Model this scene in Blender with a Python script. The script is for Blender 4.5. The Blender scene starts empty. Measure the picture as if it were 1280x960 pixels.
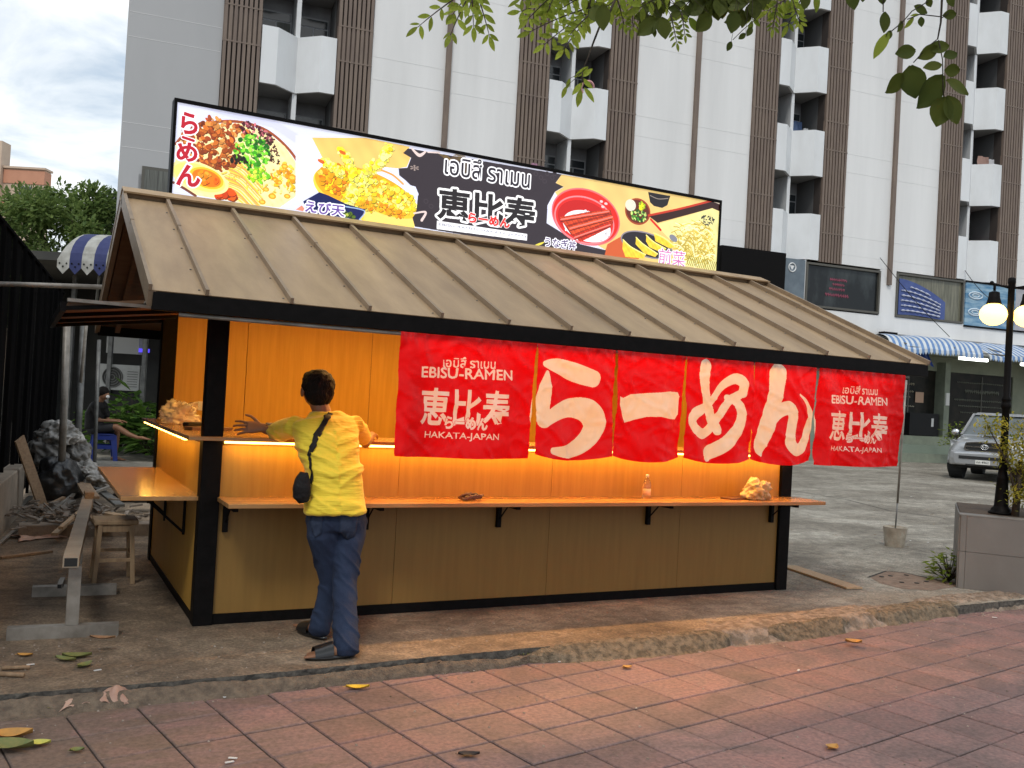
import bpy, bmesh, math, random
import numpy as np
from math import radians, sin, cos, pi
from mathutils import Vector, Matrix, noise, Quaternion
rnd = random.Random(7)
SC = bpy.context.scene
COL = SC.collection

# ------------------------------------------------------------------ camera
CAMP = [1166.422, -0.98265, -5.80485, 1.467, 0.48189, 0.01446, 0.05525]   # focal px, x, y, z, yaw, pitch, roll
f_, cx_, cy_, cz_, yaw_, pit_, rol_ = CAMP
cam_d = bpy.data.cameras.new("camera"); cam = bpy.data.objects.new("camera", cam_d); COL.objects.link(cam)
cam_d.sensor_width = 36; cam_d.lens = f_ / 1280 * 36; cam_d.clip_end = 3000; cam_d.clip_start = 0.05
_f = Vector((sin(yaw_)*cos(pit_), cos(yaw_)*cos(pit_), sin(pit_)))
_r = Vector((cos(yaw_), -sin(yaw_), 0)); _u = _r.cross(_f)
_r2 = cos(rol_)*_r + sin(rol_)*_u; _u2 = -sin(rol_)*_r + cos(rol_)*_u
cam.matrix_world = Matrix(((_r2.x,_u2.x,-_f.x,cx_),(_r2.y,_u2.y,-_f.y,cy_),(_r2.z,_u2.z,-_f.z,cz_),(0,0,0,1)))
SC.camera = cam

# ------------------------------------------------------------------ world
SUN_EL, SUN_AZ = radians(52), radians(215)     # azimuth measured clockwise from +Y
W = bpy.data.worlds.new("World"); SC.world = W; W.use_nodes = True
nt = W.node_tree; nt.nodes.clear(); L = nt.links.new; N = nt.nodes.new
sky = N('ShaderNodeTexSky'); sky.sky_type = 'NISHITA'; sky.sun_disc = False
sky.sun_elevation = SUN_EL; sky.sun_rotation = SUN_AZ; sky.air_density = 1.2; sky.dust_density = 2
b1 = N('ShaderNodeBackground'); b1.inputs[1].default_value = 0.10; L(sky.outputs[0], b1.inputs[0])
tc = N('ShaderNodeTexCoord'); sep = N('ShaderNodeSeparateXYZ'); L(tc.outputs['Generated'], sep.inputs[0])
zz = N('ShaderNodeMath'); zz.operation = 'ABSOLUTE'; L(sep.outputs[2], zz.inputs[0])
z2 = N('ShaderNodeMath'); z2.operation = 'ADD'; z2.inputs[1].default_value = 0.35; L(zz.outputs[0], z2.inputs[0])
dv = N('ShaderNodeVectorMath'); dv.operation = 'DIVIDE'; L(tc.outputs['Generated'], dv.inputs[0])
cmb = N('ShaderNodeCombineXYZ'); [L(z2.outputs[0], cmb.inputs[i]) for i in range(3)]; L(cmb.outputs[0], dv.inputs[1])
mp = N('ShaderNodeMapping'); mp.inputs['Location'].default_value = (3.3, 1.2, 0.4); L(dv.outputs[0], mp.inputs[0])
n1 = N('ShaderNodeTexNoise'); n1.inputs['Scale'].default_value = 2.6; n1.inputs['Detail'].default_value = 9; n1.inputs['Roughness'].default_value = .56
n1.inputs['Distortion'].default_value = .5; L(mp.outputs[0], n1.inputs[0])
cr = N('ShaderNodeValToRGB'); L(n1.outputs[0], cr.inputs[0])
cr.color_ramp.elements[0].position = .42; cr.color_ramp.elements[0].color = (.36, .47, .60, 1)
cr.color_ramp.elements[1].position = .61; cr.color_ramp.elements[1].color = (1.16, 1.15, 1.13, 1)
e = cr.color_ramp.elements.new(.50); e.color = (.72, .78, .83, 1)
b2 = N('ShaderNodeBackground'); b2.inputs[1].default_value = 1.08; L(cr.outputs[0], b2.inputs[0])
n2 = N('ShaderNodeTexNoise'); n2.inputs['Scale'].default_value = 1.7; n2.inputs['Detail'].default_value = 6; L(dv.outputs[0], n2.inputs[0])
cr2 = N('ShaderNodeMapRange'); cr2.inputs[1].default_value = .38; cr2.inputs[2].default_value = .50; cr2.inputs[3].default_value = .70; cr2.inputs[4].default_value = 1.0
L(n2.outputs[0], cr2.inputs[0])
mx = N('ShaderNodeMixShader'); L(cr2.outputs[0], mx.inputs[0]); L(b1.outputs[0], mx.inputs[1]); L(b2.outputs[0], mx.inputs[2])
wo = N('ShaderNodeOutputWorld'); L(mx.outputs[0], wo.inputs[0])
sl = bpy.data.lights.new("sun", 'SUN'); sl.energy = 1.2; sl.angle = radians(12); sl.color = (1, .95, .88)
so = bpy.data.objects.new("sun", sl); COL.objects.link(so)
sdir = Vector((sin(SUN_AZ)*cos(SUN_EL), cos(SUN_AZ)*cos(SUN_EL), sin(SUN_EL)))
so.rotation_euler = sdir.to_track_quat('Z', 'Y').to_euler(); so.location = (0, 0, 30)
SC.view_settings.view_transform = 'Standard'; SC.view_settings.look = 'None'; SC.view_settings.exposure = 0.30; SC.view_settings.gamma = 1
SC.view_settings.use_curve_mapping = False
try:
    SC.cycles.use_denoising = True; SC.cycles.max_bounces = 8; SC.cycles.sample_clamp_indirect = 6; SC.cycles.caustics_reflective = False; SC.cycles.caustics_refractive = False
except Exception: pass

# ------------------------------------------------------------------ materials
MATS = {}
def mat(name, col, rough=.6, col2=None, scale=8., stretch=(1,1,1), lo=.35, hi=.65, detail=6, metal=0., bump=0., bscale=None, emit=None, estr=0., spec=.5,
        trans=0., alpha=1., objrand=0., coat=0., rot=0., sheen=0., bstretch=None):
    if name in MATS: return MATS[name]
    m = bpy.data.materials.new(name); m.use_nodes = True; t = m.node_tree; P = t.nodes['Principled BSDF']; l = t.links.new
    P.inputs['Roughness'].default_value = rough; P.inputs['Metallic'].default_value = metal; P.inputs['Specular IOR Level'].default_value = spec
    P.inputs['Coat Weight'].default_value = coat
    if sheen: P.inputs['Sheen Weight'].default_value = sheen
    if trans: P.inputs['Transmission Weight'].default_value = trans
    if alpha < 1: P.inputs['Alpha'].default_value = alpha
    P.inputs['Base Color'].default_value = (*col, 1)
    tc = t.nodes.new('ShaderNodeTexCoord'); mp = t.nodes.new('ShaderNodeMapping'); mp.inputs['Scale'].default_value = stretch; mp.inputs['Rotation'].default_value = (0, 0, rot)
    l(tc.outputs['Object'], mp.inputs[0]); last = None
    if col2:
        n = t.nodes.new('ShaderNodeTexNoise'); n.inputs['Scale'].default_value = scale; n.inputs['Detail'].default_value = detail; n.inputs['Roughness'].default_value = .6
        l(mp.outputs[0], n.inputs[0]); r = t.nodes.new('ShaderNodeValToRGB'); r.color_ramp.elements[0].position = lo; r.color_ramp.elements[1].position = hi
        r.color_ramp.elements[0].color = (*col, 1); r.color_ramp.elements[1].color = (*col2, 1); l(n.outputs[0], r.inputs[0]); last = r.outputs[0]
    if objrand:
        oi = t.nodes.new('ShaderNodeObjectInfo'); hs = t.nodes.new('ShaderNodeHueSaturation'); mr = t.nodes.new('ShaderNodeMapRange')
        mr.inputs[3].default_value = 1 - objrand; mr.inputs[4].default_value = 1 + objrand; l(oi.outputs['Random'], mr.inputs[0]); l(mr.outputs[0], hs.inputs['Value'])
        if last: l(last, hs.inputs['Color'])
        else: hs.inputs['Color'].default_value = (*col, 1)
        last = hs.outputs[0]
        mp.inputs['Location'].default_value = (0, 0, 0)
        va = t.nodes.new('ShaderNodeVectorMath'); va.operation = 'ADD'; l(oi.outputs['Location'], va.inputs[0]); l(tc.outputs['Object'], va.inputs[1]); l(va.outputs[0], mp.inputs[0])
    if last: l(last, P.inputs['Base Color'])
    if bump:
        n = t.nodes.new('ShaderNodeTexNoise'); n.inputs['Scale'].default_value = bscale or scale * 4; n.inputs['Detail'].default_value = 5
        if bstretch:
            m2 = t.nodes.new('ShaderNodeMapping'); m2.inputs['Scale'].default_value = bstretch; l(tc.outputs['Object'], m2.inputs[0]); l(m2.outputs[0], n.inputs[0])
        else: l(mp.outputs[0], n.inputs[0])
        b = t.nodes.new('ShaderNodeBump'); b.inputs['Strength'].default_value = bump; b.inputs['Distance'].default_value = .02; l(n.outputs[0], b.inputs['Height']); l(b.outputs[0], P.inputs['Normal'])
    if emit: P.inputs['Emission Color'].default_value = (*emit, 1); P.inputs['Emission Strength'].default_value = estr
    MATS[name] = m; return m

M = {}
M['black'] = mat('black_paint', (.004,.0036,.0034), .55, (.007,.006,.006), 20, bump=.05, spec=.08)
M['darkmetal'] = mat('dark_metal', (.012,.012,.013), .55, spec=.2)
M['roof'] = mat('beige_roof_metal', (.385,.27,.155), .45, (.25,.17,.10), 2.6, (2.6,.45,1), .32, .78, bump=.08, bscale=30, objrand=.13, spec=.3)
M['roofdk'] = mat('beige_trim', (.27,.195,.125), .5, (.20,.145,.095), 6)
M['wood'] = mat('oak_laminate', (.50,.29,.05), .45, (.42,.23,.035), 3.2, (9,9,.55), .35, .68, bump=.02, bscale=40, spec=.45)
M['woodin'] = mat('oak_laminate_inside', (.56,.32,.045), .5, (.47,.26,.03), 3, (9,9,.5), .35, .68)
M['shelf'] = mat('varnished_shelf', (.45,.25,.10), .24, (.34,.17,.06), 3, (.6,7,7), .35, .68, spec=.5, bump=.02)
M['shelfy'] = mat('varnished_side_shelf', (.45,.25,.10), .2, (.34,.17,.06), 3, (7,.6,7), .35, .68, spec=.5, bump=.04, bscale=3)
M['ply'] = mat('brown_plywood', (.20,.11,.055), .6, (.15,.075,.035), 4, (1,6,6))
M['rawwood'] = mat('raw_wood', (.33,.22,.13), .7, (.22,.14,.08), 5, (8,1,8), bump=.1)
M['palewood'] = mat('pale_wood', (.48,.34,.2), .65, (.36,.24,.14), 5, (8,8,1), bump=.1)
M['white'] = mat('facade_white', (.78,.78,.77), .75, (.66,.66,.65), .8, (1.6,1,.16), .38, .85, bump=.05, bscale=3, bstretch=(.3,1,6))
M['grey'] = mat('facade_grey_end', (.42,.425,.43), .75, (.38,.385,.39), .45, (1,1,.3))
M['parapet'] = mat('parapet_white', (.74,.76,.77), .7, (.62,.63,.63), 1.2, (1,1,.4), .42, .8)
M['slat'] = mat('brown_slats', (.20,.15,.115), .6, (.15,.11,.088), 3, (3,1,.4), bump=.05)
M['slatback'] = mat('slat_back', (.045,.035,.03), .8)
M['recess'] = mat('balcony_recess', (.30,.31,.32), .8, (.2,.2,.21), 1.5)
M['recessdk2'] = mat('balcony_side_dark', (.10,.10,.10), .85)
M['recessdk'] = mat('balcony_ceiling', (.33,.33,.33), .8)
M['frame'] = mat('window_frame', (.35,.36,.37), .5)
M['framedk'] = mat('window_frame_dark', (.09,.085,.07), .5)
M['glass'] = mat('dark_glass', (.02,.024,.028), .12, (.05,.058,.062), 1.1, (1,1,1), .4, .7, spec=.6)
M['curtain'] = mat('curtain', (.16,.17,.15), .9, (.08,.08,.075), 6, (6,6,.2))
M['conc'] = mat('grey_concrete', (.33,.275,.215), .85, (.20,.165,.13), 3, bump=.25, bscale=25)
M['mortar'] = mat('tile_mortar', (.045,.03,.026), .9, (.03,.021,.018), 6, bump=.3)
M['cement'] = mat('cement_patch', (.42,.33,.235), .9, (.23,.18,.13), 5, (1,1,1), .35, .62, bump=.7, bscale=38)
M['steel'] = mat('galvanised_steel', (.31,.285,.25), .45, (.17,.15,.125), 7, metal=.25, bump=.08)
M['steeldk'] = mat('dull_steel', (.20,.20,.19), .5, (.1,.1,.095), 6, metal=.4)
M['whitepl'] = mat('white_plastic', (.62,.62,.60), .5)
M['rubber'] = mat('rubber', (.015,.015,.015), .8)
M['leaf1'] = mat('leaf_green', (.085,.15,.025), .5, (.16,.22,.035), 30, objrand=.35)
M['leaf2'] = mat('leaf_dark', (.035,.06,.018), .45, (.055,.085,.022), 25, objrand=.3)
M['bark'] = mat('twig_bark', (.06,.045,.03), .9, (.03,.022,.016), 30, bump=.3)
M['skin'] = mat('brown_skin', (.27,.135,.075), .5, (.23,.11,.06), 20, spec=.35)
M['hair'] = mat('black_hair', (.006,.0045,.004), .7, (.012,.009,.007), 60, (1,1,.3), spec=.15, bump=.8, bscale=90)

def leafmat(name, c1, c2, tr=.35, orand=.3, scale=6):
    m = bpy.data.materials.new(name); m.use_nodes = True; t = m.node_tree; l = t.links.new; P = t.nodes['Principled BSDF']; P.inputs['Roughness'].default_value = .6; P.inputs['Specular IOR Level'].default_value = .2
    tc = t.nodes.new('ShaderNodeTexCoord'); n = t.nodes.new('ShaderNodeTexNoise'); n.inputs['Scale'].default_value = scale; l(tc.outputs['Object'], n.inputs[0])
    g = t.nodes.new('ShaderNodeNewGeometry'); ad = t.nodes.new('ShaderNodeMath'); ad.operation = 'ADD'; sc = t.nodes.new('ShaderNodeMath'); sc.operation = 'MULTIPLY'; sc.inputs[1].default_value = .5
    l(g.outputs['Random Per Island'], sc.inputs[0]); l(sc.outputs[0], ad.inputs[0]); l(n.outputs[0], ad.inputs[1])
    r = t.nodes.new('ShaderNodeValToRGB'); r.color_ramp.elements[0].position = .4; r.color_ramp.elements[1].position = 1.; r.color_ramp.elements[0].color = (*c1, 1); r.color_ramp.elements[1].color = (*c2, 1)
    l(ad.outputs[0], r.inputs[0]); hs = t.nodes.new('ShaderNodeHueSaturation'); oi = t.nodes.new('ShaderNodeObjectInfo'); mr = t.nodes.new('ShaderNodeMapRange')
    mr.inputs[3].default_value = 1-orand; mr.inputs[4].default_value = 1+orand; l(oi.outputs['Random'], mr.inputs[0]); l(mr.outputs[0], hs.inputs['Value']); l(r.outputs[0], hs.inputs['Color'])
    l(hs.outputs[0], P.inputs['Base Color']); T = t.nodes.new('ShaderNodeBsdfTranslucent'); l(hs.outputs[0], T.inputs[0]); mx = t.nodes.new('ShaderNodeMixShader'); mx.inputs[0].default_value = tr
    l(P.outputs[0], mx.inputs[1]); l(T.outputs[0], mx.inputs[2]); l(mx.outputs[0], t.nodes['Material Output'].inputs[0]); return m
M['lfA'] = leafmat('hanging_leaf_light', (.17,.25,.03), (.34,.42,.06), .5)
M['lfB'] = leafmat('hanging_leaf_dark', (.04,.06,.01), (.09,.11,.018), .3)
M['lfT'] = leafmat('tree_leaf', (.06,.11,.03), (.20,.27,.08), .4)
M['lfY'] = leafmat('bush_leaf', (.20,.24,.03), (.85,.72,.10), .45)
M['lfP'] = leafmat('palm_leaf', (.02,.05,.012), (.12,.22,.04), .3)

# ------------------------------------------------------------------ mesh helpers
class MB:
    def __init__(s): s.v = []; s.f = []; s.m = []; s.uv = None
    def add(s, vs, fs, mi=0):
        o = len(s.v); s.v += [tuple(v) for v in vs]; s.f += [tuple(i+o for i in f) for f in fs]; s.m += [mi]*len(fs); return s
    def box(s, a, b, mi=0, bev=0.):
        x0,x1 = sorted((a[0],b[0])); y0,y1 = sorted((a[1],b[1])); z0,z1 = sorted((a[2],b[2]))
        return s.hexa([(x0,y0,z0),(x1,y0,z0),(x1,y1,z0),(x0,y1,z0),(x0,y0,z1),(x1,y0,z1),(x1,y1,z1),(x0,y1,z1)], mi)
    def hexa(s, p, mi=0): return s.add(p, [(0,3,2,1),(4,5,6,7),(0,1,5,4),(1,2,6,5),(2,3,7,6),(3,0,4,7)], mi)
    def bar(s, a, b, w, h=None, up=(0,0,1), mi=0):
        a = Vector(a); b = Vector(b); h = h or w; t = (b-a).normalized(); u = Vector(up)
        if abs(t.dot(u)) > .95: u = Vector((0,1,0))
        r = t.cross(u).normalized(); u = r.cross(t).normalized(); r *= w/2; u *= h/2
        return s.add([a-r-u, a+r-u, a+r+u, a-r+u, b-r-u, b+r-u, b+r+u, b-r+u], [(0,1,2,3),(7,6,5,4),(0,4,5,1),(1,5,6,2),(2,6,7,3),(3,7,4,0)], mi)
    def tube(s, pts, r, n=8, mi=0, cap=True):
        pts = [Vector(p) for p in pts]; rs = r if isinstance(r, (list, tuple)) else [r]*len(pts); o = len(s.v); pu = None; fs = []
        for i, p in enumerate(pts):
            t = (pts[min(i+1,len(pts)-1)] - pts[max(i-1,0)]).normalized()
            if pu is None: pu = t.orthogonal().normalized()
            u = (pu - t*pu.dot(t)).normalized(); pu = u; w = t.cross(u)
            for k in range(n): a = 2*pi*k/n; s.v.append(tuple(p + (u*cos(a)+w*sin(a))*rs[i]))
        for i in range(len(pts)-1):
            for k in range(n): fs.append((o+i*n+k, o+i*n+(k+1)%n, o+(i+1)*n+(k+1)%n, o+(i+1)*n+k))
        if cap: fs.append(tuple(o+k for k in reversed(range(n)))); e = o+(len(pts)-1)*n; fs.append(tuple(e+k for k in range(n)))
        s.f += fs; s.m += [mi]*len(fs); return s
    def lathe(s, prof, c=(0,0,0), n=16, mi=0):   # prof: (r, z)
        o = len(s.v); fs = []
        for r, z in prof:
            for k in range(n): a = 2*pi*k/n; s.v.append((c[0]+r*cos(a), c[1]+r*sin(a), c[2]+z))
        for i in range(len(prof)-1):
            for k in range(n): fs.append((o+i*n+k, o+i*n+(k+1)%n, o+(i+1)*n+(k+1)%n, o+(i+1)*n+k))
        fs.append(tuple(o+k for k in reversed(range(n)))); e = o+(len(prof)-1)*n; fs.append(tuple(e+k for k in range(n)))
        s.f += fs; s.m += [mi]*len(fs); return s
    def prism(s, poly, axis, d0, d1, mi=0):   # poly in the two other axes, order kept
        def P(a, b, d): return {'x':(d,a,b),'y':(a,d,b),'z':(a,b,d)}[axis]
        n = len(poly); vs = [P(a,b,d0) for a,b in poly] + [P(a,b,d1) for a,b in poly]
        fs = [tuple(range(n)), tuple(range(2*n-1, n-1, -1))] + [(i, n+i, n+(i+1)%n, (i+1)%n) for i in range(n)]
        return s.add(vs, fs, mi)
    def grid(s, fn, nu, nv, mi=0):
        o = len(s.v); fs = []
        for j in range(nv+1):
            for i in range(nu+1): s.v.append(tuple(fn(i/nu, j/nv)))
        for j in range(nv):
            for i in range(nu): a = o+j*(nu+1)+i; fs.append((a, a+1, a+nu+2, a+nu+1))
        s.f += fs; s.m += [mi]*len(fs); return s
    def mesh(s, name, mats):
        me = bpy.data.meshes.new(name); me.from_pydata(s.v, [], s.f)
        for m in (mats if isinstance(mats, (list, tuple)) else [mats]): me.materials.append(m)
        if any(s.m): me.polygons.foreach_set('material_index', s.m)
        me.update(); return me
    def build(s, name, mats, parent=None, smooth=False, fix=True, bevel=0., loc=None, rot=None, **tags):
        me = s.mesh(name, mats)
        if fix:
            bm = bmesh.new(); bm.from_mesh(me); bmesh.ops.recalc_face_normals(bm, faces=bm.faces); bm.to_mesh(me); bm.free()
        o = bpy.data.objects.new(name, me); COL.objects.link(o)
        if smooth: me.polygons.foreach_set('use_smooth', [True]*len(me.polygons))
        if parent is not None: o.parent = parent
        if loc: o.location = loc
        if rot: o.rotation_euler = rot
        if bevel:
            b = o.modifiers.new('b', 'BEVEL'); b.width = bevel; b.segments = 2; b.limit_method = 'ANGLE'; b.harden_normals = False
        for k, v in tags.items(): o[k] = v
        return o
def tag(o, label, cat, group=None, kind=None):
    o['label'] = label; o['category'] = cat
    if group: o['group'] = group
    if kind: o['kind'] = kind
    return o
def thing(name, label, cat, loc=(0,0,0), rz=0, group=None):
    o = bpy.data.objects.new(name, None); COL.objects.link(o); o.location = loc; o.rotation_euler = (0,0,rz); o.empty_display_size = .2
    return tag(o, label, cat, group)
def struct(o): o['kind'] = 'structure'; return o
def local(root, P):  # world point -> root's local frame (root unparented)
    M_ = Matrix.Translation(root.location) @ root.rotation_euler.to_matrix().to_4x4()
    return M_.inverted() @ Vector(P)
def fbm(p, o=4): return noise.fractal(Vector(p), 1.0, 2.0, o)

# ------------------------------------------------------------------ printing: flat pictures painted with numpy
class Print:
    def __init__(s, w, h, ppm, bg):
        s.ppm = ppm; s.W = int(w*ppm); s.H = int(h*ppm); s.a = np.empty((s.H, s.W, 3), np.float32); s.a[:] = bg; s.r = np.random.RandomState(3)
    def bb(s, x0, x1, z0, z1):
        a = max(0, int(x0*s.ppm)-2); b = min(s.W, int(x1*s.ppm)+3); c = max(0, int(z0*s.ppm)-2); d = min(s.H, int(z1*s.ppm)+3)
        if a >= b or c >= d: return None
        X, Z = np.meshgrid((np.arange(a, b)+.5)/s.ppm, (np.arange(c, d)+.5)/s.ppm); return a, b, c, d, X, Z
    def put(s, q, m, col):
        a, b, c, d = q[:4]
        if callable(col): col = col(q[4], q[5])[m]
        s.a[c:d, a:b][m] = col
    def ell(s, c, rx, rz, col, rot=0):
        R = max(rx, rz); q = s.bb(c[0]-R, c[0]+R, c[1]-R, c[1]+R)
        if q is None: return
        dx, dz = q[4]-c[0], q[5]-c[1]; u = dx*cos(rot)+dz*sin(rot); v = -dx*sin(rot)+dz*cos(rot)
        s.put(q, (u/rx)**2+(v/rz)**2 < 1, col)
    def mask(s, P, X, Z):
        m = np.zeros(X.shape, bool); n = len(P)
        for i in range(n):
            x0, z0 = P[i][:2]; x1, z1 = P[(i+1) % n][:2]
            if z0 == z1: continue
            c = ((z0 > Z) != (z1 > Z)) & (X < (x1-x0)*(Z-z0)/(z1-z0)+x0); m ^= c
        return m
    def poly(s, P, col):
        xs = [p[0] for p in P]; zs = [p[1] for p in P]; q = s.bb(min(xs), max(xs), min(zs), max(zs))
        if q is not None: s.put(q, s.mask(P, q[4], q[5]), col)
    def stroke(s, P, col, sub=10, k=1.):
        P = [tuple(p) for p in P]; Q = [P[0]]+P+[P[-1]]
        for i in range(1, len(Q)-2):
            sb = max(sub, int(math.hypot(Q[i][0]-Q[i+1][0], Q[i][1]-Q[i+1][1])/max(.0012, .45*min(Q[i][2], Q[i+1][2])*k)))
            for t in range(sb+1):
                t /= sb; c = [.5*((2*Q[i][j])+(-Q[i-1][j]+Q[i+1][j])*t+(2*Q[i-1][j]-5*Q[i][j]+4*Q[i+1][j]-Q[i+2][j])*t*t+(-Q[i-1][j]+3*Q[i][j]-3*Q[i+1][j]+Q[i+2][j])*t**3) for j in range(3)]
                s.ell(c[:2], max(.001, c[2]*k), max(.001, c[2]*k), col)
    def scatter(s, n, c, rx, rz, size, pal, rot=0, asp=1.6, seed=1):
        r = np.random.RandomState(seed)
        for _ in range(n):
            a = r.rand()*2*pi; q = math.sqrt(r.rand()); u, v = q*cos(a)*rx, q*sin(a)*rz
            p = (c[0]+u*cos(rot)-v*sin(rot), c[1]+u*sin(rot)+v*cos(rot)); g = size*(.5+r.rand()); k = pal[r.randint(len(pal))]; j = .85+.3*r.rand(); th = r.rand()*pi
            s.ell((p[0]+g*.15, p[1]-g*.2), g, g/asp, tuple(x*.55*j for x in k), th); s.ell(p, g, g/asp, tuple(min(1.2, x*j) for x in k), th)
    def text(s, body, p0, p1, h, col, outline=0., ocol=(1,1,1), off=0., box=None):
        T, (x0, x1, z0, z1) = glyphs(body, off)
        ux, uz = (p1[0]-p0[0]), (p1[1]-p0[1]); wd = math.hypot(ux, uz); ex = (ux/wd, uz/wd); ez = (-ex[1], ex[0])
        U = (T[..., 0]-x0)/(x1-x0)*wd; V = (T[..., 1]-z0)/(z1-z0)*h
        X = p0[0]+U*ex[0]+V*ez[0]; Z = p0[1]+U*ex[1]+V*ez[1]; pad = outline+.01
        q = s.bb(X.min()-pad, X.max()+pad, Z.min()-pad, Z.max()+pad)
        if q is None: return
        a, b, c, d = q[:4]; m = np.zeros((d-c, b-a), bool); Xp = X*s.ppm-a-.5; Zp = Z*s.ppm-c-.5
        for t in range(len(Xp)):
            ax, bx, cx = Xp[t]; az, bz, cz = Zp[t]
            i0 = max(0, int(min(ax,bx,cx))); i1 = min(b-a, int(max(ax,bx,cx))+2); j0 = max(0, int(min(az,bz,cz))); j1 = min(d-c, int(max(az,bz,cz))+2)
            if i0 >= i1 or j0 >= j1: continue
            gx, gz = np.meshgrid(np.arange(i0, i1), np.arange(j0, j1))
            w0 = (bx-ax)*(gz-az)-(bz-az)*(gx-ax); w1 = (cx-bx)*(gz-bz)-(cz-bz)*(gx-bx); w2 = (ax-cx)*(gz-cz)-(az-cz)*(gx-cx); e = .6
            m[j0:j1, i0:i1] |= ((w0 >= -e) & (w1 >= -e) & (w2 >= -e)) | ((w0 <= e) & (w1 <= e) & (w2 <= e))
        if outline:
            k = int(outline*s.ppm); o = m.copy()
            for dx in range(-k, k+1):
                for dz in range(-k, k+1):
                    if dx*dx+dz*dz <= k*k and (abs(dx) == k or abs(dz) == k or dx*dx+dz*dz > (k-1.5)**2 or (dx % 3 == 0 and dz % 3 == 0)):
                        o |= np.roll(np.roll(m, dx, 1), dz, 0)
            s.a[c:d, a:b][o] = ocol
        s.a[c:d, a:b][m] = col
    def image(s, name):
        im = bpy.data.images.new(name, s.W, s.H, alpha=False, float_buffer=False); px = np.ones((s.H, s.W, 4), np.float32); px[..., :3] = np.clip(s.a, 0, 1); im.pixels.foreach_set(px.ravel()); im.update(); im.pack(); return im
_gl = {}
def glyphs(body, off=0.):
    if (body, off) in _gl: return _gl[(body, off)]
    c = bpy.data.curves.new('t', 'FONT'); c.body = body; c.offset = off; c.resolution_u = 4; o = bpy.data.objects.new('t', c); COL.objects.link(o)
    me = bpy.data.meshes.new_from_object(o.evaluated_get(bpy.context.evaluated_depsgraph_get()))
    me.calc_loop_triangles(); co = np.array([v.co[:2] for v in me.vertices]); tr = np.array([t.vertices[:] for t in me.loop_triangles])
    bpy.data.objects.remove(o); bpy.data.curves.remove(c); bpy.data.meshes.remove(me)
    T = co[tr]; r = (T, (T[...,0].min(), T[...,0].max(), T[...,1].min(), T[...,1].max())); _gl[(body, off)] = r; return r
def printmat(name, im, rough=.5, estr=0., base=1., trans=0.):
    m = bpy.data.materials.new(name); m.use_nodes = True; t = m.node_tree; P = t.nodes['Principled BSDF']; ti = t.nodes.new('ShaderNodeTexImage'); ti.image = im; ti.extension = 'EXTEND'
    P.inputs['Roughness'].default_value = rough; t.links.new(ti.outputs[0], P.inputs['Base Color'])
    if estr: t.links.new(ti.outputs[0], P.inputs['Emission Color']); P.inputs['Emission Strength'].default_value = estr
    if trans:
        T = t.nodes.new('ShaderNodeBsdfTranslucent'); mx = t.nodes.new('ShaderNodeMixShader'); mx.inputs[0].default_value = trans
        t.links.new(ti.outputs[0], T.inputs[0]); t.links.new(P.outputs[0], mx.inputs[1]); t.links.new(T.outputs[0], mx.inputs[2]); t.links.new(mx.outputs[0], t.nodes['Material Output'].inputs[0])
    return m
def set_uv(o, fn):
    me = o.data; uv = me.uv_layers.new(name='uv')
    for l in me.loops: uv.data[l.index].uv = fn(me.vertices[l.vertex_index].co)

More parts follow.
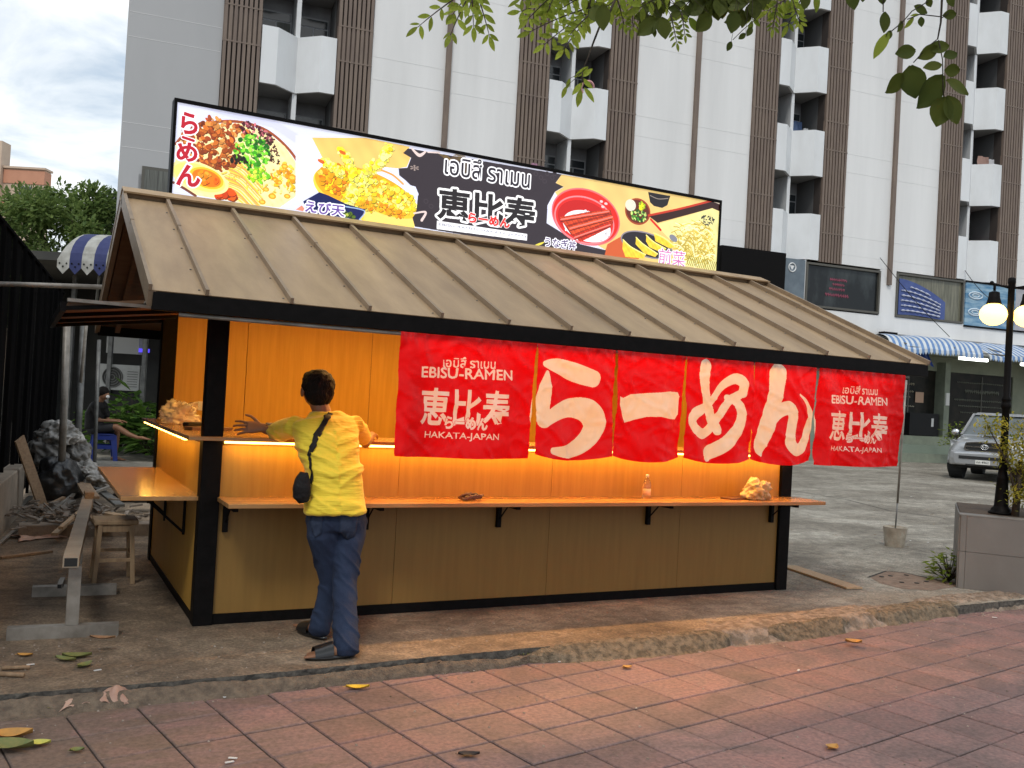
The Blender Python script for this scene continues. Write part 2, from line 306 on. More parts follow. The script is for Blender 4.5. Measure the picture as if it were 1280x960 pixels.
# ------------------------------------------------------------------ ground
def ground_mat():
    m = bpy.data.materials.new('worn_concrete_ground'); m.use_nodes = True; t = m.node_tree; l = t.links.new; P = t.nodes['Principled BSDF']; P.inputs['Roughness'].default_value = .85
    tc = t.nodes.new('ShaderNodeTexCoord'); o = tc.outputs['Object']
    def nz(sc, det, st=(1,1,1), dist=0.):
        mp = t.nodes.new('ShaderNodeMapping'); mp.inputs['Scale'].default_value = st; l(o, mp.inputs[0]); n = t.nodes.new('ShaderNodeTexNoise'); n.inputs['Scale'].default_value = sc; n.inputs['Detail'].default_value = det; n.inputs['Distortion'].default_value = dist
        n.inputs['Roughness'].default_value = .62; l(mp.outputs[0], n.inputs[0]); return n.outputs[0]
    def ramp(f, a, ca, b, cb):
        r = t.nodes.new('ShaderNodeValToRGB'); r.color_ramp.elements[0].position = a; r.color_ramp.elements[1].position = b; r.color_ramp.elements[0].color = (*ca, 1); r.color_ramp.elements[1].color = (*cb, 1); l(f, r.inputs[0]); return r.outputs[0]
    def mix(f, a, b, mode='MIX'):
        x = t.nodes.new('ShaderNodeMix'); x.data_type = 'RGBA'; x.blend_type = mode
        if isinstance(f, float): x.inputs[0].default_value = f
        else: l(f, x.inputs[0])
        l(a, x.inputs[6]); l(b, x.inputs[7]); return x.outputs[2]
    grey = ramp(nz(.9, 9, (1,1,1), .4), .35, (.27,.25,.21), .68, (.44,.415,.36))
    brown = ramp(nz(1.3, 10, (1,1.15,1), .5), .33, (.175,.135,.098), .68, (.41,.315,.22))
    sx = t.nodes.new('ShaderNodeSeparateXYZ'); l(o, sx.inputs[0])
    # brown earth and rust staining lies on the left of the slab, grey paving on the car park
    a = t.nodes.new('ShaderNodeMath'); a.operation = 'MULTIPLY_ADD'; l(sx.outputs[1], a.inputs[0]); a.inputs[1].default_value = .55; l(sx.outputs[0], a.inputs[2])
    w = t.nodes.new('ShaderNodeMath'); w.operation = 'MULTIPLY_ADD'; l(nz(.8, 4), w.inputs[0]); w.inputs[1].default_value = 4.; l(a.outputs[0], w.inputs[2])
    mr = t.nodes.new('ShaderNodeMapRange'); mr.inputs[1].default_value = 5.2; mr.inputs[2].default_value = 7.8; l(w.outputs[0], mr.inputs[0])
    base = mix(mr.outputs[0], brown, grey)
    sp = ramp(nz(55, 3), .38, (.62,.62,.62), .66, (1.28,1.26,1.22)); base = mix(.9, base, sp, 'MULTIPLY'); md = ramp(nz(7.5, 9, (1,1,1), .8), .38, (.68,.67,.66), .62, (1.18,1.17,1.15)); base = mix(.9, base, md, 'MULTIPLY')
    st = ramp(nz(.7, 9, (.7,1.2,1), 1.0), .44, (.52,.49,.46), .60, (1,1,1)); base = mix(.7, base, st, 'MULTIPLY')
    lt = ramp(nz(2.6, 10, (.8,1.8,1), 1.2), .60, (0,0,0), .74, (.13,.105,.08)); base = mix(1., base, lt, 'ADD')
    l(base, P.inputs['Base Color']); b = t.nodes.new('ShaderNodeBump'); b.inputs['Strength'].default_value = .7; b.inputs['Distance'].default_value = .025
    ad = t.nodes.new('ShaderNodeMath'); ad.operation = 'ADD'; l(nz(45, 5), ad.inputs[0]); l(nz(5, 5), ad.inputs[1]); l(ad.outputs[0], b.inputs['Height']); l(b.outputs[0], P.inputs['Normal']); return m
M['ground'] = ground_mat()
KERB = [(-400,-1.1),(-30,-1.1),(-6,-1.07),(-2.5,-1.04),(-.997,-1.02),(.06,-1.05),(.9,-1.02),(1.62,-1.0),(2.6,-1.03),(3.6,-1.0),(4.4,-.93),(5.3,-.86),(6.6,-.84),(9,-.95),(30,-1.5),(400,-12)]
def kerb_y(x):
    for (a, b), (c, d) in zip(KERB, KERB[1:]):
        if a <= x <= c: return b+(d-b)*(x-a)/(c-a)
    return -1.1
mb = MB(); xs = [-400,-120,-30,-10] + [-6+.05*i for i in range(290)] + [9,14,30,120,400]; xs = sorted(set(round(x,3) for x in xs))
ed = []
for x in xs:
    j = 0 if abs(x) > 12 else .007*fbm((x*2.3, 2, 5))+.010*fbm((x*14, 8, 1))+.005*fbm((x*60, 8, 4))
    ed.append((x, kerb_y(x)+j))
n = len(ed)
vs = [(x, y, 0) for x, y in ed] + [(x, 600, 0) for x, y in ed] + [(x, y-.004+.012*fbm((x*13,3,3)), -.03) for x, y in ed] + [(x, y-.012, -.35) for x, y in ed]
mb.add(vs, [(i, i+1, n+i+1, n+i) for i in range(n-1)]); mb.add(vs, [(2*n+i, 2*n+i+1, i+1, i) for i in range(n-1)] + [(3*n+i, 3*n+i+1, 2*n+i+1, 2*n+i) for i in range(n-1)], 1)
struct(mb.build('ground', [M['ground'], mat('kerb_face', (.13,.115,.095), .95, (.045,.04,.035), 22, bump=.9, bscale=40)], fix=False))

# rust-stained sunken patch by the planter
pp_ = [(5.977,0.222,0.002),(6.441,0.438,0.002),(6.56,0.335,0.002),(6.611,-0.022,0.002),(6.702,-0.259,0.002),(6.069,-0.36,0.002),(5.841,-0.243,0.002),(5.842,-0.003,0.002)]
mb = MB(); mb.add(pp_, [tuple(range(8))]); struct(mb.build('stained_patch', mat('rust_stain', (.17,.115,.085), .95, (.26,.19,.14), 12, bump=.5), fix=False))
for q_ in [(6.126,0.224,0.003),(6.256,0.235,0.003),(6.092,-0.026,0.003),(6.215,-0.088,0.003),(6.386,-0.053,0.003),(6.467,0.231,0.003)]:
    mb = MB(); mb.tube([(0,0,0),(0,0,.004)], .022, 8); o = mb.build('drain_hole', M['rubber'], None, loc=q_); struct(o)
# sidewalk: mortar bed and single tiles
TS, TT, TX, TY, TZ = .2999, .1732, .8474, -1.5046, -.07
side = bpy.data.objects.new('sidewalk', None); COL.objects.link(side); struct(side)
bed = MB().add([(-400,-500,TZ-.007),(400,-500,TZ-.007),(400,2,TZ-.007),(-400,2,TZ-.007)], [(0,1,2,3)]); bo = bed.build('mortar_bed', M['mortar'], side)
def tile_mat():
    m = bpy.data.materials.new('red_concrete_tile'); m.use_nodes = True; t = m.node_tree; l = t.links.new; P = t.nodes['Principled BSDF']; P.inputs['Roughness'].default_value = .7
    tc = t.nodes.new('ShaderNodeTexCoord'); g = t.nodes.new('ShaderNodeNewGeometry'); oi = t.nodes.new('ShaderNodeObjectInfo')
    def nz(sc, det, src, st=(1,1,1), dist=0.):
        mp = t.nodes.new('ShaderNodeMapping'); mp.inputs['Scale'].default_value = st; l(src, mp.inputs[0]); n = t.nodes.new('ShaderNodeTexNoise'); n.inputs['Scale'].default_value = sc; n.inputs['Detail'].default_value = det; n.inputs['Roughness'].default_value = .65; n.inputs['Distortion'].default_value = dist; l(mp.outputs[0], n.inputs[0]); return n.outputs[0]
    pos = g.outputs['Position']
    r = t.nodes.new('ShaderNodeValToRGB'); e = r.color_ramp.elements; e[0].position = .36; e[0].color = (.15,.105,.098,1); e[1].position = .66; e[1].color = (.275,.155,.14,1); q = e.new(.5); q.color = (.215,.138,.127,1)
    l(nz(1.7, 11, pos, (1,1.3,1), .9), r.inputs[0])
    hs = t.nodes.new('ShaderNodeHueSaturation'); mr = t.nodes.new('ShaderNodeMapRange'); mr.inputs[3].default_value = .84; mr.inputs[4].default_value = 1.12; l(oi.outputs['Random'], mr.inputs[0]); l(mr.outputs[0], hs.inputs['Value']); l(r.outputs[0], hs.inputs['Color'])
    # earth dragged over the tiles near the left end
    sx = t.nodes.new('ShaderNodeSeparateXYZ'); l(pos, sx.inputs[0]); w = t.nodes.new('ShaderNodeMath'); w.operation = 'MULTIPLY_ADD'; l(nz(2.6, 8, pos, (.8,2.2,1), 1.), w.inputs[0]); w.inputs[1].default_value = 3.2; l(sx.outputs[0], w.inputs[2])
    m2 = t.nodes.new('ShaderNodeMapRange'); m2.inputs[1].default_value = 1.0; m2.inputs[2].default_value = 1.75; m2.inputs[3].default_value = .9; m2.inputs[4].default_value = 0; l(w.outputs[0], m2.inputs[0])
    mx = t.nodes.new('ShaderNodeMix'); mx.data_type = 'RGBA'; l(m2.outputs[0], mx.inputs[0]); l(hs.outputs[0], mx.inputs[6]); mx.inputs[7].default_value = (.15,.108,.082,1)
    sp = t.nodes.new('ShaderNodeValToRGB'); sp.color_ramp.elements[0].position = .35; sp.color_ramp.elements[0].color = (.60,.60,.62,1); sp.color_ramp.elements[1].position = .64; sp.color_ramp.elements[1].color = (1.25,1.22,1.2,1); l(nz(42, 6, pos), sp.inputs[0])
    my = t.nodes.new('ShaderNodeMix'); my.data_type = 'RGBA'; my.blend_type = 'MULTIPLY'; my.inputs[0].default_value = .8; l(mx.outputs[2], my.inputs[6]); l(sp.outputs[0], my.inputs[7])
    l(my.outputs[2], P.inputs['Base Color']); b = t.nodes.new('ShaderNodeBump'); b.inputs['Strength'].default_value = .3; b.inputs['Distance'].default_value = .008; l(nz(60, 5, pos), b.inputs['Height']); l(b.outputs[0], P.inputs['Normal']); return m
M['tile'] = tile_mat()
def tile_mb(seed, X0=0, Y0=0, mb=None, dz=0):
    r = random.Random(seed); mb = mb or MB(); h = TS/2-.0042; c = .005; p = []
    k = [(-h+r.uniform(-.001,.001), -h+r.uniform(-.001,.001)), (h+r.uniform(-.001,.001), -h), (h, h+r.uniform(-.001,.001)), (-h, h)]
    for (x, y) in k: p.append((X0+x, Y0+y, -.03))
    for (x, y) in k: p.append((X0+x, Y0+y, -.004))
    for (x, y) in k: p.append((X0+x*(1-c/h), Y0+y*(1-c/h), dz))
    return mb.add(p, [(8,9,10,11)] + [(i, (i+1)%4, 4+(i+1)%4, 4+i) for i in range(4)] + [(4+i, 4+(i+1)%4, 8+(i+1)%4, 8+i) for i in range(4)])
tmesh = [tile_mb(i).mesh('tile', M['tile']) for i in range(4)]
cells = []
for i in range(-60, 70):
    for j in range(-14, 45):
        c, s = cos(TT), sin(TT); a, b = i+.5, j+.5
        X = TX+TS*(a*c+b*s); Y = TY+TS*(a*s-b*c)
        if Y < kerb_y(X)+.22 and Y > -9:
            d = Vector((X, Y, TZ))-Vector(CAMP[1:4]); fw = d.dot(_f)
            vis = fw > .5 and abs(d.dot(_r2)/fw) < .66 and -.5 < d.dot(_u2)/fw
            vis = vis and Y < kerb_y(X)+.06
            cells.append((0 if vis else 1, d.length, i, j, X, Y))
cells.sort(); rest = MB(); nt_ = 0
for vis, dist, i, j, X, Y in cells:
    rt = random.Random(i*131+j); dz = rt.uniform(-.0018, .0018)
    if nt_ < 298 and not vis:
        o = bpy.data.objects.new('tile', tmesh[rt.randrange(4)]); COL.objects.link(o); o.parent = side
        o.location = (X, Y, TZ+dz); o.rotation_euler = (rt.uniform(-.0025,.0025), rt.uniform(-.0025,.0025), TT+rt.uniform(-.004,.004)); nt_ += 1
    elif dist < 14:
        q = MB(); tile_mb(i % 4, mb=q); cc, ss = cos(TT), sin(TT)
        rest.add([(X+v[0]*cc-v[1]*ss, Y+v[0]*ss+v[1]*cc, TZ+v[2]+dz) for v in q.v], q.f)
rest.build('tile_field', M['tile'], side, fix=False, kind='stuff')

# lumpy cement smeared along the kerb joint
def patch(name, pts, w0, seed, hgt=.0, m=M['cement'], lab=None, nx=170, ny=26, zs=0.010):
    mb = MB()
    def fn(u, v):
        k = u*(len(pts)-1); i = min(int(k), len(pts)-2); t = k-i; a, b = pts[i], pts[i+1]
        x = a[0]+(b[0]-a[0])*t; y0 = a[1]+(b[1]-a[1])*t; y1 = a[2]+(b[2]-a[2])*t
        e = min(1, 6*u, 6*(1-u)); ym = (y0+y1)/2; hw = (y0-y1)/2*e
        wob = .022*fbm((x*5+seed, v*.3, 1))+.016*fbm((x*17+seed, v*.6, 4)) ; y = ym + hw*(1-2*v) + wob*(1 if v>.5 else .5)
        kk = kerb_y(x); s = max(0, min(1, (kk-.015-y)/.13)); s = s*s*(3-2*s)
        ed = min(1, 5*v, 5*(1-v), 8*u, 8*(1-u))
        z = -.068*s + (hgt+zs*fbm((x*9, y*9, seed))+.007*fbm((x*26, y*26, 2))+.004*fbm((x*70, y*70, 7)))*ed + .002 - .008*(1-ed); tv = max(0, (v-.68)/.32); z = z*(1-tv*tv)-.074*tv*tv
        return (x, y, z)
    mb.grid(fn, nx, ny); o = mb.build(name, m, None, smooth=True, fix=False); o['kind'] = 'structure'; return o
patch('cement_patch', [(1.70,-.985,-1.12),(2.3,-.955,-1.19),(2.9,-.93,-1.20),(3.25,-.93,-1.15)], .2, 1, .010, mat('olive_cement_patch', (.25,.19,.125), .95, (.11,.085,.055), 26, (1,1,1), .40, .60, detail=9, bump=1., bscale=90))
patch('cement_patch', [(2.9,-.84,-1.10),(3.4,-.74,-1.17),(3.9,-.68,-1.16),(4.6,-.60,-1.02),(5.15,-.56,-.93)], .2, 9, .010, mat('pale_cement_patch', (.37,.29,.225), .95, (.19,.145,.105), 16, lo=.38, hi=.58, detail=9, bump=1., bscale=80), )
patch('cement_patch', [(3.5,-.98,-1.15),(4.0,-.93,-1.14),(4.4,-.90,-1.04)], .2, 31, .016, MATS['olive_cement_patch'])
patch('cement_patch', [(4.6,-.80,-1.02),(5.2,-.68,-.95),(5.9,-.62,-.90)], .2, 4, .013, MATS['olive_cement_patch'])
patch('cement_patch', [(5.3,-.62,-.86),(6.0,-.50,-.86),(7.4,-.52,-.90)], .2, 14, .012, MATS['pale_cement_patch'])
patch('dirt_strip', [(-3,-1.12,-1.24),(-.9,-1.06,-1.20),(.3,-1.09,-1.16),(1.75,-1.03,-1.10)], .1, 21, .001, mat('kerb_dirt', (.10,.075,.055), .95, (.20,.15,.105), 22, detail=9, bump=.8, bscale=80), nx=200, ny=10, zs=.005)
# raised rear slab with a low step (left, behind the stand)
mb = MB(); mb.box((-.95,3.42,-.1),(.16,3.62,.11)); struct(mb.build('concrete_step', mat('step_concrete', (.26,.215,.17), .9, (.15,.12,.095), 5, bump=.4, bscale=30), bevel=.008))
# joints and cracks of the car park
mb = MB()
for P_ in [[(12.069,7.537,0),(11.907,5.921,0),(11.335,4.581,0),(11.447,3.926,0),(11.543,3.484,0)], [(5.336,-0.676,0),(5.954,-0.644,0),(6.481,-0.576,0),(7.141,-0.487,0)], [(5.962,0.235,-0),(6.451,0.447,0),(6.571,0.343,0),(6.583,-0.043,0),(6.662,-0.584,0)]]:
    for a, b in zip(P_, P_[1:]):
        a = Vector(a); b = Vector(b); t = (b-a).normalized(); q = Vector((-t.y, t.x, 0))*.012; mb.add([a-q+Vector((0,0,.003)), b-q+Vector((0,0,.003)), b+q+Vector((0,0,.003)), a+q+Vector((0,0,.003))], [(0,1,2,3)])
struct(mb.build('paving_crack', mat('crack_dark', (.035,.03,.027), .95), fix=False))

# ------------------------------------------------------------------ the kiosk
Lk, Dk = 4.712, 2.285; EX0, EX1, EY, EZ, RY, RZ = -.452, 5.294, -.826, 1.906, 1.142, 2.725
K = thing('food_kiosk', 'wooden food kiosk with beige seamed metal roof, black posts and glowing orange interior', 'kiosk', (0,0,0))
def kb(name, a, b, m='wood', bevel=.002, **t): return MB().box(a, b).build(name, M[m], K, bevel=bevel, **t)
def roofz(y): return EZ+(RZ-EZ)*(y-EY)/(RY-EY) if y <= RY else RZ-(RZ-EZ)*(y-RY)/(RY-EY)
for (x, y) in [(-.012,-.02),(Lk-.11,-.02),(-.012,Dk-.12),(Lk-.11,Dk-.12)]:
    kb('post', (x,y,0), (x+.115,y+.11,roofz(max(y,0))-.06 if y<1 else 2.25), 'black', .004)
kb('base_strip', (.103,-.004,.0), (Lk-.11,.05,.062), 'black'); kb('base_strip', (-.006,.09,0), (.05,Dk-.12,.05), 'black')
# front wall panels (sheets 1.2 m wide), below and above the shelf
xs_ = [.104, 1.25, 2.42, 3.59, Lk-.111]
M['woodshade'] = mat('shaded_oak_laminate', (.25,.142,.036), .45, (.215,.12,.030), 3.2, (9,9,.55), .3, .75, bump=.02, bscale=40, spec=.35)  # oak laminate darkened: the shade under the shelf is put into the colour
for a, b in zip(xs_, xs_[1:]): kb('wall_panel', (a+.0008,.004,.063), (b-.0008,.03,.748), 'woodshade'); kb('wall_panel', (a+.0008,.004,.7495), (b-.0008,.03,1.085))
kb('wall_panel', (.0,.092,.051), (.026,1.12,1.085)); kb('wall_panel', (.0,1.122,.051), (.026,Dk-.121,1.085))
kb('wall_panel', (Lk-.03,.092,.0), (Lk,Dk-.12,2.2))
for a, b in zip([.02,.68,1.78,2.9,4.0], [.676,1.776,2.896,3.996,Lk-.03]): kb('back_panel', (a,Dk-.06,.05), (b,Dk-.035,2.03), 'woodin')
kb('panel_seam', (1.776,Dk-.058,.06),(1.780,Dk-.05,2.03),'ply'); kb('rear_beam', (.02,Dk-.075,2.031),(Lk-.03,Dk-.03,2.12),'ply')
kb('ceiling_panel', (-.02,.1,2.125),(Lk,Dk-.05,2.15),'ply')
kb('header_beam', (.104,-.015,1.93),(Lk-.11,.03,2.12),'black'); kb('header_beam', (-.008,.092,2.0),(.04,Dk-.122,2.1),'black')
# inner counter with its glowing edge
kb('countertop', (-.105,-.075,1.112), (Lk-.0,.42,1.135), 'shelf'); kb('countertop', (-.108,.421,1.112), (.38,2.36,1.135), 'shelfy')
kb('counter_box', (.12,.031,.3), (Lk-.12,.40,1.111), 'woodin')
# outer shelf
shf = kb('shelf', (.09,-.36,.745), (Lk+.045,.003,.772), 'shelf', .003)
for bx in (.13, 1.02, 1.985, 3.26, 4.5):
    bk = kb('bracket', (bx,-.028,.56), (bx+.03,.0035,.744), 'black', 0)
    q = MB(); q.box((bx+.001,-.30,.718),(bx+.029,-.029,.744)); q.bar((bx+.015,-.14,.717),(bx+.015,-.029,.62),.007); o = q.build('bracket_arm', M['black'], bk)
ss = kb('side_shelf', (-.445,.04,.742), (-.001,1.95,.768), 'shelfy', .003)
for by in (.55, 1.45):
    q = MB(); q.bar((-.30,by,.74),(-.004,by,.47),.016); q.bar((-.006,by,.735),(-.006,by,.46),.02); q.bar((-.13,by,.742),(-.13,by,.55),.012); q.build('bracket', M['black'], K)
# roof
slope = math.atan2(RZ-EZ, RY-EY); cs, sn = cos(slope), sin(slope)
seams = [-.173+.4365*k for k in range(13)]
edges = [EX0]+seams+[EX1]
for side_ in (0, 1):
    def RP(x, t, h):   # t: 0 eave..1 ridge, h above roof plane
        y = EY+(RY-EY)*t - sn*h; z = EZ+(RZ-EZ)*t + cs*h
        return (x, y if side_ == 0 else 2*RY-y, z)
    for a, b in zip(edges, edges[1:]):
        q = MB(); g = .001
        q.hexa([RP(a+g,0,-.004),RP(b-g,0,-.004),RP(b-g,.985,-.004),RP(a+g,.985,-.004),RP(a+g,0,0),RP(b-g,0,0),RP(b-g,.985,0),RP(a+g,.985,0)])
        q.build('roof_panel', M['roof'], K)
    for sx_ in seams+[EX0+.004, EX1-.004]:
        q = MB(); w = .009
        q.hexa([RP(sx_-w,-.004,.0005),RP(sx_+w,-.004,.0005),RP(sx_+w,.62,.0005),RP(sx_-w,.62,.0005),RP(sx_-w,-.004,.032),RP(sx_+w,-.004,.032),RP(sx_+w,.62,.032),RP(sx_-w,.62,.032)])
        w = .011; q.hexa([RP(sx_-w,.60,.0005),RP(sx_+w,.60,.0005),RP(sx_+w,.955,.0005),RP(sx_-w,.955,.0005),RP(sx_-w,.60,.035),RP(sx_+w,.60,.035),RP(sx_+w,.955,.035),RP(sx_-w,.955,.035)])
        q.build('roof_seam', M['roofdk'], K)
    for sx_ in seams:
        q = MB()
        for t_ in (.03,.2,.4,.6,.8):
            c_ = RP(sx_-.03, t_, .0005); q.lathe([(.006,0),(.006,.003),(.003,.005)], c_, 6)
        if side_ == 0: q.build('roof_screws', M['steeldk'], K, kind='stuff')
    for a, b in zip(edges, edges[1:]):   # little upright closures under the ridge cap
        q = MB(); q.hexa([RP(a+.012,.945,.001),RP(b-.012,.945,.001),RP(b-.012,.95,.001),RP(a+.012,.95,.001),RP(a+.012,.945,.034),RP(b-.012,.945,.034),RP(b-.012,.95,.034),RP(a+.012,.95,.034)]); q.build('ridge_closure', M['roofdk'], K)
    q = MB(); q.hexa([RP(EX0-.004,.93,.038),RP(EX1+.004,.93,.038),RP(EX1+.004,1.0,.038),RP(EX0-.004,1.0,.038),RP(EX0-.004,.93,.050),RP(EX1+.004,.93,.050),RP(EX1+.004,1.0,.046),RP(EX0-.004,1.0,.046)]); q.build('ridge_cap', M['roof'], K)
    # underside boarding, rafters, verge boards
    q = MB(); q.hexa([RP(EX0+.05,.01,-.035),RP(EX1-.05,.01,-.035),RP(EX1-.05,.99,-.035),RP(EX0+.05,.99,-.035),RP(EX0+.05,.01,-.006),RP(EX1-.05,.01,-.006),RP(EX1-.05,.99,-.006),RP(EX0+.05,.99,-.006)]); q.build('soffit', M['ply'], K)
    for vx in (EX0, EX1-.03):
        q = MB(); q.hexa([RP(vx-.003,-.002,-.085),RP(vx+.033,-.002,-.085),RP(vx+.033,1.0,-.085),RP(vx-.003,1.0,-.085),RP(vx-.003,-.002,-.0045),RP(vx+.033,-.002,-.0045),RP(vx+.033,1.0,-.0045),RP(vx-.003,1.0,-.0045)])
        q.build('verge_board', M['roofdk'], K)
    for rx in (-.30, .25, 1.4, 2.5, 3.6, 4.6, 5.1):
        q = MB(); q.hexa([RP(rx,.03,-.10),RP(rx+.04,.03,-.10),RP(rx+.04,.97,-.10),RP(rx,.97,-.10),RP(rx,.03,-.036),RP(rx+.04,.03,-.036),RP(rx+.04,.97,-.036),RP(rx,.97,-.036)]); q.build('rafter', M['ply'], K)
    yy = (EY-.002, EY+.05) if side_ == 0 else (2*RY-EY-.05, 2*RY-EY+.002)
    kb('fascia', (EX0+.02,yy[0],1.808),(EX1-.0,yy[1],1.899),'black',.003)
for z in (2.16, 2.42):
    kb('gable_beam', (-.02,RY-(2.64-z)*2.1,z), (.03,RY+(2.64-z)*2.1,z+.05), 'black')
q = MB().prism([(.02,2.14),(2.26,2.14),(2.26,2.16),(RY,2.60),(.02,2.16)], 'x', .031, .05); q.build('gable_board', M['ply'], K)
q = MB().prism([(.02,2.14),(2.26,2.14),(2.26,2.16),(RY,2.60),(.02,2.16)], 'x', Lk-.05, Lk-.03); q.build('gable_board', M['ply'], K)
# hinged side flap hanging on a chain
q = MB(); fl = K
def FP(t, y, h): return (-.785+t*.785, y, 1.863+t*.10+h)
q.hexa([FP(0,.0,-.02),FP(1,.0,-.02),FP(1,2.25,-.02),FP(0,2.25,-.02),FP(0,.0,0),FP(1,.0,0),FP(1,2.25,0),FP(0,2.25,0)]); flap = q.build('side_flap', M['ply'], K)
flb = M['black']
for y in (-.03, .72, 1.5, 2.22):
    q = MB(); q.hexa([FP(-.01,y,-.045),FP(1,y,-.045),FP(1,y+.04,-.045),FP(-.01,y+.04,-.045),FP(-.01,y,-.021),FP(1,y,-.021),FP(1,y+.04,-.021),FP(-.01,y+.04,-.021)]); q.build('flap_frame', flb, flap)
q = MB(); q.hexa([FP(-.05,-.03,-.05),FP(-.011,-.03,-.05),FP(-.011,2.27,-.05),FP(-.05,2.27,-.05),FP(-.05,-.03,.003),FP(-.011,-.03,.003),FP(-.011,2.27,.003),FP(-.05,2.27,.003)]); q.build('flap_frame', flb, flap)
q = MB(); q.box((-.79,-.045,1.866),(-.30,-.012,1.885)); q.build('flap_edge_strip', M['steel'], flap)
ca = Vector((-.36,-.01,1.91)); cb_ = Vector((-.36,.0,2.13)); q = MB(); nl = 9
for i in range(nl):
    c = ca.lerp(cb_, (i+.5)/nl); pts = [c+Vector(((sin(a)*.011) if i%2 else 0, 0 if i%2 else sin(a)*.011, cos(a)*.018)) for a in [2*pi*k/8 for k in range(9)]]; q.tube(pts, .0035, 5, cap=False)
pts = [ca+Vector((sin(a)*.026, 0, cos(a)*.02-.02)) for a in [2*pi*k/12 for k in range(13)]]; q.tube(pts, .006, 5, cap=False)
q.build('chain', M['steel'], K, smooth=True)
kb('wall_socket', (0.304,2.22,1.218), (0.364,2.224,1.293), 'whitepl')
# curtain rod under the fascia and light strips
q = MB(); q.tube([(-.3,EY+.02,1.795),(5.1,EY+.02,1.795)], .011, 8); q.build('curtain_rod', M['steel'], K, smooth=True)
M['led'] = mat('warm_led', (1,.75,.35), .5, emit=(1,.52,.10), estr=9)
M['led2'] = mat('warm_led_soft', (1,.75,.35), .5, emit=(1,.52,.13), estr=16)
q = MB(); q.box((.105,-.066,1.0985),(Lk-.11,-.05,1.1105)); q.build('led_strip', M['led'], K)
for i in range(11): MB().box((-.098,.15+.2*i,1.098),(-.078,.15+.2*i+.12,1.1105)).build('led_strip', M['led'], K)
q = MB(); q.box((.2,.035,1.90),(Lk-.2,.06,1.915)); q.build('led_strip', M['led2'], K)
q = MB(); q.box((.15,1.1,2.105),(4.4,1.14,2.122)); q.build('led_strip', M['led2'], K)
q = MB(); q.box((.95,EY+.06,1.812),(4.95,EY+.075,1.822)); q.build('led_strip', mat('led_behind_curtain', (1,.6,.3), .5, emit=(1,.42,.12), estr=14), K)
def area(name, loc, sx, sy, e, col=(1,.52,.16), rot=(0,0,0)):
    l = bpy.data.lights.new(name, 'AREA'); l.shape = 'RECTANGLE'; l.size = sx; l.size_y = sy; l.energy = e; l.color = col; o = bpy.data.objects.new(name, l); COL.objects.link(o); o.location = loc; o.rotation_euler = rot; return o
# real lamp output of the strips (the eave strip, the ceiling strip, the counter strip)
area('eave_strip_light', (2.75,.10,1.895), 3.9, .04, 60, (1,.50,.15), (radians(-20),0,0))
area('curtain_strip_light', (2.95,EY+.085,1.815), 4.0, .02, 7, (1,.42,.16), (radians(-28),0,0))
area('ceiling_strip_light', (2.3,1.12,2.10), 4.2, .05, 42, (1,.53,.10))
area('counter_strip_light', (2.4,-.058,1.096), 4.5, .015, 6.5, (1,.52,.08))
area('side_strip_light', (-.088,1.3,1.096), .015, 2.0, 3.0, (1,.52,.08))

# ------------------------------------------------------------------ rooftop light box
SW, SH, SX, SY, SZ = 5.16, .733, -.114, 1.448, 2.80
S = thing('lightbox_sign', 'long backlit food sign with black frame standing on the kiosk roof', 'sign', (SX, SY, SZ))
P = Print(SW, SH, 560, (.86,.87,.95)); R_ = P.r
def nsy(c, a, sc=30, seed=0):
    def fn(X, Z):
        n = (np.sin(X*sc*1.3+seed)*np.cos(Z*sc*1.7+seed*2)+np.sin(X*sc*3.1+Z*sc*2.3)*.5); return np.clip(np.array(c)[None,None,:]*(1+a*n[...,None]), 0, 1)
    return fn
YW=(.98,.86,.25); OR=(.93,.52,.10); CR=(.96,.90,.66)
# --- noodle bowl at the left end
P.poly([(0.011,0.707),(0.963,0.728),(1.003,0.051),(0.931,0.055),(0.028,0.036)], (.86,.87,.95))
P.poly([(0.208,0.699),(0.62,0.751),(0.97,0.611),(0.975,0.523),(0.722,0.644),(0.346,0.669)], (.81,.82,.92))
P.stroke([(0.03,0.397,0.03),(0.112,0.504,0.03),(0.277,0.6,0.03),(0.476,0.642,0.03),(0.676,0.616,0.03),(0.836,0.519,0.03),(0.941,0.4,0.03),(0.978,0.268,0.03)], (.62,.30,.16), k=.35)
P.poly([(0.029,0.387),(0.113,0.495),(0.286,0.592),(0.477,0.632),(0.676,0.607),(0.826,0.517),(0.931,0.398),(0.968,0.267),(0.936,0.144),(0.815,0.038),(0.568,0.031),(0.183,0.041),(0.038,0.111)], nsy(CR,.05,40))
P.stroke([(0.029,0.11,0.012),(0.11,0.076,0.012),(0.188,0.037,0.012)], (.45,.25,.18), k=.8)
P.scatter(140, [(0.612,0.249)][0], .33, .10, .012, [(.98,.88,.35),(.97,.80,.2),(.98,.93,.6)], -.2, 2.5, 3)
P.scatter(60, [(0.84,0.285)][0], .12, .10, .014, [(.93,.72,.12),(.95,.6,.1),(.97,.85,.3)], -.3, 1.5, 8)
for q, r in zip([(0.702,0.162),(0.753,0.117),(0.68,0.062),(0.898,0.285),(0.835,0.363),(0.804,0.231),(0.868,0.134)], (.024,.03,.026,.034,.026,.02,.025)): P.ell(q, r, r*.75, (.93,.62,.10)); P.ell(q, r*.6, r*.4, (.97,.80,.30))
for k in range(26):
    t = k/26.; P.stroke([(x+.02*sin(k), z+.012*k-.14, .005) for x, z in [tuple(q[:2]) for q in [(0.409,0.217),(0.502,0.193),(0.581,0.129),(0.661,0.055)]]], (.98,.84-.1*(k%3),.25+.1*(k%2)))
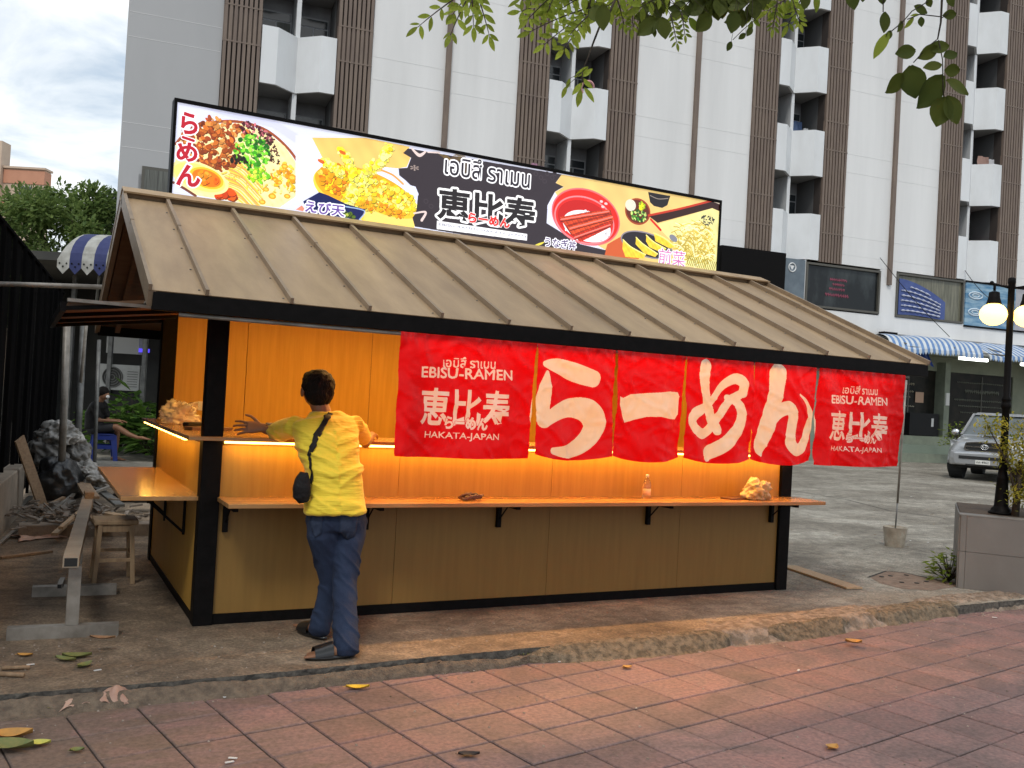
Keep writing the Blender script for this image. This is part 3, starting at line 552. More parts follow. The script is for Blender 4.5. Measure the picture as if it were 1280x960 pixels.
P.scatter(300, [(0.269,0.42)][0], .22, .17, .017, [(.66,.30,.10),(.78,.42,.16),(.52,.20,.08),(.88,.58,.28),(.60,.26,.12)], -.25, 1.5, 4)
P.scatter(70, [(0.406,0.586)][0], .18, .045, .014, [(.85,.50,.2),(.9,.6,.3),(.7,.3,.15)], -.2, 1.5, 5)
P.scatter(80, [(0.612,0.576)][0], .15, .06, .013, [(.35,.12,.16),(.85,.45,.5),(.25,.08,.1),(.55,.25,.3)], -.4, 2.2, 6)
P.scatter(60, [(0.713,0.468)][0], .06, .12, .012, [(.28,.14,.10),(.18,.10,.08),(.42,.25,.2)], .5, 2.4, 7)
P.scatter(170, [(0.582,0.427)][0], .13, .14, .014, [(.25,.62,.12),(.45,.82,.18),(.12,.42,.10),(.62,.90,.28)], 0, 1.4, 9)
P.scatter(60, [(0.64,0.253)][0], .08, .06, .013, [(.62,.88,.1),(.45,.8,.15),(.85,.92,.3)], 0, 1.4, 10)
P.scatter(26, [(0.474,0.356)][0], .07, .03, .012, [(.10,.10,.08),(.2,.12,.08)], 0, 1.6, 11)
P.scatter(16, [(0.407,0.084)][0], .06, .03, .03, [(.93,.30,.08),(.95,.42,.12)], 0, 1.5, 12)
e0 = [(0.211,0.176),(0.261,0.179)]
P.ell(e0[0], .215, .108, (.96,.90,.62), -.22); P.ell(e0[0], .19, .092, (.97,.93,.48), -.22); P.ell(e0[1], .125, .075, (.95,.75,.18), -.2); P.ell(e0[1], .105, .06, (.95,.48,.10), -.2); P.scatter(22, e0[1], .08, .045, .016, [(.97,.55,.1),(.93,.38,.08),(.98,.66,.2)], -.2, 1.4, 13)
for ch, a, b, h in [('ら', [(0.061,0.478),(0.18,0.488)], 0, .165), ('I', [(0.076,0.444),(0.151,0.441)], 0, .025), ('め', [(0.042,0.269),(0.192,0.285)], 0, .145), ('ん', [(0.046,0.092),(0.22,0.098)], 0, .165)]:
    if ch == 'I': P.stroke([(a[0][0],a[0][1]+.01,.017),(a[1][0],a[1][1],.017)], (.96,.97,1)); P.stroke([(a[0][0],a[0][1]+.01,.010),(a[1][0],a[1][1],.010)], (.72,.10,.18))
    else: P.text(ch, a[0][:2], a[1][:2], h, (.72,.10,.18), .011, (.96,.97,1), .035)
# --- tempura bowl
P.poly([(1.03,0.622),(1.472,0.699),(1.856,0.693),(1.82,0.637),(1.866,0.603),(1.838,0.524),(1.763,0.498),(1.633,0.49),(1.625,0.45),(1.489,0.417),(1.181,0.368),(1.094,0.463)], nsy((.93,.77,.42),.03,14))
P.poly([(0.906,0.617),(1.024,0.638),(1.145,0.452),(1.109,0.217),(0.995,0.121),(0.936,0.113)], (.87,.88,.96))
P.ell([(1.516,0.229)][0], .46, .20, (.97,.83,.28), -.20); P.ell([(1.515,0.249)][0], .445, .185, (.95,.66,.10), -.20)
P.poly([(1.505,0.146),(1.935,0.208),(1.935,0.031),(1.803,0.023),(1.491,0.032)], (.97,.86,.45)); P.ell([(1.694,0.204)][0], .29, .105, (.95,.78,.2), -.15)
P.scatter(240, [(1.497,0.277)][0], .40, .15, .018, [(.97,.85,.12),(.96,.75,.08),(.98,.90,.35),(.93,.58,.08)], -.22, 1.5, 20)
P.scatter(110, [(1.255,0.32)][0], .13, .10, .018, [(.95,.66,.05),(.93,.50,.06),(.97,.80,.1)], 0, 1.5, 21)
P.scatter(150, [(1.69,0.265)][0], .26, .10, .018, [(.98,.90,.30),(.97,.82,.12),(.99,.95,.5)], -.2, 1.5, 22)
P.scatter(60, [(1.675,0.15)][0], .22, .04, .016, [(.93,.55,.06),(.95,.68,.1)], -.1, 1.6, 23)
for pth, r, sd in [([(1.678,0.648),(1.629,0.563),(1.549,0.468),(1.469,0.384),(1.412,0.284),(1.367,0.176)], .05, 24), ([(1.282,0.555),(1.337,0.494),(1.362,0.437),(1.397,0.372)], .035, 25), ([(1.146,0.447),(1.218,0.424),(1.282,0.384)], .03, 26)]:
    for i, q in enumerate(pth):
        for j in range(5):
            t = j/5.; nx_ = pth[min(i+1, len(pth)-1)]; c = (q[0]+(nx_[0]-q[0])*t, q[1]+(nx_[1]-q[1])*t); P.scatter(9, c, r, r, .016, [(.97,.92,.35),(.98,.88,.12),(.99,.95,.55)], 0, 1.3, sd*50+i*5+j)
for q in [(1.12,0.449),(1.288,0.548)]: P.ell(q, .03, .014, (.85,.40,.12), -.3)
P.stroke([(1.624,0.46,0.008),(1.723,0.435,0.008),(1.814,0.377,0.008)], (.90,.62,.28))
P.poly([(0.995,0.113),(1.12,0.204),(1.191,0.19),(1.338,0.144),(1.506,0.121),(1.464,0.029),(1.344,0.032),(1.04,0.029)], (.08,.11,.33)); P.stroke([(1.339,0.122,0.006),(1.496,0.109,0.006),(1.459,0.033,0.006)], (.62,.72,.86), k=.8)
P.scatter(24, [(1.374,0.061)][0], .06, .02, .012, [(.35,.45,.12),(.12,.18,.1),(.7,.75,.3)], -.2, 1.4, 27); P.poly([(0.94,0.04),(0.987,0.081),(1.03,0.033)], (.90,.55,.45))
P.text('えび天', [(1.012,0.03)][0], [(1.334,0.036)][0], .095, (.42,.30,.62), .011, (.98,.98,1), .02)
# --- dark panel with the shop name
DK = (.20,.165,.19); B = [(1.84,0.677),(1.799,0.631),(1.872,0.604),(1.844,0.516),(1.768,0.499),(1.777,0.443),(1.834,0.411),(1.88,0.377),(1.925,0.373),(1.956,0.315),(1.951,0.221),(1.938,0.151),(1.913,0.111),(1.939,0.042)]
Cc = [(3.837,-0.007),(3.835,0.021),(3.553,0.097),(3.19,0.239),(3.188,0.4),(3.257,0.532),(3.347,0.593),(3.259,0.613),(3.317,0.697)]; P.poly(B+Cc, DK); P.poly([(2.006,-0.073),(3.835,0.021),(3.838,-0.014),(2.007,-0.098)], DK)
P.poly([(1.939,0.042),(1.951,0.304),(2.319,0.253),(2.333,0.041)], DK)
for q in [(3.053,0.661),(3.106,0.636),(3.167,0.68),(3.221,0.654),(3.146,0.609),(3.244,0.692),(2.073,0.23),(2.025,0.265)]: P.ell(q, .022, .02, (.25,.215,.24)); P.ell(q, .015, .013, (.20,.165,.19))
P.text('✽', [(1.873,0.5)][0], [(1.945,0.507)][0], .045, (.62,.55,.52))
for pq in ([(1.873,0.682,0.008),(1.942,0.637,0.014),(1.996,0.677,0.008)], [(2.018,0.676,0.006),(2.12,0.69,0.008)], [(1.927,0.15,0.007),(2.027,0.174,0.009),(1.997,0.102,0.012)]): P.stroke(pq, (.88,.80,.78))
for k in range(7): P.stroke([(q[0]+.012*k, q[1], .0022) for q in [(2.114,0.679),(2.208,0.642),(2.285,0.697),(2.366,0.518)]], (.45,.36,.18))
P.text('เอบิสึ ราเมน', [(2.178,0.52)][0], [(2.997,0.519)][0], .175, (.15,.12,.16), .014, (.99,.99,1), .008)
P.text('恵比寿', [(2.13,0.128)][0], [(3.072,0.157)][0], .275, (.13,.10,.11), .020, (.99,.99,.99), .030)
P.poly([(2.134,0.117),(2.999,0.118),(3,0.059),(2.135,0.047)], (.98,.98,.99))
P.text('EBISU-RAMEN-HAKATA-JAPAN', [(2.151,0.074)][0], [(2.987,0.076)][0], .028, (.55,.55,.62))
P.text('らーめん', [(2.419,0.143)][0], [(2.823,0.143)][0], .088, (.86,.16,.14), .007, (.99,.95,.95), .04)
# --- right-hand table of dishes
P.poly([(3.317,0.697),(5.166,0.729),(5.169,0.028),(4.72,0.017),(3.819,0.019),(3.832,0.076),(3.548,0.178),(3.307,0.472),(3.257,0.529),(3.347,0.589),(3.26,0.611)], nsy((.90,.77,.47),.03,9))
P.poly([(4.82,0.725),(5.166,0.729),(5.16,0.686),(5.045,0.7)], (.95,.88,.80)); P.poly([(3.811,0.018),(3.845,0.133),(4.071,0.274),(4.206,0.306),(4.206,0.037)], (.80,.36,.18)); P.poly([(3.061,-0.019),(3.553,0.097),(3.832,0.076),(3.819,0.019)], DK)
c0 = [(3.602,0.353),(3.587,0.321),(3.615,0.269)]
P.ell(c0[0], .37, .255, (.90,.42,.44), -.10); P.ell(c0[0], .355, .24, (.86,.14,.10), -.10); P.ell(c0[1], .325, .215, (.93,.52,.55), -.10); P.ell(c0[1], .31, .20, (.88,.16,.14), -.10); P.ell(c0[1], .29, .175, (.76,.10,.09), -.1)
P.ell(c0[2], .26, .14, (.95,.94,.95), -.08); P.scatter(150, c0[2], .25, .14, .012, [(.98,.97,.99),(.90,.88,.90),(.97,.95,.93)], 0, 1.5, 30)
for q, c in [([(3.318,0.311),(3.663,0.414),(3.857,0.456),(3.897,0.363),(3.552,0.124),(3.453,0.166)], (.62,.16,.08)), ([(3.325,0.314),(3.841,0.456),(3.868,0.426),(3.385,0.245)], (.80,.26,.12)), ([(3.409,0.235),(3.877,0.409),(3.904,0.371),(3.461,0.174)], (.84,.30,.14)), ([(3.469,0.168),(3.897,0.356),(3.892,0.307),(3.552,0.117)], (.75,.18,.08))]: P.poly(q, nsy(c,.12,60))
A_ = [(3.335,0.293),(3.842,0.439),(3.434,0.225),(3.886,0.393),(3.486,0.15),(3.866,0.317)]
for i, q in enumerate(zip(A_[::2], A_[1::2])): P.stroke([(q[0][0],q[0][1],.006),(q[1][0],q[1][1],.006)], (.93,.50,.45)); P.stroke([(q[0][0],q[0][1]-.02,.004),(q[1][0],q[1][1]-.02,.004)], (.42,.08,.06))
for q in [(3.754,0.517),(3.805,0.504),(3.774,0.471)]: P.ell(q, .018, .012, (.98,.80,.8))
c1 = [(4.165,0.482),(4.08,0.53),(4.179,0.448),(4.208,0.544)]; P.ell(c1[0], .145, .125, (.62,.25,.12)); P.ell(c1[0], .13, .108, (.38,.14,.07)); P.ell(c1[1], .06, .055, (.86,.86,.78)); P.scatter(60, c1[2], .085, .055, .013, [(.25,.52,.15),(.75,.85,.45),(.12,.35,.1)], 0, 1.5, 33); P.scatter(16, c1[3], .03, .035, .014, [(.86,.86,.1),(.7,.8,.1)], 0, 1.4, 34)
P.poly([(4.271,0.683),(4.532,0.685),(4.503,0.591),(4.443,0.556),(4.346,0.561),(4.3,0.59)], (.12,.10,.11)); P.stroke([(4.296,0.654,0.006),(4.393,0.636,0.006),(4.507,0.657,0.006)], (.6,.55,.5), k=.6)
P.poly([(4.291,0.458),(5.026,0.709),(5.169,0.688),(5.164,0.62),(5.049,0.641),(4.4,0.407)], (.20,.08,.06)); P.stroke([(4.291,0.463,0.01),(4.647,0.576,0.01),(5.026,0.709,0.01)], (.76,.20,.10)); P.stroke([(4.319,0.429,0.011),(4.439,0.344,0.011)], (.85,.16,.10))
P.poly([(4.409,0.398),(5.049,0.641),(5.157,0.619),(5.169,0.031),(4.755,0.036),(4.616,0.23),(4.467,0.327)], nsy((.91,.87,.58),.03,20))
rs = random.Random(5); nb = [(4.851,0.26)][0]
for k in range(230):
    a = rs.uniform(0, 2*pi); q = math.sqrt(rs.random()); c = (nb[0]+q*cos(a)*.26, nb[1]+q*sin(a)*.20); th = rs.uniform(-1.2, 1.0); l_ = rs.uniform(.04,.09); col = rs.choice([(.95,.92,.62),(.86,.76,.30),(.97,.95,.75),(.70,.60,.20),(.78,.68,.28)])
    if c[0] < 5.06: P.stroke([(c[0]-l_*cos(th), c[1]-l_*sin(th), .0045),(c[0]+.015, c[1]+.02, .0045),(c[0]+l_*cos(th), c[1]+l_*sin(th), .0045)], col, 8)
for k in range(16): q = [(4.772,0.06),(5.127,0.034)]; t = k/16; P.stroke([(q[0][0]+(q[1][0]-q[0][0])*t, q[0][1]+(q[1][1]-q[0][1])*t-.01, .004),(q[0][0]+(q[1][0]-q[0][0])*t+.03, q[0][1]+(q[1][1]-q[0][1])*t+.08, .004)], (.55,.50,.15))
P.scatter(50, [(5.001,0.512)][0], .085, .05, .012, [(.10,.12,.12),(.2,.22,.22),(.3,.3,.28)], 0, 4, 36)
c2 = [(4.292,0.182)][0]; P.ell(c2, .305, .118, (.55,.52,.55), -.12); P.ell(c2, .29, .105, (.15,.13,.15), -.12); P.ell([(4.594,0.285)][0], .05, .03, (.5,.5,.55), -.4)
for gq in ([(4.016,0.197),(4.114,0.139),(4.28,0.088),(4.257,0.05),(4.052,0.04),(4.014,0.112)], [(4.162,0.237),(4.248,0.184),(4.419,0.112),(4.394,0.08),(4.262,0.1),(4.159,0.173)], [(4.277,0.273),(4.368,0.22),(4.512,0.174),(4.48,0.127),(4.319,0.164),(4.277,0.216)], [(4.362,0.303),(4.488,0.272),(4.617,0.209),(4.565,0.18),(4.385,0.23)]): P.poly(gq, nsy((.95,.80,.22),.06,50)); P.stroke([(q[0],q[1],.006) for q in gq[:3]], (.98,.93,.55))
P.text('うなぎ丼', [(3.183,0.03)][0], [(3.509,0.034)][0], .085, (.30,.22,.42), .010, (.98,.98,1), .01)
P.stroke([(3.081,0.024,0.006),(3.133,0.046,0.01),(3.17,0.065,0.005)], (.92,.85,.3))
P.text('前菜', [(4.433,0.028)][0], [(4.747,0.025)][0], .145, (.78,.42,.66), .010, (.98,.97,1), .0)
simg = P.image('food_sign_print')
fm = .028
q = MB(); q.box((0,0,0),(SW,.12,fm)); q.box((0,0,SH-fm),(SW,.12,SH)); q.box((0,0,fm),(fm*.8,.12,SH-fm)); q.box((SW-fm*.8,0,fm),(SW,.12,SH-fm)); q.box((fm,.10,fm),(SW-fm,.118,SH-fm)); q.build('frame', M['black'], S, bevel=.002)
q = MB(); q.add([(fm*.8,.012,fm),(SW-fm*.8,.012,fm),(SW-fm*.8,.012,SH-fm),(fm*.8,.012,SH-fm)], [(0,1,2,3)]); o = q.build('printed_face', printmat('food_sign_print', simg, .3, .52), S, fix=False); set_uv(o, lambda c: (c.x/SW, c.z/SH)); o.data.materials[0].node_tree.nodes['Principled BSDF'].inputs['Base Color'].links
for lx in (.3, 1.8, 3.3, 4.8): MB().box((lx,.03,-.22),(lx+.04,.07,-.001)).build('leg', M['black'], S)
q = MB(); q.tube([(SW-.25,.02,-.02),(SW-.12,-.05,-.03),(SW+.05,-.1,-.045),(SW+.16,-.14,-.05),(SW+.22,-.17,-.085)], .009, 6); o = q.build('power_cable', M['whitepl'], S, smooth=True)

# ------------------------------------------------------------------ red curtain
NW, NH = 4.14, .72
P = Print(NW, NH, 480, (.80,.0,.013)); CRM = (.88,.80,.72)
for st in ([(0.941,0.584,0.019),(1.029,0.577,0.046),(1.17,0.544,0.06),(1.294,0.513,0.054)], [(0.957,0.531,0.014),(0.945,0.423,0.046),(0.931,0.315,0.054),(0.934,0.235,0.052),(0.975,0.242,0.041),(1.047,0.288,0.049),(1.158,0.325,0.06),(1.275,0.308,0.076),(1.339,0.222,0.076),(1.287,0.121,0.065),(1.162,0.058,0.046),(1.025,0.047,0.022)],
           [(2.185,0.651,0.048),(2.177,0.558,0.044),(2.209,0.431,0.04),(2.257,0.321,0.04),(2.321,0.226,0.037)], [(2.517,0.487,0.037),(2.517,0.553,0.04),(2.448,0.58,0.037),(2.357,0.533,0.029),(2.28,0.443,0.028),(2.203,0.375,0.033),(2.111,0.323,0.04),(2.083,0.274,0.037),(2.119,0.216,0.037),(2.205,0.194,0.037),(2.282,0.257,0.031),(2.348,0.349,0.031),(2.416,0.433,0.029),(2.487,0.469,0.033)], [(2.394,0.448,0.022),(2.469,0.419,0.033),(2.512,0.347,0.044),(2.491,0.248,0.048),(2.413,0.156,0.05),(2.324,0.097,0.05),(2.244,0.055,0.046),(2.26,0.031,0.022)],
           [(2.838,0.643,0.074),(2.834,0.562,0.066),(2.819,0.461,0.063),(2.777,0.325,0.066),(2.735,0.207,0.066),(2.698,0.106,0.048),(2.715,0.053,0.015)], [(2.77,0.266,0.037),(2.842,0.358,0.046),(2.935,0.402,0.05),(2.988,0.35,0.048),(2.973,0.248,0.046),(2.967,0.163,0.05),(3.032,0.105,0.046),(3.118,0.133,0.048),(3.179,0.255,0.044),(3.186,0.358,0.029),(3.131,0.442,0.017),(3.046,0.501,0.007)]): P.stroke(st, CRM, 14)
P.poly([(1.498,0.409),(1.526,0.401),(1.589,0.429),(1.737,0.447),(1.909,0.464),(1.987,0.46),(2.003,0.429),(2.003,0.311),(1.98,0.275),(1.921,0.279),(1.823,0.296),(1.728,0.292),(1.636,0.265),(1.555,0.239),(1.534,0.277),(1.498,0.351)], CRM)
WT = (.88,.78,.75)
P.text('เอบิสึ ราเมน', [(0.28,0.522)][0], [(0.609,0.531)][0], .062, WT, 0, WT, .005)
P.text('EBISU-RAMEN', [(0.142,0.456)][0], [(0.73,0.47)][0], .060, WT, .0035, WT, 0)
P.text('恵比寿', [(0.148,0.18)][0], [(0.724,0.185)][0], .22, WT, 0, WT, .022)
P.text('らーめん', [(0.313,0.166)][0], [(0.573,0.164)][0], .075, WT, .004, (.80,.035,.03), .04)
P.text('HAKATA-JAPAN', [(0.188,0.099)][0], [(0.659,0.099)][0], .048, WT, 0, WT, .012)
P.text('เอบิสึ ราเมน', [(3.493,0.534)][0], [(3.842,0.537)][0], .062, WT, 0, WT, .005)
P.text('EBISU-RAMEN', [(3.354,0.455)][0], [(3.963,0.462)][0], .060, WT, .0035, WT, 0)
P.text('恵比寿', [(3.337,0.182)][0], [(3.971,0.176)][0], .225, WT, 0, WT, .022)
P.text('らーめん', [(3.555,0.17)][0], [(3.843,0.169)][0], .075, WT, .004, (.80,.035,.03), .04)
P.text('HAKATA-JAPAN', [(3.379,0.096)][0], [(3.894,0.094)][0], .048, WT, 0, WT, .012)
nimg = P.image('curtain_print'); nm = printmat('curtain_print', nimg, .42, 0, trans=.24)
nm.node_tree.nodes['Principled BSDF'].inputs['Specular IOR Level'].default_value = .28
NO = thing('noren_curtain', 'red split noren curtain with large cream kana hanging under the kiosk eave', 'curtain', (.883, EY-.006, 1.10))
cuts = [0, .885, 1.47, 2.03, 2.615, 3.215, 4.125]
for ci, (a, b) in enumerate(zip(cuts, cuts[1:])):
    q = MB(); nu = int((b-a)/.012); nv = 52; sd = ci*7.3
    g0 = 0 if ci == 0 else .002; g1 = .002
    def fn(u, v):
        d = 1-v; x = a+g0+(b-a-g0-g1)*u; e = abs(2*u-1)
        # panels narrow slightly and lift at their lower corners
        gap = .018 if ci in (1,2,4) else .006
        x = x + (-1 if u > .5 else 1)*gap*e*e*(d**.7)*(1 if 0 < x < NW-.05 else .2)
        lift = .036*e*e*d*d
        z = -.005 + .71*v + lift*(1 if ci in (1,2,3,4) else .2)
        w = .021*sin(x*14+sd+2.5*fbm((x*1.5,v*1.2,sd)))*(.30+d) + .012*fbm((x*5, v*3+x*2, sd)) + .0022*fbm((x*16+v*9, v*11-x*8, sd+2))
        tz = max(0, 1-abs(v-.97)*9); w += .007*tz*sin(x*75+3*sin(x*9))
        cr = 1-abs(noise.noise(Vector((x*4+v*3.5, v*2.2-x*1.2, sd+9))))*7; w += .009*max(0, cr)**1.6; cr2 = 1-abs(noise.noise(Vector((x*7-v*6, v*4+x*3, sd+19))))*8; w += .005*max(0, cr2)**1.5; cr3 = 1-abs(noise.noise(Vector((x*13+v*9, v*8-x*6, sd+29))))*8; w += .0022*max(0, cr3)**1.5
        return (x, -w-.012, z)
    q.grid(fn, nu, nv); q2 = q.build('cloth_panel', nm, NO, smooth=True, fix=False)
    me = q2.data; uv = me.uv_layers.new(name='uv'); n_ = nu+1
    for l in me.loops:
        vi = l.vertex_index; u = (vi % n_)/nu; v = (vi//n_)/nv; uv.data[l.index].uv = ((a+(b-a)*u)/NW, (-.005+.71*v+.002)/NH)

# ------------------------------------------------------------------ people
def loft(mb, rings, lat, n=14, p=2.4):
    """rings: (centre, half-width along lat, half-depth); closed by end caps"""
    lat = Vector(lat); o = len(mb.v); C_ = [Vector(r[0]) for r in rings]; fs = []
    for i, r in enumerate(rings):
        t = (C_[min(i+1, len(C_)-1)]-C_[max(i-1, 0)]).normalized(); a = (lat-t*lat.dot(t)).normalized(); b = t.cross(a)
        for k in range(n):
            th = 2*pi*k/n; c, s = cos(th), sin(th); c = math.copysign(abs(c)**(2/p), c); s = math.copysign(abs(s)**(2/p), s)
            mb.v.append(tuple(C_[i]+a*r[1]*c+b*r[2]*s))
    for i in range(len(rings)-1):
        for k in range(n): fs.append((o+i*n+k, o+i*n+(k+1)%n, o+(i+1)*n+(k+1)%n, o+(i+1)*n+k))
    fs.append(tuple(o+k for k in reversed(range(n)))); e = o+(len(rings)-1)*n; fs.append(tuple(e+k for k in range(n)))
    mb.f += fs; mb.m += [0]*len(fs)
def limb(mb, pts, n=10):   # pts: (p, r) tapered limb with rounded ends
    P_ = [Vector(p) for p, r in pts]; R = [r for p, r in pts]
    d0 = (P_[0]-P_[1]).normalized(); d1 = (P_[-1]-P_[-2]).normalized()
    P2 = [P_[0]+d0*R[0]*.85, P_[0]+d0*R[0]*.5]+P_+[P_[-1]+d1*R[-1]*.5, P_[-1]+d1*R[-1]*.85]; R2 = [R[0]*.45, R[0]*.85]+R+[R[-1]*.85, R[-1]*.45]
    mb.tube(P2, R2, n)
def ball(mb, c, rx, ry, rz, n=12):
    mb.lathe([(max(.02,sin(pi*i/8))*1., -cos(pi*i/8)) for i in range(9)], (0,0,0), n); k = 9*n
    for i in range(len(mb.v)-k, len(mb.v)): v = mb.v[i]; mb.v[i] = (c[0]+v[0]*rx, c[1]+v[1]*ry, c[2]+v[2]*rz)
def organic(mb, name, m, parent, voxel=.008, smooth=6, disp=None, sub=0):
    o = mb.build(name, m, parent, smooth=True, fix=True)
    r = o.modifiers.new('r', 'REMESH'); r.mode = 'VOXEL'; r.voxel_size = voxel; r.use_smooth_shade = True
    s = o.modifiers.new('s', 'SMOOTH'); s.iterations = smooth; s.factor = .5
    bpy.context.view_layer.update()
    me = bpy.data.meshes.new_from_object(o.evaluated_get(bpy.context.evaluated_depsgraph_get())); old = o.data; o.modifiers.clear(); o.data = me
    if not me.materials: me.materials.append(m)
    if disp:
        me.update(); no = [v.normal.copy() for v in me.vertices]
        for v, nn in zip(me.vertices, no): v.co += nn*disp(v.co)
    me.polygons.foreach_set('use_smooth', [True]*len(me.polygons)); me.update(); return o
def hand(mb, w, d, up, side, s=1., curl=.3, spread=.22, r=.0085):
    """w wrist point, d pointing direction, up = back of the hand, side = towards the thumb"""
    w = Vector(w); d = Vector(d).normalized(); up = Vector(up); up = (up-d*up.dot(d)).normalized(); sd = Vector(side); sd = (sd-d*sd.dot(d)-up*sd.dot(up)).normalized()
    loft(mb, [(w-d*.02*s,.026*s,.018*s),(w+d*.015*s,.030*s,.016*s),(w+d*.055*s,.040*s,.014*s),(w+d*.088*s,.040*s,.012*s)], sd, 12)
    for i, (off, ln) in enumerate([(.031,.070),(.011,.080),(-.010,.075),(-.030,.058)]):
        a = w+d*.085*s+sd*off*s; dd = (d+sd*spread*(1.4-i)*.55).normalized(); pts = [(a-dd*.02*s, r*s)]; p = a; c = 0
        for j, q in enumerate((.45,.30,.25)):
            c += curl*(.5 if j == 0 else .8); v = (dd*cos(c)-up*sin(c)); p = p+v*ln*q*s; pts.append((p, r*(.95-.1*j)*s))
        limb(mb, pts, 8)
    a = w+d*.02*s+sd*.024*s; limb(mb, [(a, .012*s), (a+(d*.6+sd*.8)*.035*s, .0105*s), (a+(d*.75+sd*.75)*.062*s+up*.006, .009*s), (a+(d*.85+sd*.6)*.088*s+up*.008, .008*s)], 8)

# the man leaning on the counter
MAN = thing('person', 'man in yellow t-shirt and jeans leaning on the kiosk counter, black bag across his back', 'person', (.60,-.70,0))
def mloc(p): return tuple(Vector(p)-Vector((.60,-.70,0)))
shL = Vector((0.469,-0.27,1.228)); shR = Vector((0.828,-0.29,1.251)); neck = Vector((0.63,-0.25,1.325)); head = Vector((0.606,-0.22,1.45))
hipc = Vector((0.672,-0.52,0.744)); waist = Vector((0.662,-0.5,0.938)); chest = Vector((0.643,-0.4,1.108)); upch = Vector((0.638,-0.31,1.217))
elL = Vector(((0.429,-0.02,1.139)[0], -.02, 1.175)); wrL = Vector(((0.355,0.05,1.162)[0], .03, 1.185)); haL = Vector((wrL.x-.1, .055, 1.165))
elR = Vector((0.982,-0.07,1.128)); wrR = Vector(((1.095,0.12,1.144)[0], .14, 1.165)); haR = Vector((wrR.x+.03,.24,1.155))
hR = Vector((0.758,-0.52,0.673)); kR = Vector((0.717,-0.62,0.353)); aR = Vector(((0.625,-0.88,0.073)[0]+.01, -.885, .085))
hL = Vector((0.6,-0.52,0.675)); kL = Vector((0.674,-0.5,0.33)); aL = Vector(((0.628,-0.45,0.055)[0], -.46, .10))
b = MB()
ball(b, head+Vector((0,.01,.0)), .086, .098, .114, 16); ball(b, head+Vector((0,.055,-.05)), .055, .05, .06)     # skull, jaw
ball(b, head+Vector((0,.112,-.015)), .014, .018, .022, 8)                                                     # nose
for s in (-1, 1): ball(b, head+Vector((s*.093,.0,-.018)), .012, .020, .033, 8); ball(b, head+Vector((s*.03,.098,.005)), .016, .008, .009, 8)
ball(b, head+Vector((0,.098,-.055)), .024, .010, .009, 8)
limb(b, [(head+Vector((0,-.005,-.06)),.056),(neck+Vector((0,.0,.0)),.056),(upch,.06)], 12)
loft(b, [(upch,.16,.07),(chest,.135,.085),(waist,.125,.08),(hipc,.14,.09)], (1,0,0))
for sh, el, wr in ((shL,elL,wrL),(shR,elR,wrR)): limb(b, [(sh,.045),(sh.lerp(el,.5),.042),(el,.038),(el.lerp(wr,.4),.036),(wr,.025)], 12)
hand(b, wrL+Vector((-.01,0,.010)), (-1,.12,.0), (0,-.85,.5), (0,.3,1), 1.06, .22, .26, .0088); hand(b, wrR, (.35,1,-.05), (0,0,1), (-1,.2,0), 1.0, .35)
for h, k, a in ((hR,kR,aR),(hL,kL,aL)): a2 = a+Vector((.018 if h is hR else 0,0,0)); limb(b, [(h,.07),(k,.045),(k.lerp(a2,.35),.040),(a2,.028)], 12)
def foot(mb, a, d, ln=.25, toe=.0):
    d = Vector(d).normalized(); s_ = Vector((-d.y,d.x,0)); loft(mb, [(a-d*.055+Vector((0,0,-.050)),.026,.022),(a-d*.02+Vector((0,0,-.045)),.030,.028),(a+d*.06+Vector((0,0,-.045)),.036,.03),(a+d*.13+Vector((0,0,-.058)),.043,.018),(a+d*.185+Vector((0,0,-.064)),.036,.011)], s_, 12)
    for i in range(5): q = a+d*(.185-.010*i)+s_*(.030-.016*i)+Vector((0,0,-.064)); limb(mb, [(q, .0095), (q+d*.022, .009)], 6)
foot(b, aR, (-1,.05,0)); foot(b, aL, (-.35,1,0))
b.v = [mloc(v) for v in b.v]
body = organic(b, 'body', M['skin'], MAN, .0042, 3)
b = MB(); ball(b, head+Vector((0,-.010,.026)), .101, .112, .098, 18); ball(b, head+Vector((0,-.045,-.022)), .091, .070, .080, 14); ball(b, head+Vector((0.0,.02,.070)), .088, .09, .050, 12)
b.v = [mloc(v) for v in b.v]
organic(b, 'hair', M['hair'], MAN, .007, 3, lambda c: .007*fbm(c*22)+.004*fbm(c*70))
# t-shirt
M['shirt'] = mat('yellow_cotton', (.80,.60,.035), .75, (.76,.56,.03), 5, bump=.5, bscale=7, bstretch=(1.2,1.2,9), sheen=.2)
b = MB()
hem = Vector((0.658,-0.545,0.775))
loft(b, [(hem+Vector((0,0,-.03)),.178,.128),(hem,.178,.126),(hipc.lerp(waist,.35)+Vector((0,-.005,0)),.168,.118),(waist,.156,.108),(waist.lerp(chest,.55),.166,.112),(chest,.182,.118),(upch,.198,.105),(shL.lerp(shR,.5)+Vector((0,.0,.012)),.198,.078),(neck+Vector((0,-.012,-.035)),.115,.068),(neck+Vector((0,-.01,-.010)),.066,.062)], (1,0,0), 22, 2.35)
limb(b, [(shL+Vector((.03,0,-.02)),.068),(shL+Vector((0,0,-.008)),.066),(shL.lerp(elL,.5),.066),(shL.lerp(elL,.93)+Vector((-.01,0,-.005)),.062)], 14); limb(b, [(shR+Vector((-.03,0,-.02)),.068),(shR+Vector((0,0,-.008)),.064),(shR.lerp(elR,.35),.060),(shR.lerp(elR,.72),.054)], 14)
b.v = [mloc(v) for v in b.v]
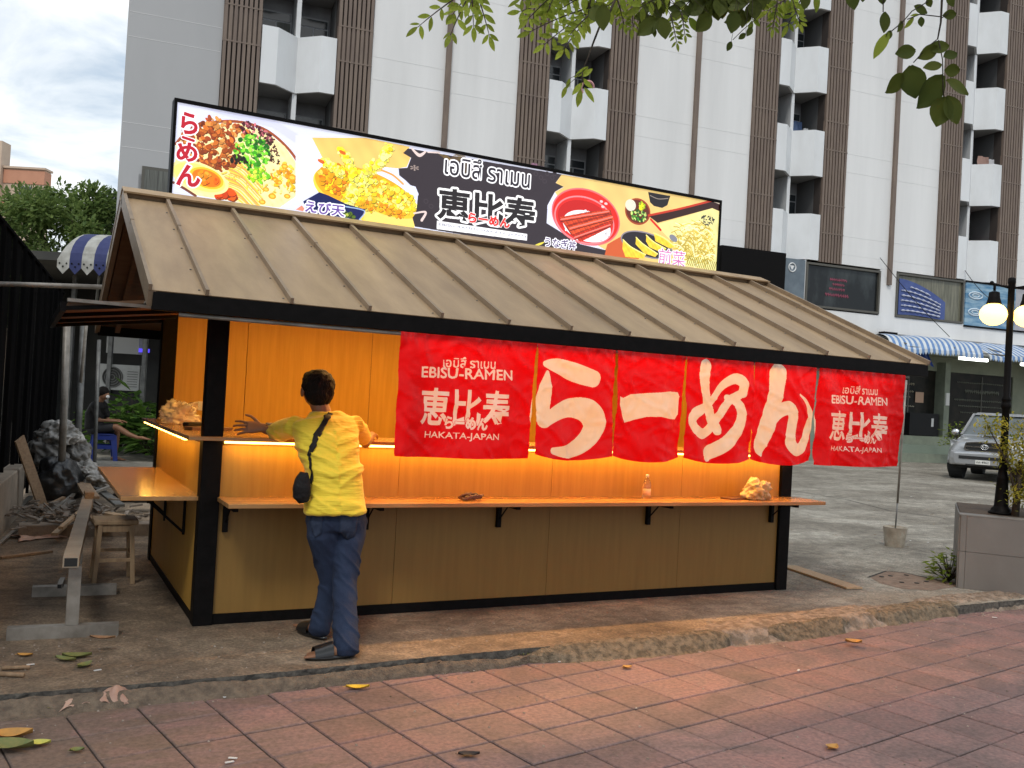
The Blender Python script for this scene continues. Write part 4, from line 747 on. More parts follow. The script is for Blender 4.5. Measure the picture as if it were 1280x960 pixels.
def wr_(c):
    z = c.z; f = max(0, min(1, (1.35-z)/.3)); q = Vector((c.x*1.5, c.y*1.5, z*9+c.x*4.5*(1 if c.x < .05 else -.6)))
    r = 1-abs(fbm(q, 3))*2.2; return .019*f*max(0, r)**2.2*(1 if z > .95 else .6)+.001*fbm(c*11)+.003*max(0, 1-abs(fbm((c.x*5+c.z*3, c.y*5, c.z*7+3), 3))*3)
organic(b, 't_shirt', M['shirt'], MAN, .0075, 4, wr_)
# jeans
M['denim'] = mat('blue_denim', (.006,.014,.040), .9, (.018,.034,.075), 6, (1,1,.5), .35, .75, bump=.3, bscale=260)
b = MB()
loft(b, [(hem+Vector((0,0,.03)),.156,.104),(hipc,.170,.112),(hipc+Vector((.002,-.01,-.05)),.175,.118),(hipc+Vector((0,-.01,-.10)),.160,.112)], (1,0,0), 20, 2.5)
hmR = aR+Vector((.022,.0,-.035)); hmL = aL+Vector((.0,-.02,-.03))
limb(b, [(hR+Vector((0,-.01,.03)),.096),(hR+Vector((0,-.01,-.06)),.096),(hR.lerp(kR,.55),.080),(kR,.070),(kR.lerp(hmR,.35),.066),(kR.lerp(hmR,.75),.067),(hmR,.072)], 16)
limb(b, [(hL+Vector((0,-.01,.03)),.096),(hL+Vector((0,-.01,-.06)),.096),(hL.lerp(kL,.55),.080),(kL,.068),(kL.lerp(hmL,.4),.062),(kL.lerp(hmL,.8),.060),(hmL,.062)], 16)
b.v = [mloc(v) for v in b.v]
def wj(c):
    r = 1-abs(fbm((c.x*4, c.y*4, c.z*7+c.x*7), 3))*2.4; f = .5+.8*math.exp(-((c.z-.42)/.12)**2)+.9*math.exp(-((c.z-.10)/.09)**2)+.6*math.exp(-((c.z-.80)/.10)**2); return .009*f*max(0, r)**2+.003*fbm(c*9)
jeans = organic(b, 'jeans', M['denim'], MAN, .0075, 4, wj)
# flatten whatever dips under the ground
for o_, z0 in ((body, .018), (jeans, .02)):
    for v in o_.data.vertices:
        if v.co.z < z0: v.co.z = z0
def shrink(q, name, m, target, off, parent=MAN, thick=.006):
    o = q.build(name, m, parent, smooth=True, fix=False); sw = o.modifiers.new('w', 'SHRINKWRAP'); sw.target = target; sw.wrap_method = 'NEAREST_SURFACEPOINT'; sw.wrap_mode = 'ABOVE_SURFACE'; sw.offset = off
    so_ = o.modifiers.new('s', 'SOLIDIFY'); so_.thickness = thick; so_.offset = 1; return o
shirt = [o for o in MAN.children if o.name.startswith('t_shirt')][0]
def ribbon(pts, w):
    q = MB(); P_ = [Vector(mloc(p)) for p in pts]; n = 26
    def fn(u, v): k = u*(len(P_)-1); i = min(int(k), len(P_)-2); p = P_[i].lerp(P_[i+1], k-i); t = (P_[i+1]-P_[i]).normalized(); s = t.cross(Vector((0,-1,0))).normalized(); return p+s*(v-.5)*w
    return q.grid(fn, 40, 6)
M['bag'] = mat('black_nylon', (.008,.0075,.008), .7, (.013,.012,.012), 20, bump=.2, bscale=60, spec=.2)
shrink(ribbon([(0.659,-0.34,1.31), (0.583,-0.42,1.202), (0.511,-0.5,1.075), (0.44,-0.6,0.955)], .034), 'bag_strap', M['bag'], shirt, .012)
b = MB(); bc = Vector((0.439,-0.6,0.897)); loft(b, [(bc+Vector((.01,0,.085)),.022,.02),(bc+Vector((.004,0,.05)),.040,.032),(bc+Vector((0,-.004,0)),.052,.038),(bc+Vector((.004,0,-.05)),.050,.036),(bc+Vector((.018,0,-.085)),.028,.024)], (1,0,0), 12, 3)
b.v = [mloc(v) for v in b.v]; organic(b, 'sling_bag', M['bag'], MAN, .006, 3, lambda c: .003*fbm(c*25))
# jeans pockets and belt seam
M['seam'] = mat('denim_seam', (.009,.017,.042), .9, (.024,.038,.072), 40)
for px in ((391,647),(436,648)):
    c = Vector((0.502,-0.64,0.73)) if px[0] == 391 else Vector((0.712,-0.64,0.723)); q = MB(); cl = Vector(mloc(c))
    q.grid(lambda u, v: (cl.x+(u-.5)*.115*(1-.12*(1-v)), cl.y, cl.z-.10+.13*v-(.02*(1-abs(2*u-1))*(1-v))), 8, 8); shrink(q, 'pocket', M['seam'], jeans, .002, thick=.002)
q = MB(); wl = Vector(mloc(wrL)); q.tube([wl+Vector((.022,0,.0)), wl+Vector((.046,0,0))], .034, 14); q.box(wl+Vector((.012,-.022,.03)), wl+Vector((.05,.018,.042))); q.build('wristwatch', M['steel'], MAN, smooth=False, bevel=.002)
M['sandal'] = mat('black_sandal', (.012,.012,.012), .3, coat=.4)
for a_, d_ in ((aR,(-1,.05,0)),(aL,(-.35,1,0))):
    a_ = Vector(mloc(a_)); d_ = Vector(d_).normalized(); s_ = Vector((-d_.y,d_.x,0)); q = MB(); out = []
    for t in range(20):
        th = 2*pi*t/20; k = cos(th); w = .046*(1+.12*k) if k > 0 else .038; p = a_+d_*(.062+k*.138)+s_*sin(th)*w; out.append((p.x, p.y))
    q.prism(out, 'z', .003, .022)
    def st(u, v): th = pi*u; p = a_+d_*(.055+.10*v)+s_*cos(th)*.052; return (p.x, p.y, .022+sin(th)*(.068-.026*v))
    q.grid(st, 12, 4); q.grid(lambda u, v: tuple(Vector(st(u, v))+Vector((0,0,.004))), 12, 4); q.build('sandal', M['sandal'], MAN, smooth=True)

# seated worker in the shade behind the rubble heap
SP = Vector((0.301,11.724,0)); s0 = SP
STO = thing('plastic_stool', 'blue plastic stool under the seated man in black', 'stool', s0)
M['bluepl'] = mat('blue_plastic', (.012,.035,.24), .4, (.008,.025,.18), 4)
q = MB(); q.box((-.16,-.16,.44),(.16,.16,.46)); q.build('seat', M['bluepl'], STO, bevel=.01)
for sx_ in (-1,1):
    for sy_ in (-1,1): q = MB(); q.hexa([(sx_*.19-.035,sy_*.19-.02,0),(sx_*.19+.035,sy_*.19-.02,0),(sx_*.19+.035,sy_*.19+.02,0),(sx_*.19-.035,sy_*.19+.02,0),(sx_*.14-.05,sy_*.14-.015,.44),(sx_*.14+.05,sy_*.14-.015,.44),(sx_*.14+.05,sy_*.14+.015,.44),(sx_*.14-.05,sy_*.14+.015,.44)]); q.build('leg', M['bluepl'], STO)
for sy_ in (-1,1):
    for z in (.20,.36): MB().box((-.16,sy_*.165-.008,z),(.16,sy_*.165+.008,z+.07)).build('side_panel', M['bluepl'], STO)
    for z in (.20,.36): MB().box((sy_*.165-.008,-.16,z+.001),(sy_*.165+.008,.16,z+.069)).build('side_panel', M['bluepl'], STO)
SM = thing('person', 'man in black t-shirt and face mask sitting with crossed legs on the blue stool', 'person', tuple(Vector(s0)-Vector((_r.x,_r.y,0)).normalized()*.17))
rx = Vector((_r.x,_r.y,0)).normalized(); fx = Vector((_f.x,_f.y,0)).normalized()
def SV(a, b, c): return rx*a+fx*b+Vector((0,0,c))     # across the picture, away, up
hp = SV(0,0,.53); ck = SV(.0,0,.80); un = SV(.06,-.02,.98); hd = SV(.14,-.03,1.14)
b = MB(); ball(b, hd, .085,.085,.11, 14); limb(b, [(hd+SV(-.02,0,-.06),.05),(un,.05)]); loft(b, [(un,.14,.08),(ck,.14,.1),(hp,.15,.11)], fx, 12)
for s in (-1,1): sh = un+fx*.17*s+SV(0,0,-.03); el = sh+SV(.10,0,-.26); wr = el+SV(.24,0,.0)-fx*.08*s; limb(b, [(sh,.045),(el,.036),(wr,.025)]); hand(b, wr, SV(1,0,-.1), (0,0,1), -fx*s, .95)
kn = hp+SV(.42,-.08,.06); limb(b, [(hp+fx*-.08,.08),(kn,.058),(kn+SV(.22,-.02,-.12),.045),(kn+SV(.36,-.02,-.16),.032)]); foot(b, kn+SV(.40,-.02,-.12), rx)
k2 = hp+SV(.38,.08,-.03); limb(b, [(hp+fx*.08,.08),(k2,.058),(k2+SV(-.02,0,-.22),.048),(k2+SV(-.04,0,-.44),.032)]); foot(b, k2+SV(-.04,0,-.42), rx)
ball(b, hd+SV(.09,-.02,-.01), .015,.015,.02, 8)
organic(b, 'body', M['skin'], SM, .012, 2)
b = MB(); loft(b, [(un+SV(-.01,0,.02),.10,.08),(un+SV(-.01,0,-.04),.20,.11),(ck+SV(-.02,0,0),.19,.13),(hp,.19,.15)], fx, 14)
for s in (-1,1): sh = un+fx*.17*s+SV(0,0,-.03); limb(b, [(sh,.07),(sh+SV(.07,0,-.18),.062)])
organic(b, 'black_shirt', M['bag'], SM, .014, 3, lambda c: .006*fbm(c*9))
b = MB(); limb(b, [(hp+fx*-.08,.10),(hp+SV(.33,-.08,.05),.078)]); limb(b, [(hp+fx*.08,.10),(hp+SV(.3,.08,-.02),.078)]); organic(b, 'shorts', mat('dark_shorts', (.02,.02,.022), .8), SM, .015, 2)
b = MB(); ball(b, hd+SV(-.015,0,.03), .10,.10,.105, 14); organic(b, 'hair', M['hair'], SM, .014, 2)
b = MB(); ball(b, hd+SV(.075,-.02,-.045), .032,.045,.035, 10); b.build('face_mask', M['whitepl'], SM, smooth=True)

# ------------------------------------------------------------------ things on the counters and shelf
def crumple(name, c, sx_, sy_, sz_, m, lab, cat, seed=0, sub=4, amp=.35, kind=None, group=None, rz=0, flat=False):
    bm = bmesh.new(); bmesh.ops.create_icosphere(bm, subdivisions=sub, radius=1)
    for v in bm.verts:
        d = fbm(v.co*1.6+Vector((seed*3.1,0,0)), 3)*amp; e = (1-abs(fbm(v.co*2.6+Vector((0,seed*2.3,0)), 2))*2)*amp*.28; k = 1+d*.8+e
        v.co = Vector((v.co.x*sx_*k, v.co.y*sy_*k, v.co.z*sz_*k+sz_*.75))
        if v.co.z < .002: v.co.z = .002+.002*abs(v.co.x)
    me = bpy.data.meshes.new(name); bm.to_mesh(me); bm.free(); me.materials.append(m); me.polygons.foreach_set('use_smooth', [not flat]*len(me.polygons)); o = bpy.data.objects.new(name, me); COL.objects.link(o); o.location = c; o.rotation_euler = (0,0,rz)
    tag(o, lab, cat, group); return o
M['bagclear'] = mat('thin_plastic', (.75,.68,.58), .25, (.9,.85,.75), 9, alpha=.38, spec=.8, bump=.5, bscale=14)
M['bagyel'] = mat('yellowed_plastic_bag', (.72,.60,.30), .35, (.55,.42,.18), 9, trans=.2, spec=.6, bump=.5, bscale=16)
crumple('plastic_bag', Vector(((0.057,1.5,1.133)[0], 1.45, 1.136)), .13, .12, .085, M['bagclear'], 'crumpled clear plastic bag on the left end of the counter', 'bag', 2, 5, .75)
crumple('plastic_bag', ((4.175,-0.2,0.799)[0], -.20, .773), .105, .08, .085, M['bagyel'], 'yellowish plastic bag slumped near the right end of the front shelf', 'bag', 5, 5, .55)
q = MB().box((0,0,0),(.2,.10,.012)); tag(q.build('wrapped_packet', mat('brown_packet', (.16,.06,.035), .3, (.08,.03,.02), 14, bump=.3), None, loc=((3.881,-0.16,0.757)[0], -.24, .773), rot=(0,0,.2), bevel=.003), 'flat dark packet lying beside the yellowish bag on the shelf', 'packet')
q = MB()
for i in range(16):
    a = rnd.uniform(0, 6.28); c = Vector((rnd.uniform(-.05,.05), rnd.uniform(-.02,.02), .018+rnd.uniform(0,.02))); q.tube([c+Vector((cos(a+t)*.035*(1+.3*sin(3*t)), sin(a+t)*.022, .012*sin(2*t+a))) for t in [2*pi*k/9*.8 for k in range(9)]], .0065, 6)
tag(q.build('glove_bundle', mat('dark_gloves', (.06,.03,.025), .6, (.16,.09,.07), 30), None, smooth=True, loc=((1.684,-0.2,0.799)[0], -.22, .7725)), 'crumpled dark work gloves lying in the middle of the front shelf', 'gloves')
BT = thing('glass_bottle', 'small clear bottle with pale label standing on the front shelf', 'bottle', ((3.171,-0.1,0.787)[0], -.12, .772))
q = MB().lathe([(.002,0),(.027,.0),(.030,.006),(.030,.10),(.024,.125),(.012,.145),(.011,.17)], n=18); q.build('glass', mat('clear_glass', (.9,.75,.55), .05, trans=.9, spec=.6), BT, smooth=True)
q = MB().lathe([(.0306,.025),(.0306,.075)], n=18); q.build('label', mat('pale_label', (.75,.55,.35), .6), BT, smooth=True); q = MB().lathe([(.012,.160),(.013,.162),(.013,.178),(.002,.180)], n=14); q.build('cap', M['whitepl'], BT, smooth=True)
q = MB().box((0,0,0),(.30,.11,.02)); tag(q.build('wood_offcut', M['ply'], None, loc=(.02,.62,1.136), rot=(0,0,.35), bevel=.003), 'dark wooden offcut lying on the left counter beside the clear bag', 'offcut')
q = MB().box((0,0,0),(.16,.05,.03)); tag(q.build('hand_tool', M['darkmetal'], None, loc=(.06,1.05,1.136), rot=(0,0,.8), bevel=.008), 'small dark tool in front of the clear bag on the counter', 'tool')

# ------------------------------------------------------------------ site rubble on the left
# steel trestle: two T stands carrying a square tube
T = thing('steel_trestle', 'galvanised box-section trestle standing at the left front corner of the kiosk', 'trestle', (-.66,-.06,0))
def tb(name, a, b, w, h=None, m='steel', open_=True):
    a = Vector(a)-Vector((-.66,-.06,0)); b = Vector(b)-Vector((-.66,-.06,0)); q = MB(); q.bar(a, b, w, h); t = (b-a).normalized()
    if open_: q.bar(a-t*.0012, a-t*.0002, w*.80, (h or w)*.80, mi=1); q.bar(b+t*.0002, b+t*.0012, w*.80, (h or w)*.80, mi=1)
    return q.build(name, [M[m], M['rubber']], T, bevel=0)
tb('base_bar', (-.985,-.045,.033), (-.425,-.085,.033), .066)
tb('upright', (-.668,-.055,.067), (-.668,-.055,.395), .066, .066, open_=False)
tb('base_bar', (-.855,1.02,.033), (-.350,.985,.033), .066); tb('upright', (-.605,1.0,.067), (-.605,1.0,.395), .066, open_=False)
M['tan'] = mat('tan_primed_steel', (.36,.29,.21), .55, (.27,.21,.15), 6, bump=.08)
endT = Vector((-0.45,2.718,0.425)); tb('top_tube', (-.695,-.13,.425), tuple(endT), .082, .058, m='tan')
tb('short_bar', (-.70,.90,.082), (-.675,1.12,.082), .03)
# block on the far end
q = MB().box((-.035,0,0),(.035,.16,.05)); tag(q.build('wood_block', M['rawwood'], None, loc=(endT.x-.002,endT.y-.2,.4545), bevel=.003), 'short timber block resting on the far end of the steel trestle', 'wood block')
# wooden stool
WS = thing('wooden_stool', 'small square wooden stool beneath the kiosk side shelf', 'stool', (-.345,1.42,0))
q = MB().box((-.145,-.13,.415),(.145,.13,.45)); q.build('seat', M['palewood'], WS, bevel=.008)
lg = [(-.12,-.13),(.12,-.13),(.12,.13),(-.12,.13)]
for x_, y_ in lg: MB().bar((x_*1.05,y_*1.05,0),(x_*.85,y_*.85,.415),.03).build('leg', M['palewood'], WS, bevel=.002)
for z_, i, j in [(.17,0,1),(.2,1,2),(.2,2,3),(.17,3,0)]: MB().bar((lg[i][0]*.98,lg[i][1]*.98,z_),(lg[j][0]*.98,lg[j][1]*.98,z_),.014,.024).build('stretcher', M['palewood'], WS)
for i in range(4): j = (i+1)%4; MB().bar((lg[i][0]*.86,lg[i][1]*.86,.39),(lg[j][0]*.86,lg[j][1]*.86,.39),.016,.045).build('apron', M['palewood'], WS)
# concrete wall and black sheet fence
w0 = Vector((-1.086,3.463,0)); wd = Vector((.0976,.9952,0)); wn = Vector((-wd.y, wd.x, 0))   # wn points left
def WL(s, n, z): p = w0+wd*s+wn*n; return (p.x, p.y, z)
q = MB(); q.hexa([WL(-4.3,.0,-.1),WL(-4.3,.28,-.1),WL(1.75,.28,-.1),WL(1.75,.0,-.1),WL(-4.3,.0,.49),WL(-4.3,.28,.49),WL(1.75,.28,.49),WL(1.75,.0,.49)])
tag(q.build('concrete_wall', M['conc'], None, bevel=.012), 'low grey concrete wall at the left edge, under the black fence', 'wall')
F = thing('sheet_fence', 'tall black corrugated sheet fence running back on the far left', 'fence', tuple(w0))
M['blacksheet'] = mat('black_sheet', (.006,.006,.0065), .8, (.011,.0105,.0105), 3, (1,1,.3), bump=.05, spec=.0)
def FL(s, n, z): return tuple(wd*s+wn*n+Vector((0,0,z)))
for i in range(14):
    s0_ = -4.3+i*.85; q = MB(); zt = 2.74
    def fn(u, v): s_ = s0_+.845*u; return FL(s_, .14+.0008*(1 if (int(u*24)%2) else -1), (.492 if s_ < 1.75 else .05)+(zt-(.492 if s_ < 1.75 else .05))*v)
    q.grid(fn, 24, 1); q.build('fence_sheet', M['blacksheet'], F, fix=False)
    q = MB(); a = FL(s0_-.01,.11,.3 if s0_ < 1.7 else .0); b_ = FL(s0_-.01,.11,2.75); q.bar(a, b_, .035); q.build('fence_post', M['blacksheet'], F)
q = MB(); q.bar(FL(-4.3,.14,2.755), FL(7.6,.14,2.755), .05, .03); q.build('top_rail', M['blacksheet'], F)
# pipes and props
def rod(name, a, b, r, m, lab, cat, n=10, group=None):
    a = Vector(a); b = Vector(b); q = MB(); q.tube([(0,0,0), b-a], r, n); return tag(q.build(name, M[m], None, smooth=True, loc=tuple(a)), lab, cat, group)
rod('steel_prop', (-.558,5.286,0), (-0.603,5.274,2.05), .038, 'steel', 'mottled upright scaffold tube in front of the rubble heap', 'pole', 12)
rod('horizontal_pipe', (-1.526,2.82,2.133), (-0.371,3.287,2.252), .022, 'steel', 'horizontal grey pipe crossing from the black fence to the kiosk roof', 'pipe')
rod('leaning_pipe', (-0.274,8.36,0), (-0.254,9.038,2.245), .05, 'steeldk', 'thick dull pipe standing just right of the mottled scaffold tube', 'pole')
rod('thin_prop', (-0.264,8.953,0.858), (-0.254,8.362,2.157), .022, 'steel', 'thin pale tube leaning behind the thick dull pipe', 'pole')
rod('rear_prop', (0.081,10.199,-0), (0.06,10.57,2.024), .03, 'steeldk', 'narrow grey post left of the air conditioner', 'post')
# leaning board, channels, planks
def plank(name, a, b, w, h, m, lab, cat, up=(0,0,1), group=None):
    a = Vector(a); b = Vector(b); q = MB(); q.bar((0,0,0), b-a, w, h, up); return tag(q.build(name, M[m], None, loc=tuple(a), bevel=.0015), lab, cat, group)
bd0 = Vector((-0.712,4.8,0)); bd1 = Vector((-0.986,4.478,0.804)); plank('leaning_board', bd0+Vector((0,0,.03)), bd1, .13, .018, 'rawwood', 'long brown board leaning up against the end of the concrete wall', 'board', up=(1,-.9,.2))
plank('aluminium_channel', Vector((-1.069,2.62,0))+Vector((-.2,-.2,.02)), Vector((-0.837,5.909,0))+Vector((0,0,.06)), .05, .03, 'steel', 'long shiny metal channel lying along the foot of the concrete wall', 'metal channel')
plank('aluminium_channel', Vector((-1.053,2.371,0))+Vector((-.15,-.15,.02)), Vector((-0.887,4.258,0))+Vector((0,0,.03)), .03, .02, 'steel', 'shorter shiny metal strip just in front of the long channel by the wall', 'metal strip')
plank('flat_batten', Vector((-1.065,2.407,0))+Vector((0,0,.012)), Vector((-0.704,2.634,0))+Vector((0,0,.012)), .05, .02, 'rawwood', 'thin wooden batten lying on the brown ground at far left', 'batten')
plank('plank_offcut', Vector((5.552,0.823,0))+Vector((0,0,.012)), Vector((5.354,-0.158,0))+Vector((0,0,.012)), .16, .016, 'palewood', 'pale plank lying on the ground off the right corner of the kiosk', 'plank')
Z1 = Vector((0,0,.14))
for a_, b_, w, m_, lab in [((-0.792,3.573,0.12),(-0.442,5.141,0.18),.03,'steel','thin bright metal rod slanting across the front of the rubble heap'),((-0.755,4.246,0.1),(-0.487,4.753,0.16),.12,'steel','short open metal channel section on the front of the rubble heap'),((-0.674,3.077,0.08),(-0.431,4.044,0.14),.05,'palewood','pale batten stub at the front right of the rubble heap'),((-0.629,3.037,0.14),(-0.417,3.82,0.2),.04,'palewood','second pale batten stub, just right of the first in the heap'),((-0.343,6.901,0.25),(-0.35,3.781,0.31),.13,'rawwood','brown board end sticking up left of the trestle tube'),((-0.173,6.194,0.16),(-0.092,3.887,0.22),.09,'steeldk','grey metal channel in the heap right of the trestle tube'),((-0.31,4.639,0.1),(-0.302,3.056,0.16),.12,'rawwood','broken brown board beneath the grey channel in the heap'),((-0.376,4.159,0.28),(-0.098,4.626,0.34),.03,'steel','thin bright rod over the right side of the heap'),((-0.701,4.378,0.16),(-0.557,4.528,0.22),.04,'rawwood','dark batten piece on the left of the heap'),((-0.237,4.182,0.12),(-0.127,3.454,0.18),.10,'palewood','pale board scrap just above the wooden stool seat')]:
    plank('rubble_piece', a_, b_, w, .025, m_, lab, 'scrap')
M['blackbag'] = mat('black_bin_bag', (.012,.012,.013), .28, (.022,.022,.022), 9, bump=.6, bscale=14, spec=.6)
M['greyplastic'] = mat('dusty_plastic_sheet', (.10,.095,.085), .38, (.26,.245,.225), 5, bump=.8, bscale=9, lo=.42, hi=.7)
crumple('rubbish_sack', Vector((-0.586,5.096,0))+Vector((0,.3,.1)), .24, .25, .26, M['blackbag'], 'large black rubbish sack at the left of the rubble heap', 'sack', 3, 4, .35)
crumple('rubbish_sack', Vector((-0.316,5.896,0))+Vector((0,.5,.1)), .22, .25, .20, M['blackbag'], 'lower black rubbish sack in the middle of the heap', 'sack', 13, 4, .35)
crumple('rubbish_sack', Vector((0.196,5.05,0))+Vector((0,.0,.11)), .22, .12, .08, M['blackbag'], 'flattened black sack under the kiosk side shelf', 'sack', 23, 4, .4)
M['whiteplastic'] = mat('pale_plastic_film', (.22,.21,.19), .35, (.50,.48,.45), 7, lo=.42, hi=.62, bump=.8, bscale=12, spec=.6)
for c_, sz_, m_, sd, lab in [((-0.588,5.964,0.765),(.20,.18,.15),'whiteplastic',4,'pale crumpled film bundle on top of the rubble heap'),((-0.689,6.02,0.549),(.20,.2,.20),'greyplastic',44,'dull plastic bundle below the pale bundle, next to the black fence'),((-0.437,6.114,0.547),(.17,.2,.18),'greyplastic',54,'dull plastic bundle right of the scaffold tube, high on the heap'),
    ((-0.525,5.711,0.363),(.15,.15,.10),'whiteplastic',64,'torn pale film hanging over the black sacks'),((-0.319,5.604,0.358),(.15,.2,.13),'whiteplastic',14,'crumpled pale film right of the scaffold tube'),((-0.173,5.302,0.319),(.14,.15,.09),'whiteplastic',24,'low crumpled pale film nearest the blue stool')]:
    crumple('plastic_film', Vector(c_)-Vector((0,0,sz_[2]*.75)), sz_[0], sz_[1], sz_[2], M[m_], lab, 'plastic film', sd, 5, .5)
q = MB(); r5 = random.Random(11)
for i in range(240):
    c = Vector((-.15+r5.gauss(0,.26)-.35, 3.95+r5.gauss(0,.30), .10+abs(r5.gauss(0,.05)))); a = r5.uniform(0,6.28); l_ = r5.uniform(.03,.14); v = Vector((cos(a),sin(a),r5.uniform(-.3,.5)))*l_; q.bar(c, c+v, r5.uniform(.01,.05), r5.uniform(.006,.02))
o = q.build('rubble', mat('mixed_rubble', (.15,.12,.095), .9, (.33,.29,.25), 9, objrand=.1), None, fix=False); tag(o, 'heap of small splinters, metal scraps and broken board behind the trestle', 'rubble', kind='stuff')
M['paper'] = mat('crumpled_wrapper', (.50,.33,.25), .6, (.38,.22,.16), 12, bump=.4)
def sheetlet(name, c, sx_, sy_, seed, m, lab, cat, rz=0, amp=.02):
    q = MB(); q.grid(lambda u, v: ((u-.5)*sx_*(1+.2*sin(7*v+seed)), (v-.5)*sy_*(1+.25*sin(5*u+seed)), .004+amp*(.45*sin(pi*v)*(.6+.4*sin(6*u+seed))+.5*abs(noise.noise(Vector((u*4+seed, v*3, seed)))))), 28, 14)
    o = q.build(name, m, None, fix=False, smooth=True, loc=tuple(c), rot=(0,0,rz)); s = o.modifiers.new('s','SOLIDIFY'); s.thickness = .002; return tag(o, lab, cat)
sheetlet('crumpled_wrapper', (-0.615,-1.056,-0.062), .30, .17, 3, M['paper'], 'crumpled pinkish wrapper in the gutter left of the yellow leaf pair', 'wrapper', .1, .10)
sheetlet('crumpled_wrapper', (-0.807,3.401,0.004), .36, .26, 8, M['paper'], 'crumpled pale paper on the brown ground before the concrete step', 'wrapper', .4, .05)

# fallen leaves and litter
def leafm(name, ln, wd_, bend, n=7):
    q = MB()
    def fn(u, v): w = math.sin(pi*min(1, u*1.02))**.8*wd_/2*(1-.25*u); return ((u-.5)*ln, (v-.5)*2*w+.06*ln*sin(pi*u), bend*((u-.5)**2*2.2)*ln+abs(v-.5)*.35*wd_)
    q.grid(fn, n, 4); q.tube([(-.5*ln-.12*ln,0,bend*.55*ln+.003),(-.5*ln,.0,bend*.55*ln)], .0012, 4); return q
Yl = mat('fallen_yellow', (.62,.56,.09), .5, (.46,.46,.10), 30); Ol = mat('fallen_orange', (.60,.30,.06), .55, (.42,.22,.06), 25); Gl = mat('fallen_green', (.11,.15,.04), .55, (.2,.19,.06), 30); Bl = mat('fallen_brown', (.20,.10,.05), .6, (.32,.18,.09), 30)
for P_, ln, w, rz, m_, lab in [((-0.771,-1.097,-0.066),.085,.06,.5,Yl,'round yellow leaf in the gutter at lower left'),((-0.129,-1,-0.066),.085,.04,.2,Yl,'upper yellow leaf of the pair by the kerb'),((-0.107,-1.122,-0.066),.08,.04,.5,Yl,'lower yellow leaf of the pair by the kerb'),((0.619,-1.224,-0.066),.11,.038,.15,mat('fallen_gold', (.72,.46,.03), .5),'golden yellow leaf below the man’s sandal'),
    ((-0.941,-1.404,-0.066),.14,.07,.3,Ol,'orange leaf at the bottom left corner'),((-0.949,-1.541,-0.066),.17,.08,.0,Gl,'dull green leaf under the orange leaf at bottom left'),((-0.839,-1.524,-0.066),.075,.04,.2,Yl,'pale yellow leaf right of the orange leaf'),((-0.706,-1.643,-0.066),.05,.03,.4,Gl,'small grey green leaf right of the pale yellow leaf'),
    ((-0.89,-0.977,-0.066),.09,.05,.1,Gl,'green leaf tucked under the kerb at far left'),((2.215,-1.33,-0.066),.055,.035,.3,Ol,'small tan leaf on the tiles in the middle'),((4.035,-1.348,-0.05),.10,.06,-.2,Ol,'curled tan leaf at the edge of the cement patch'),((2.408,-2.705,-0.066),.065,.04,.6,Ol,'tan leaf on the tiles at lower right'),
    ((-0.535,-0.433,0.068),.12,.035,.05,Bl,'brown pod lying on the trestle base bar'),((-0.897,-0.415,0.003),.07,.03,.1,Ol,'pinkish leaf on the ground before the trestle'),((-0.659,-0.515,0.003),.13,.05,.2,Gl,'green leaf cluster on the slab before the trestle'),((-0.63,-0.686,0.003),.09,.04,1.2,Gl,'small green leaf below the leaf cluster'),((-0.713,-0.559,0.003),.11,.04,-.3,Gl,'dark green leaf left in the leaf cluster'),
    ((0.783,-2.222,-0.066),.085,.035,.1,mat('fallen_dark', (.02,.015,.014), .6),'nearly black leaf on the tiles at the bottom'),((0.077,-0.985,-0.066),.04,.03,.3,Yl,'tiny yellow leaf under the kerb right of the leaf pair'),((3.542,-0.971,-0.03),.05,.03,.3,Bl,'small brown leaf on the cement patch')]:
    tag(leafm('fallen_leaf', ln*1.1, w*1.7, .16).build('fallen_leaf', m_, None, fix=False, smooth=True, loc=P_, rot=(0,0,rz-.4)), lab, 'leaf', 'fallen leaves on the ground')
for P_, lab, m_, r_ in [((-0.962,-0.754,0.012),'cut branch stub at the left edge of the slab','rawwood',.012),((-0.936,-0.667,0.012),'second branch stub crossing the first at the left edge','rawwood',.010)]:
    rod('twig', Vector(P_)+Vector((-.06,.03,0)), Vector(P_)+Vector((.06,-.03 if r_ > .011 else .01,.0)), r_, m_, lab, 'twig', 7)
for P_, lab in [((0.925,-1.017,-0.066),'white scrap by the kerb below the man'),((-0.576,-0.762,0),'white chip on the slab near the green leaves'),((-0.141,-1.923,-0.066),'white paper strip at the bottom left of the tiles'),((-0.021,-1.15,-0.066),'pinkish strip right of the yellow leaf pair'),((1.883,-1.096,-0.066),'white chip at the kerb weeds'),((-0.872,-0.584,0.003),'white chip at the left of the slab'),((5.941,-1.04,-0.066),'cream scrap on the far right tiles'),((3.209,-1.681,-0.066),'white scrap on the tiles below the cement patch'),((8.613,1.937,0.003),'white paper scrap beside the bucket'),((8.752,1.799,0.003),'second white paper scrap right of the bucket'),((14.054,6.357,0.003),'white scrap on the car park behind the curtain pole'),((-0.161,-1.96,-0.066),'end of a paper strip at the bottom of the tiles')]:
    r6 = random.Random(int(P_[0]*977)); q = MB().box((-.018,-.006,0),(.018,.006,.004)); tag(q.build('paper_scrap', M['whitepl'], None, loc=P_, rot=(0,0,r6.uniform(-.6,.6)), bevel=.001), lab, 'litter', 'litter scraps')
q = MB(); r8 = random.Random(44)
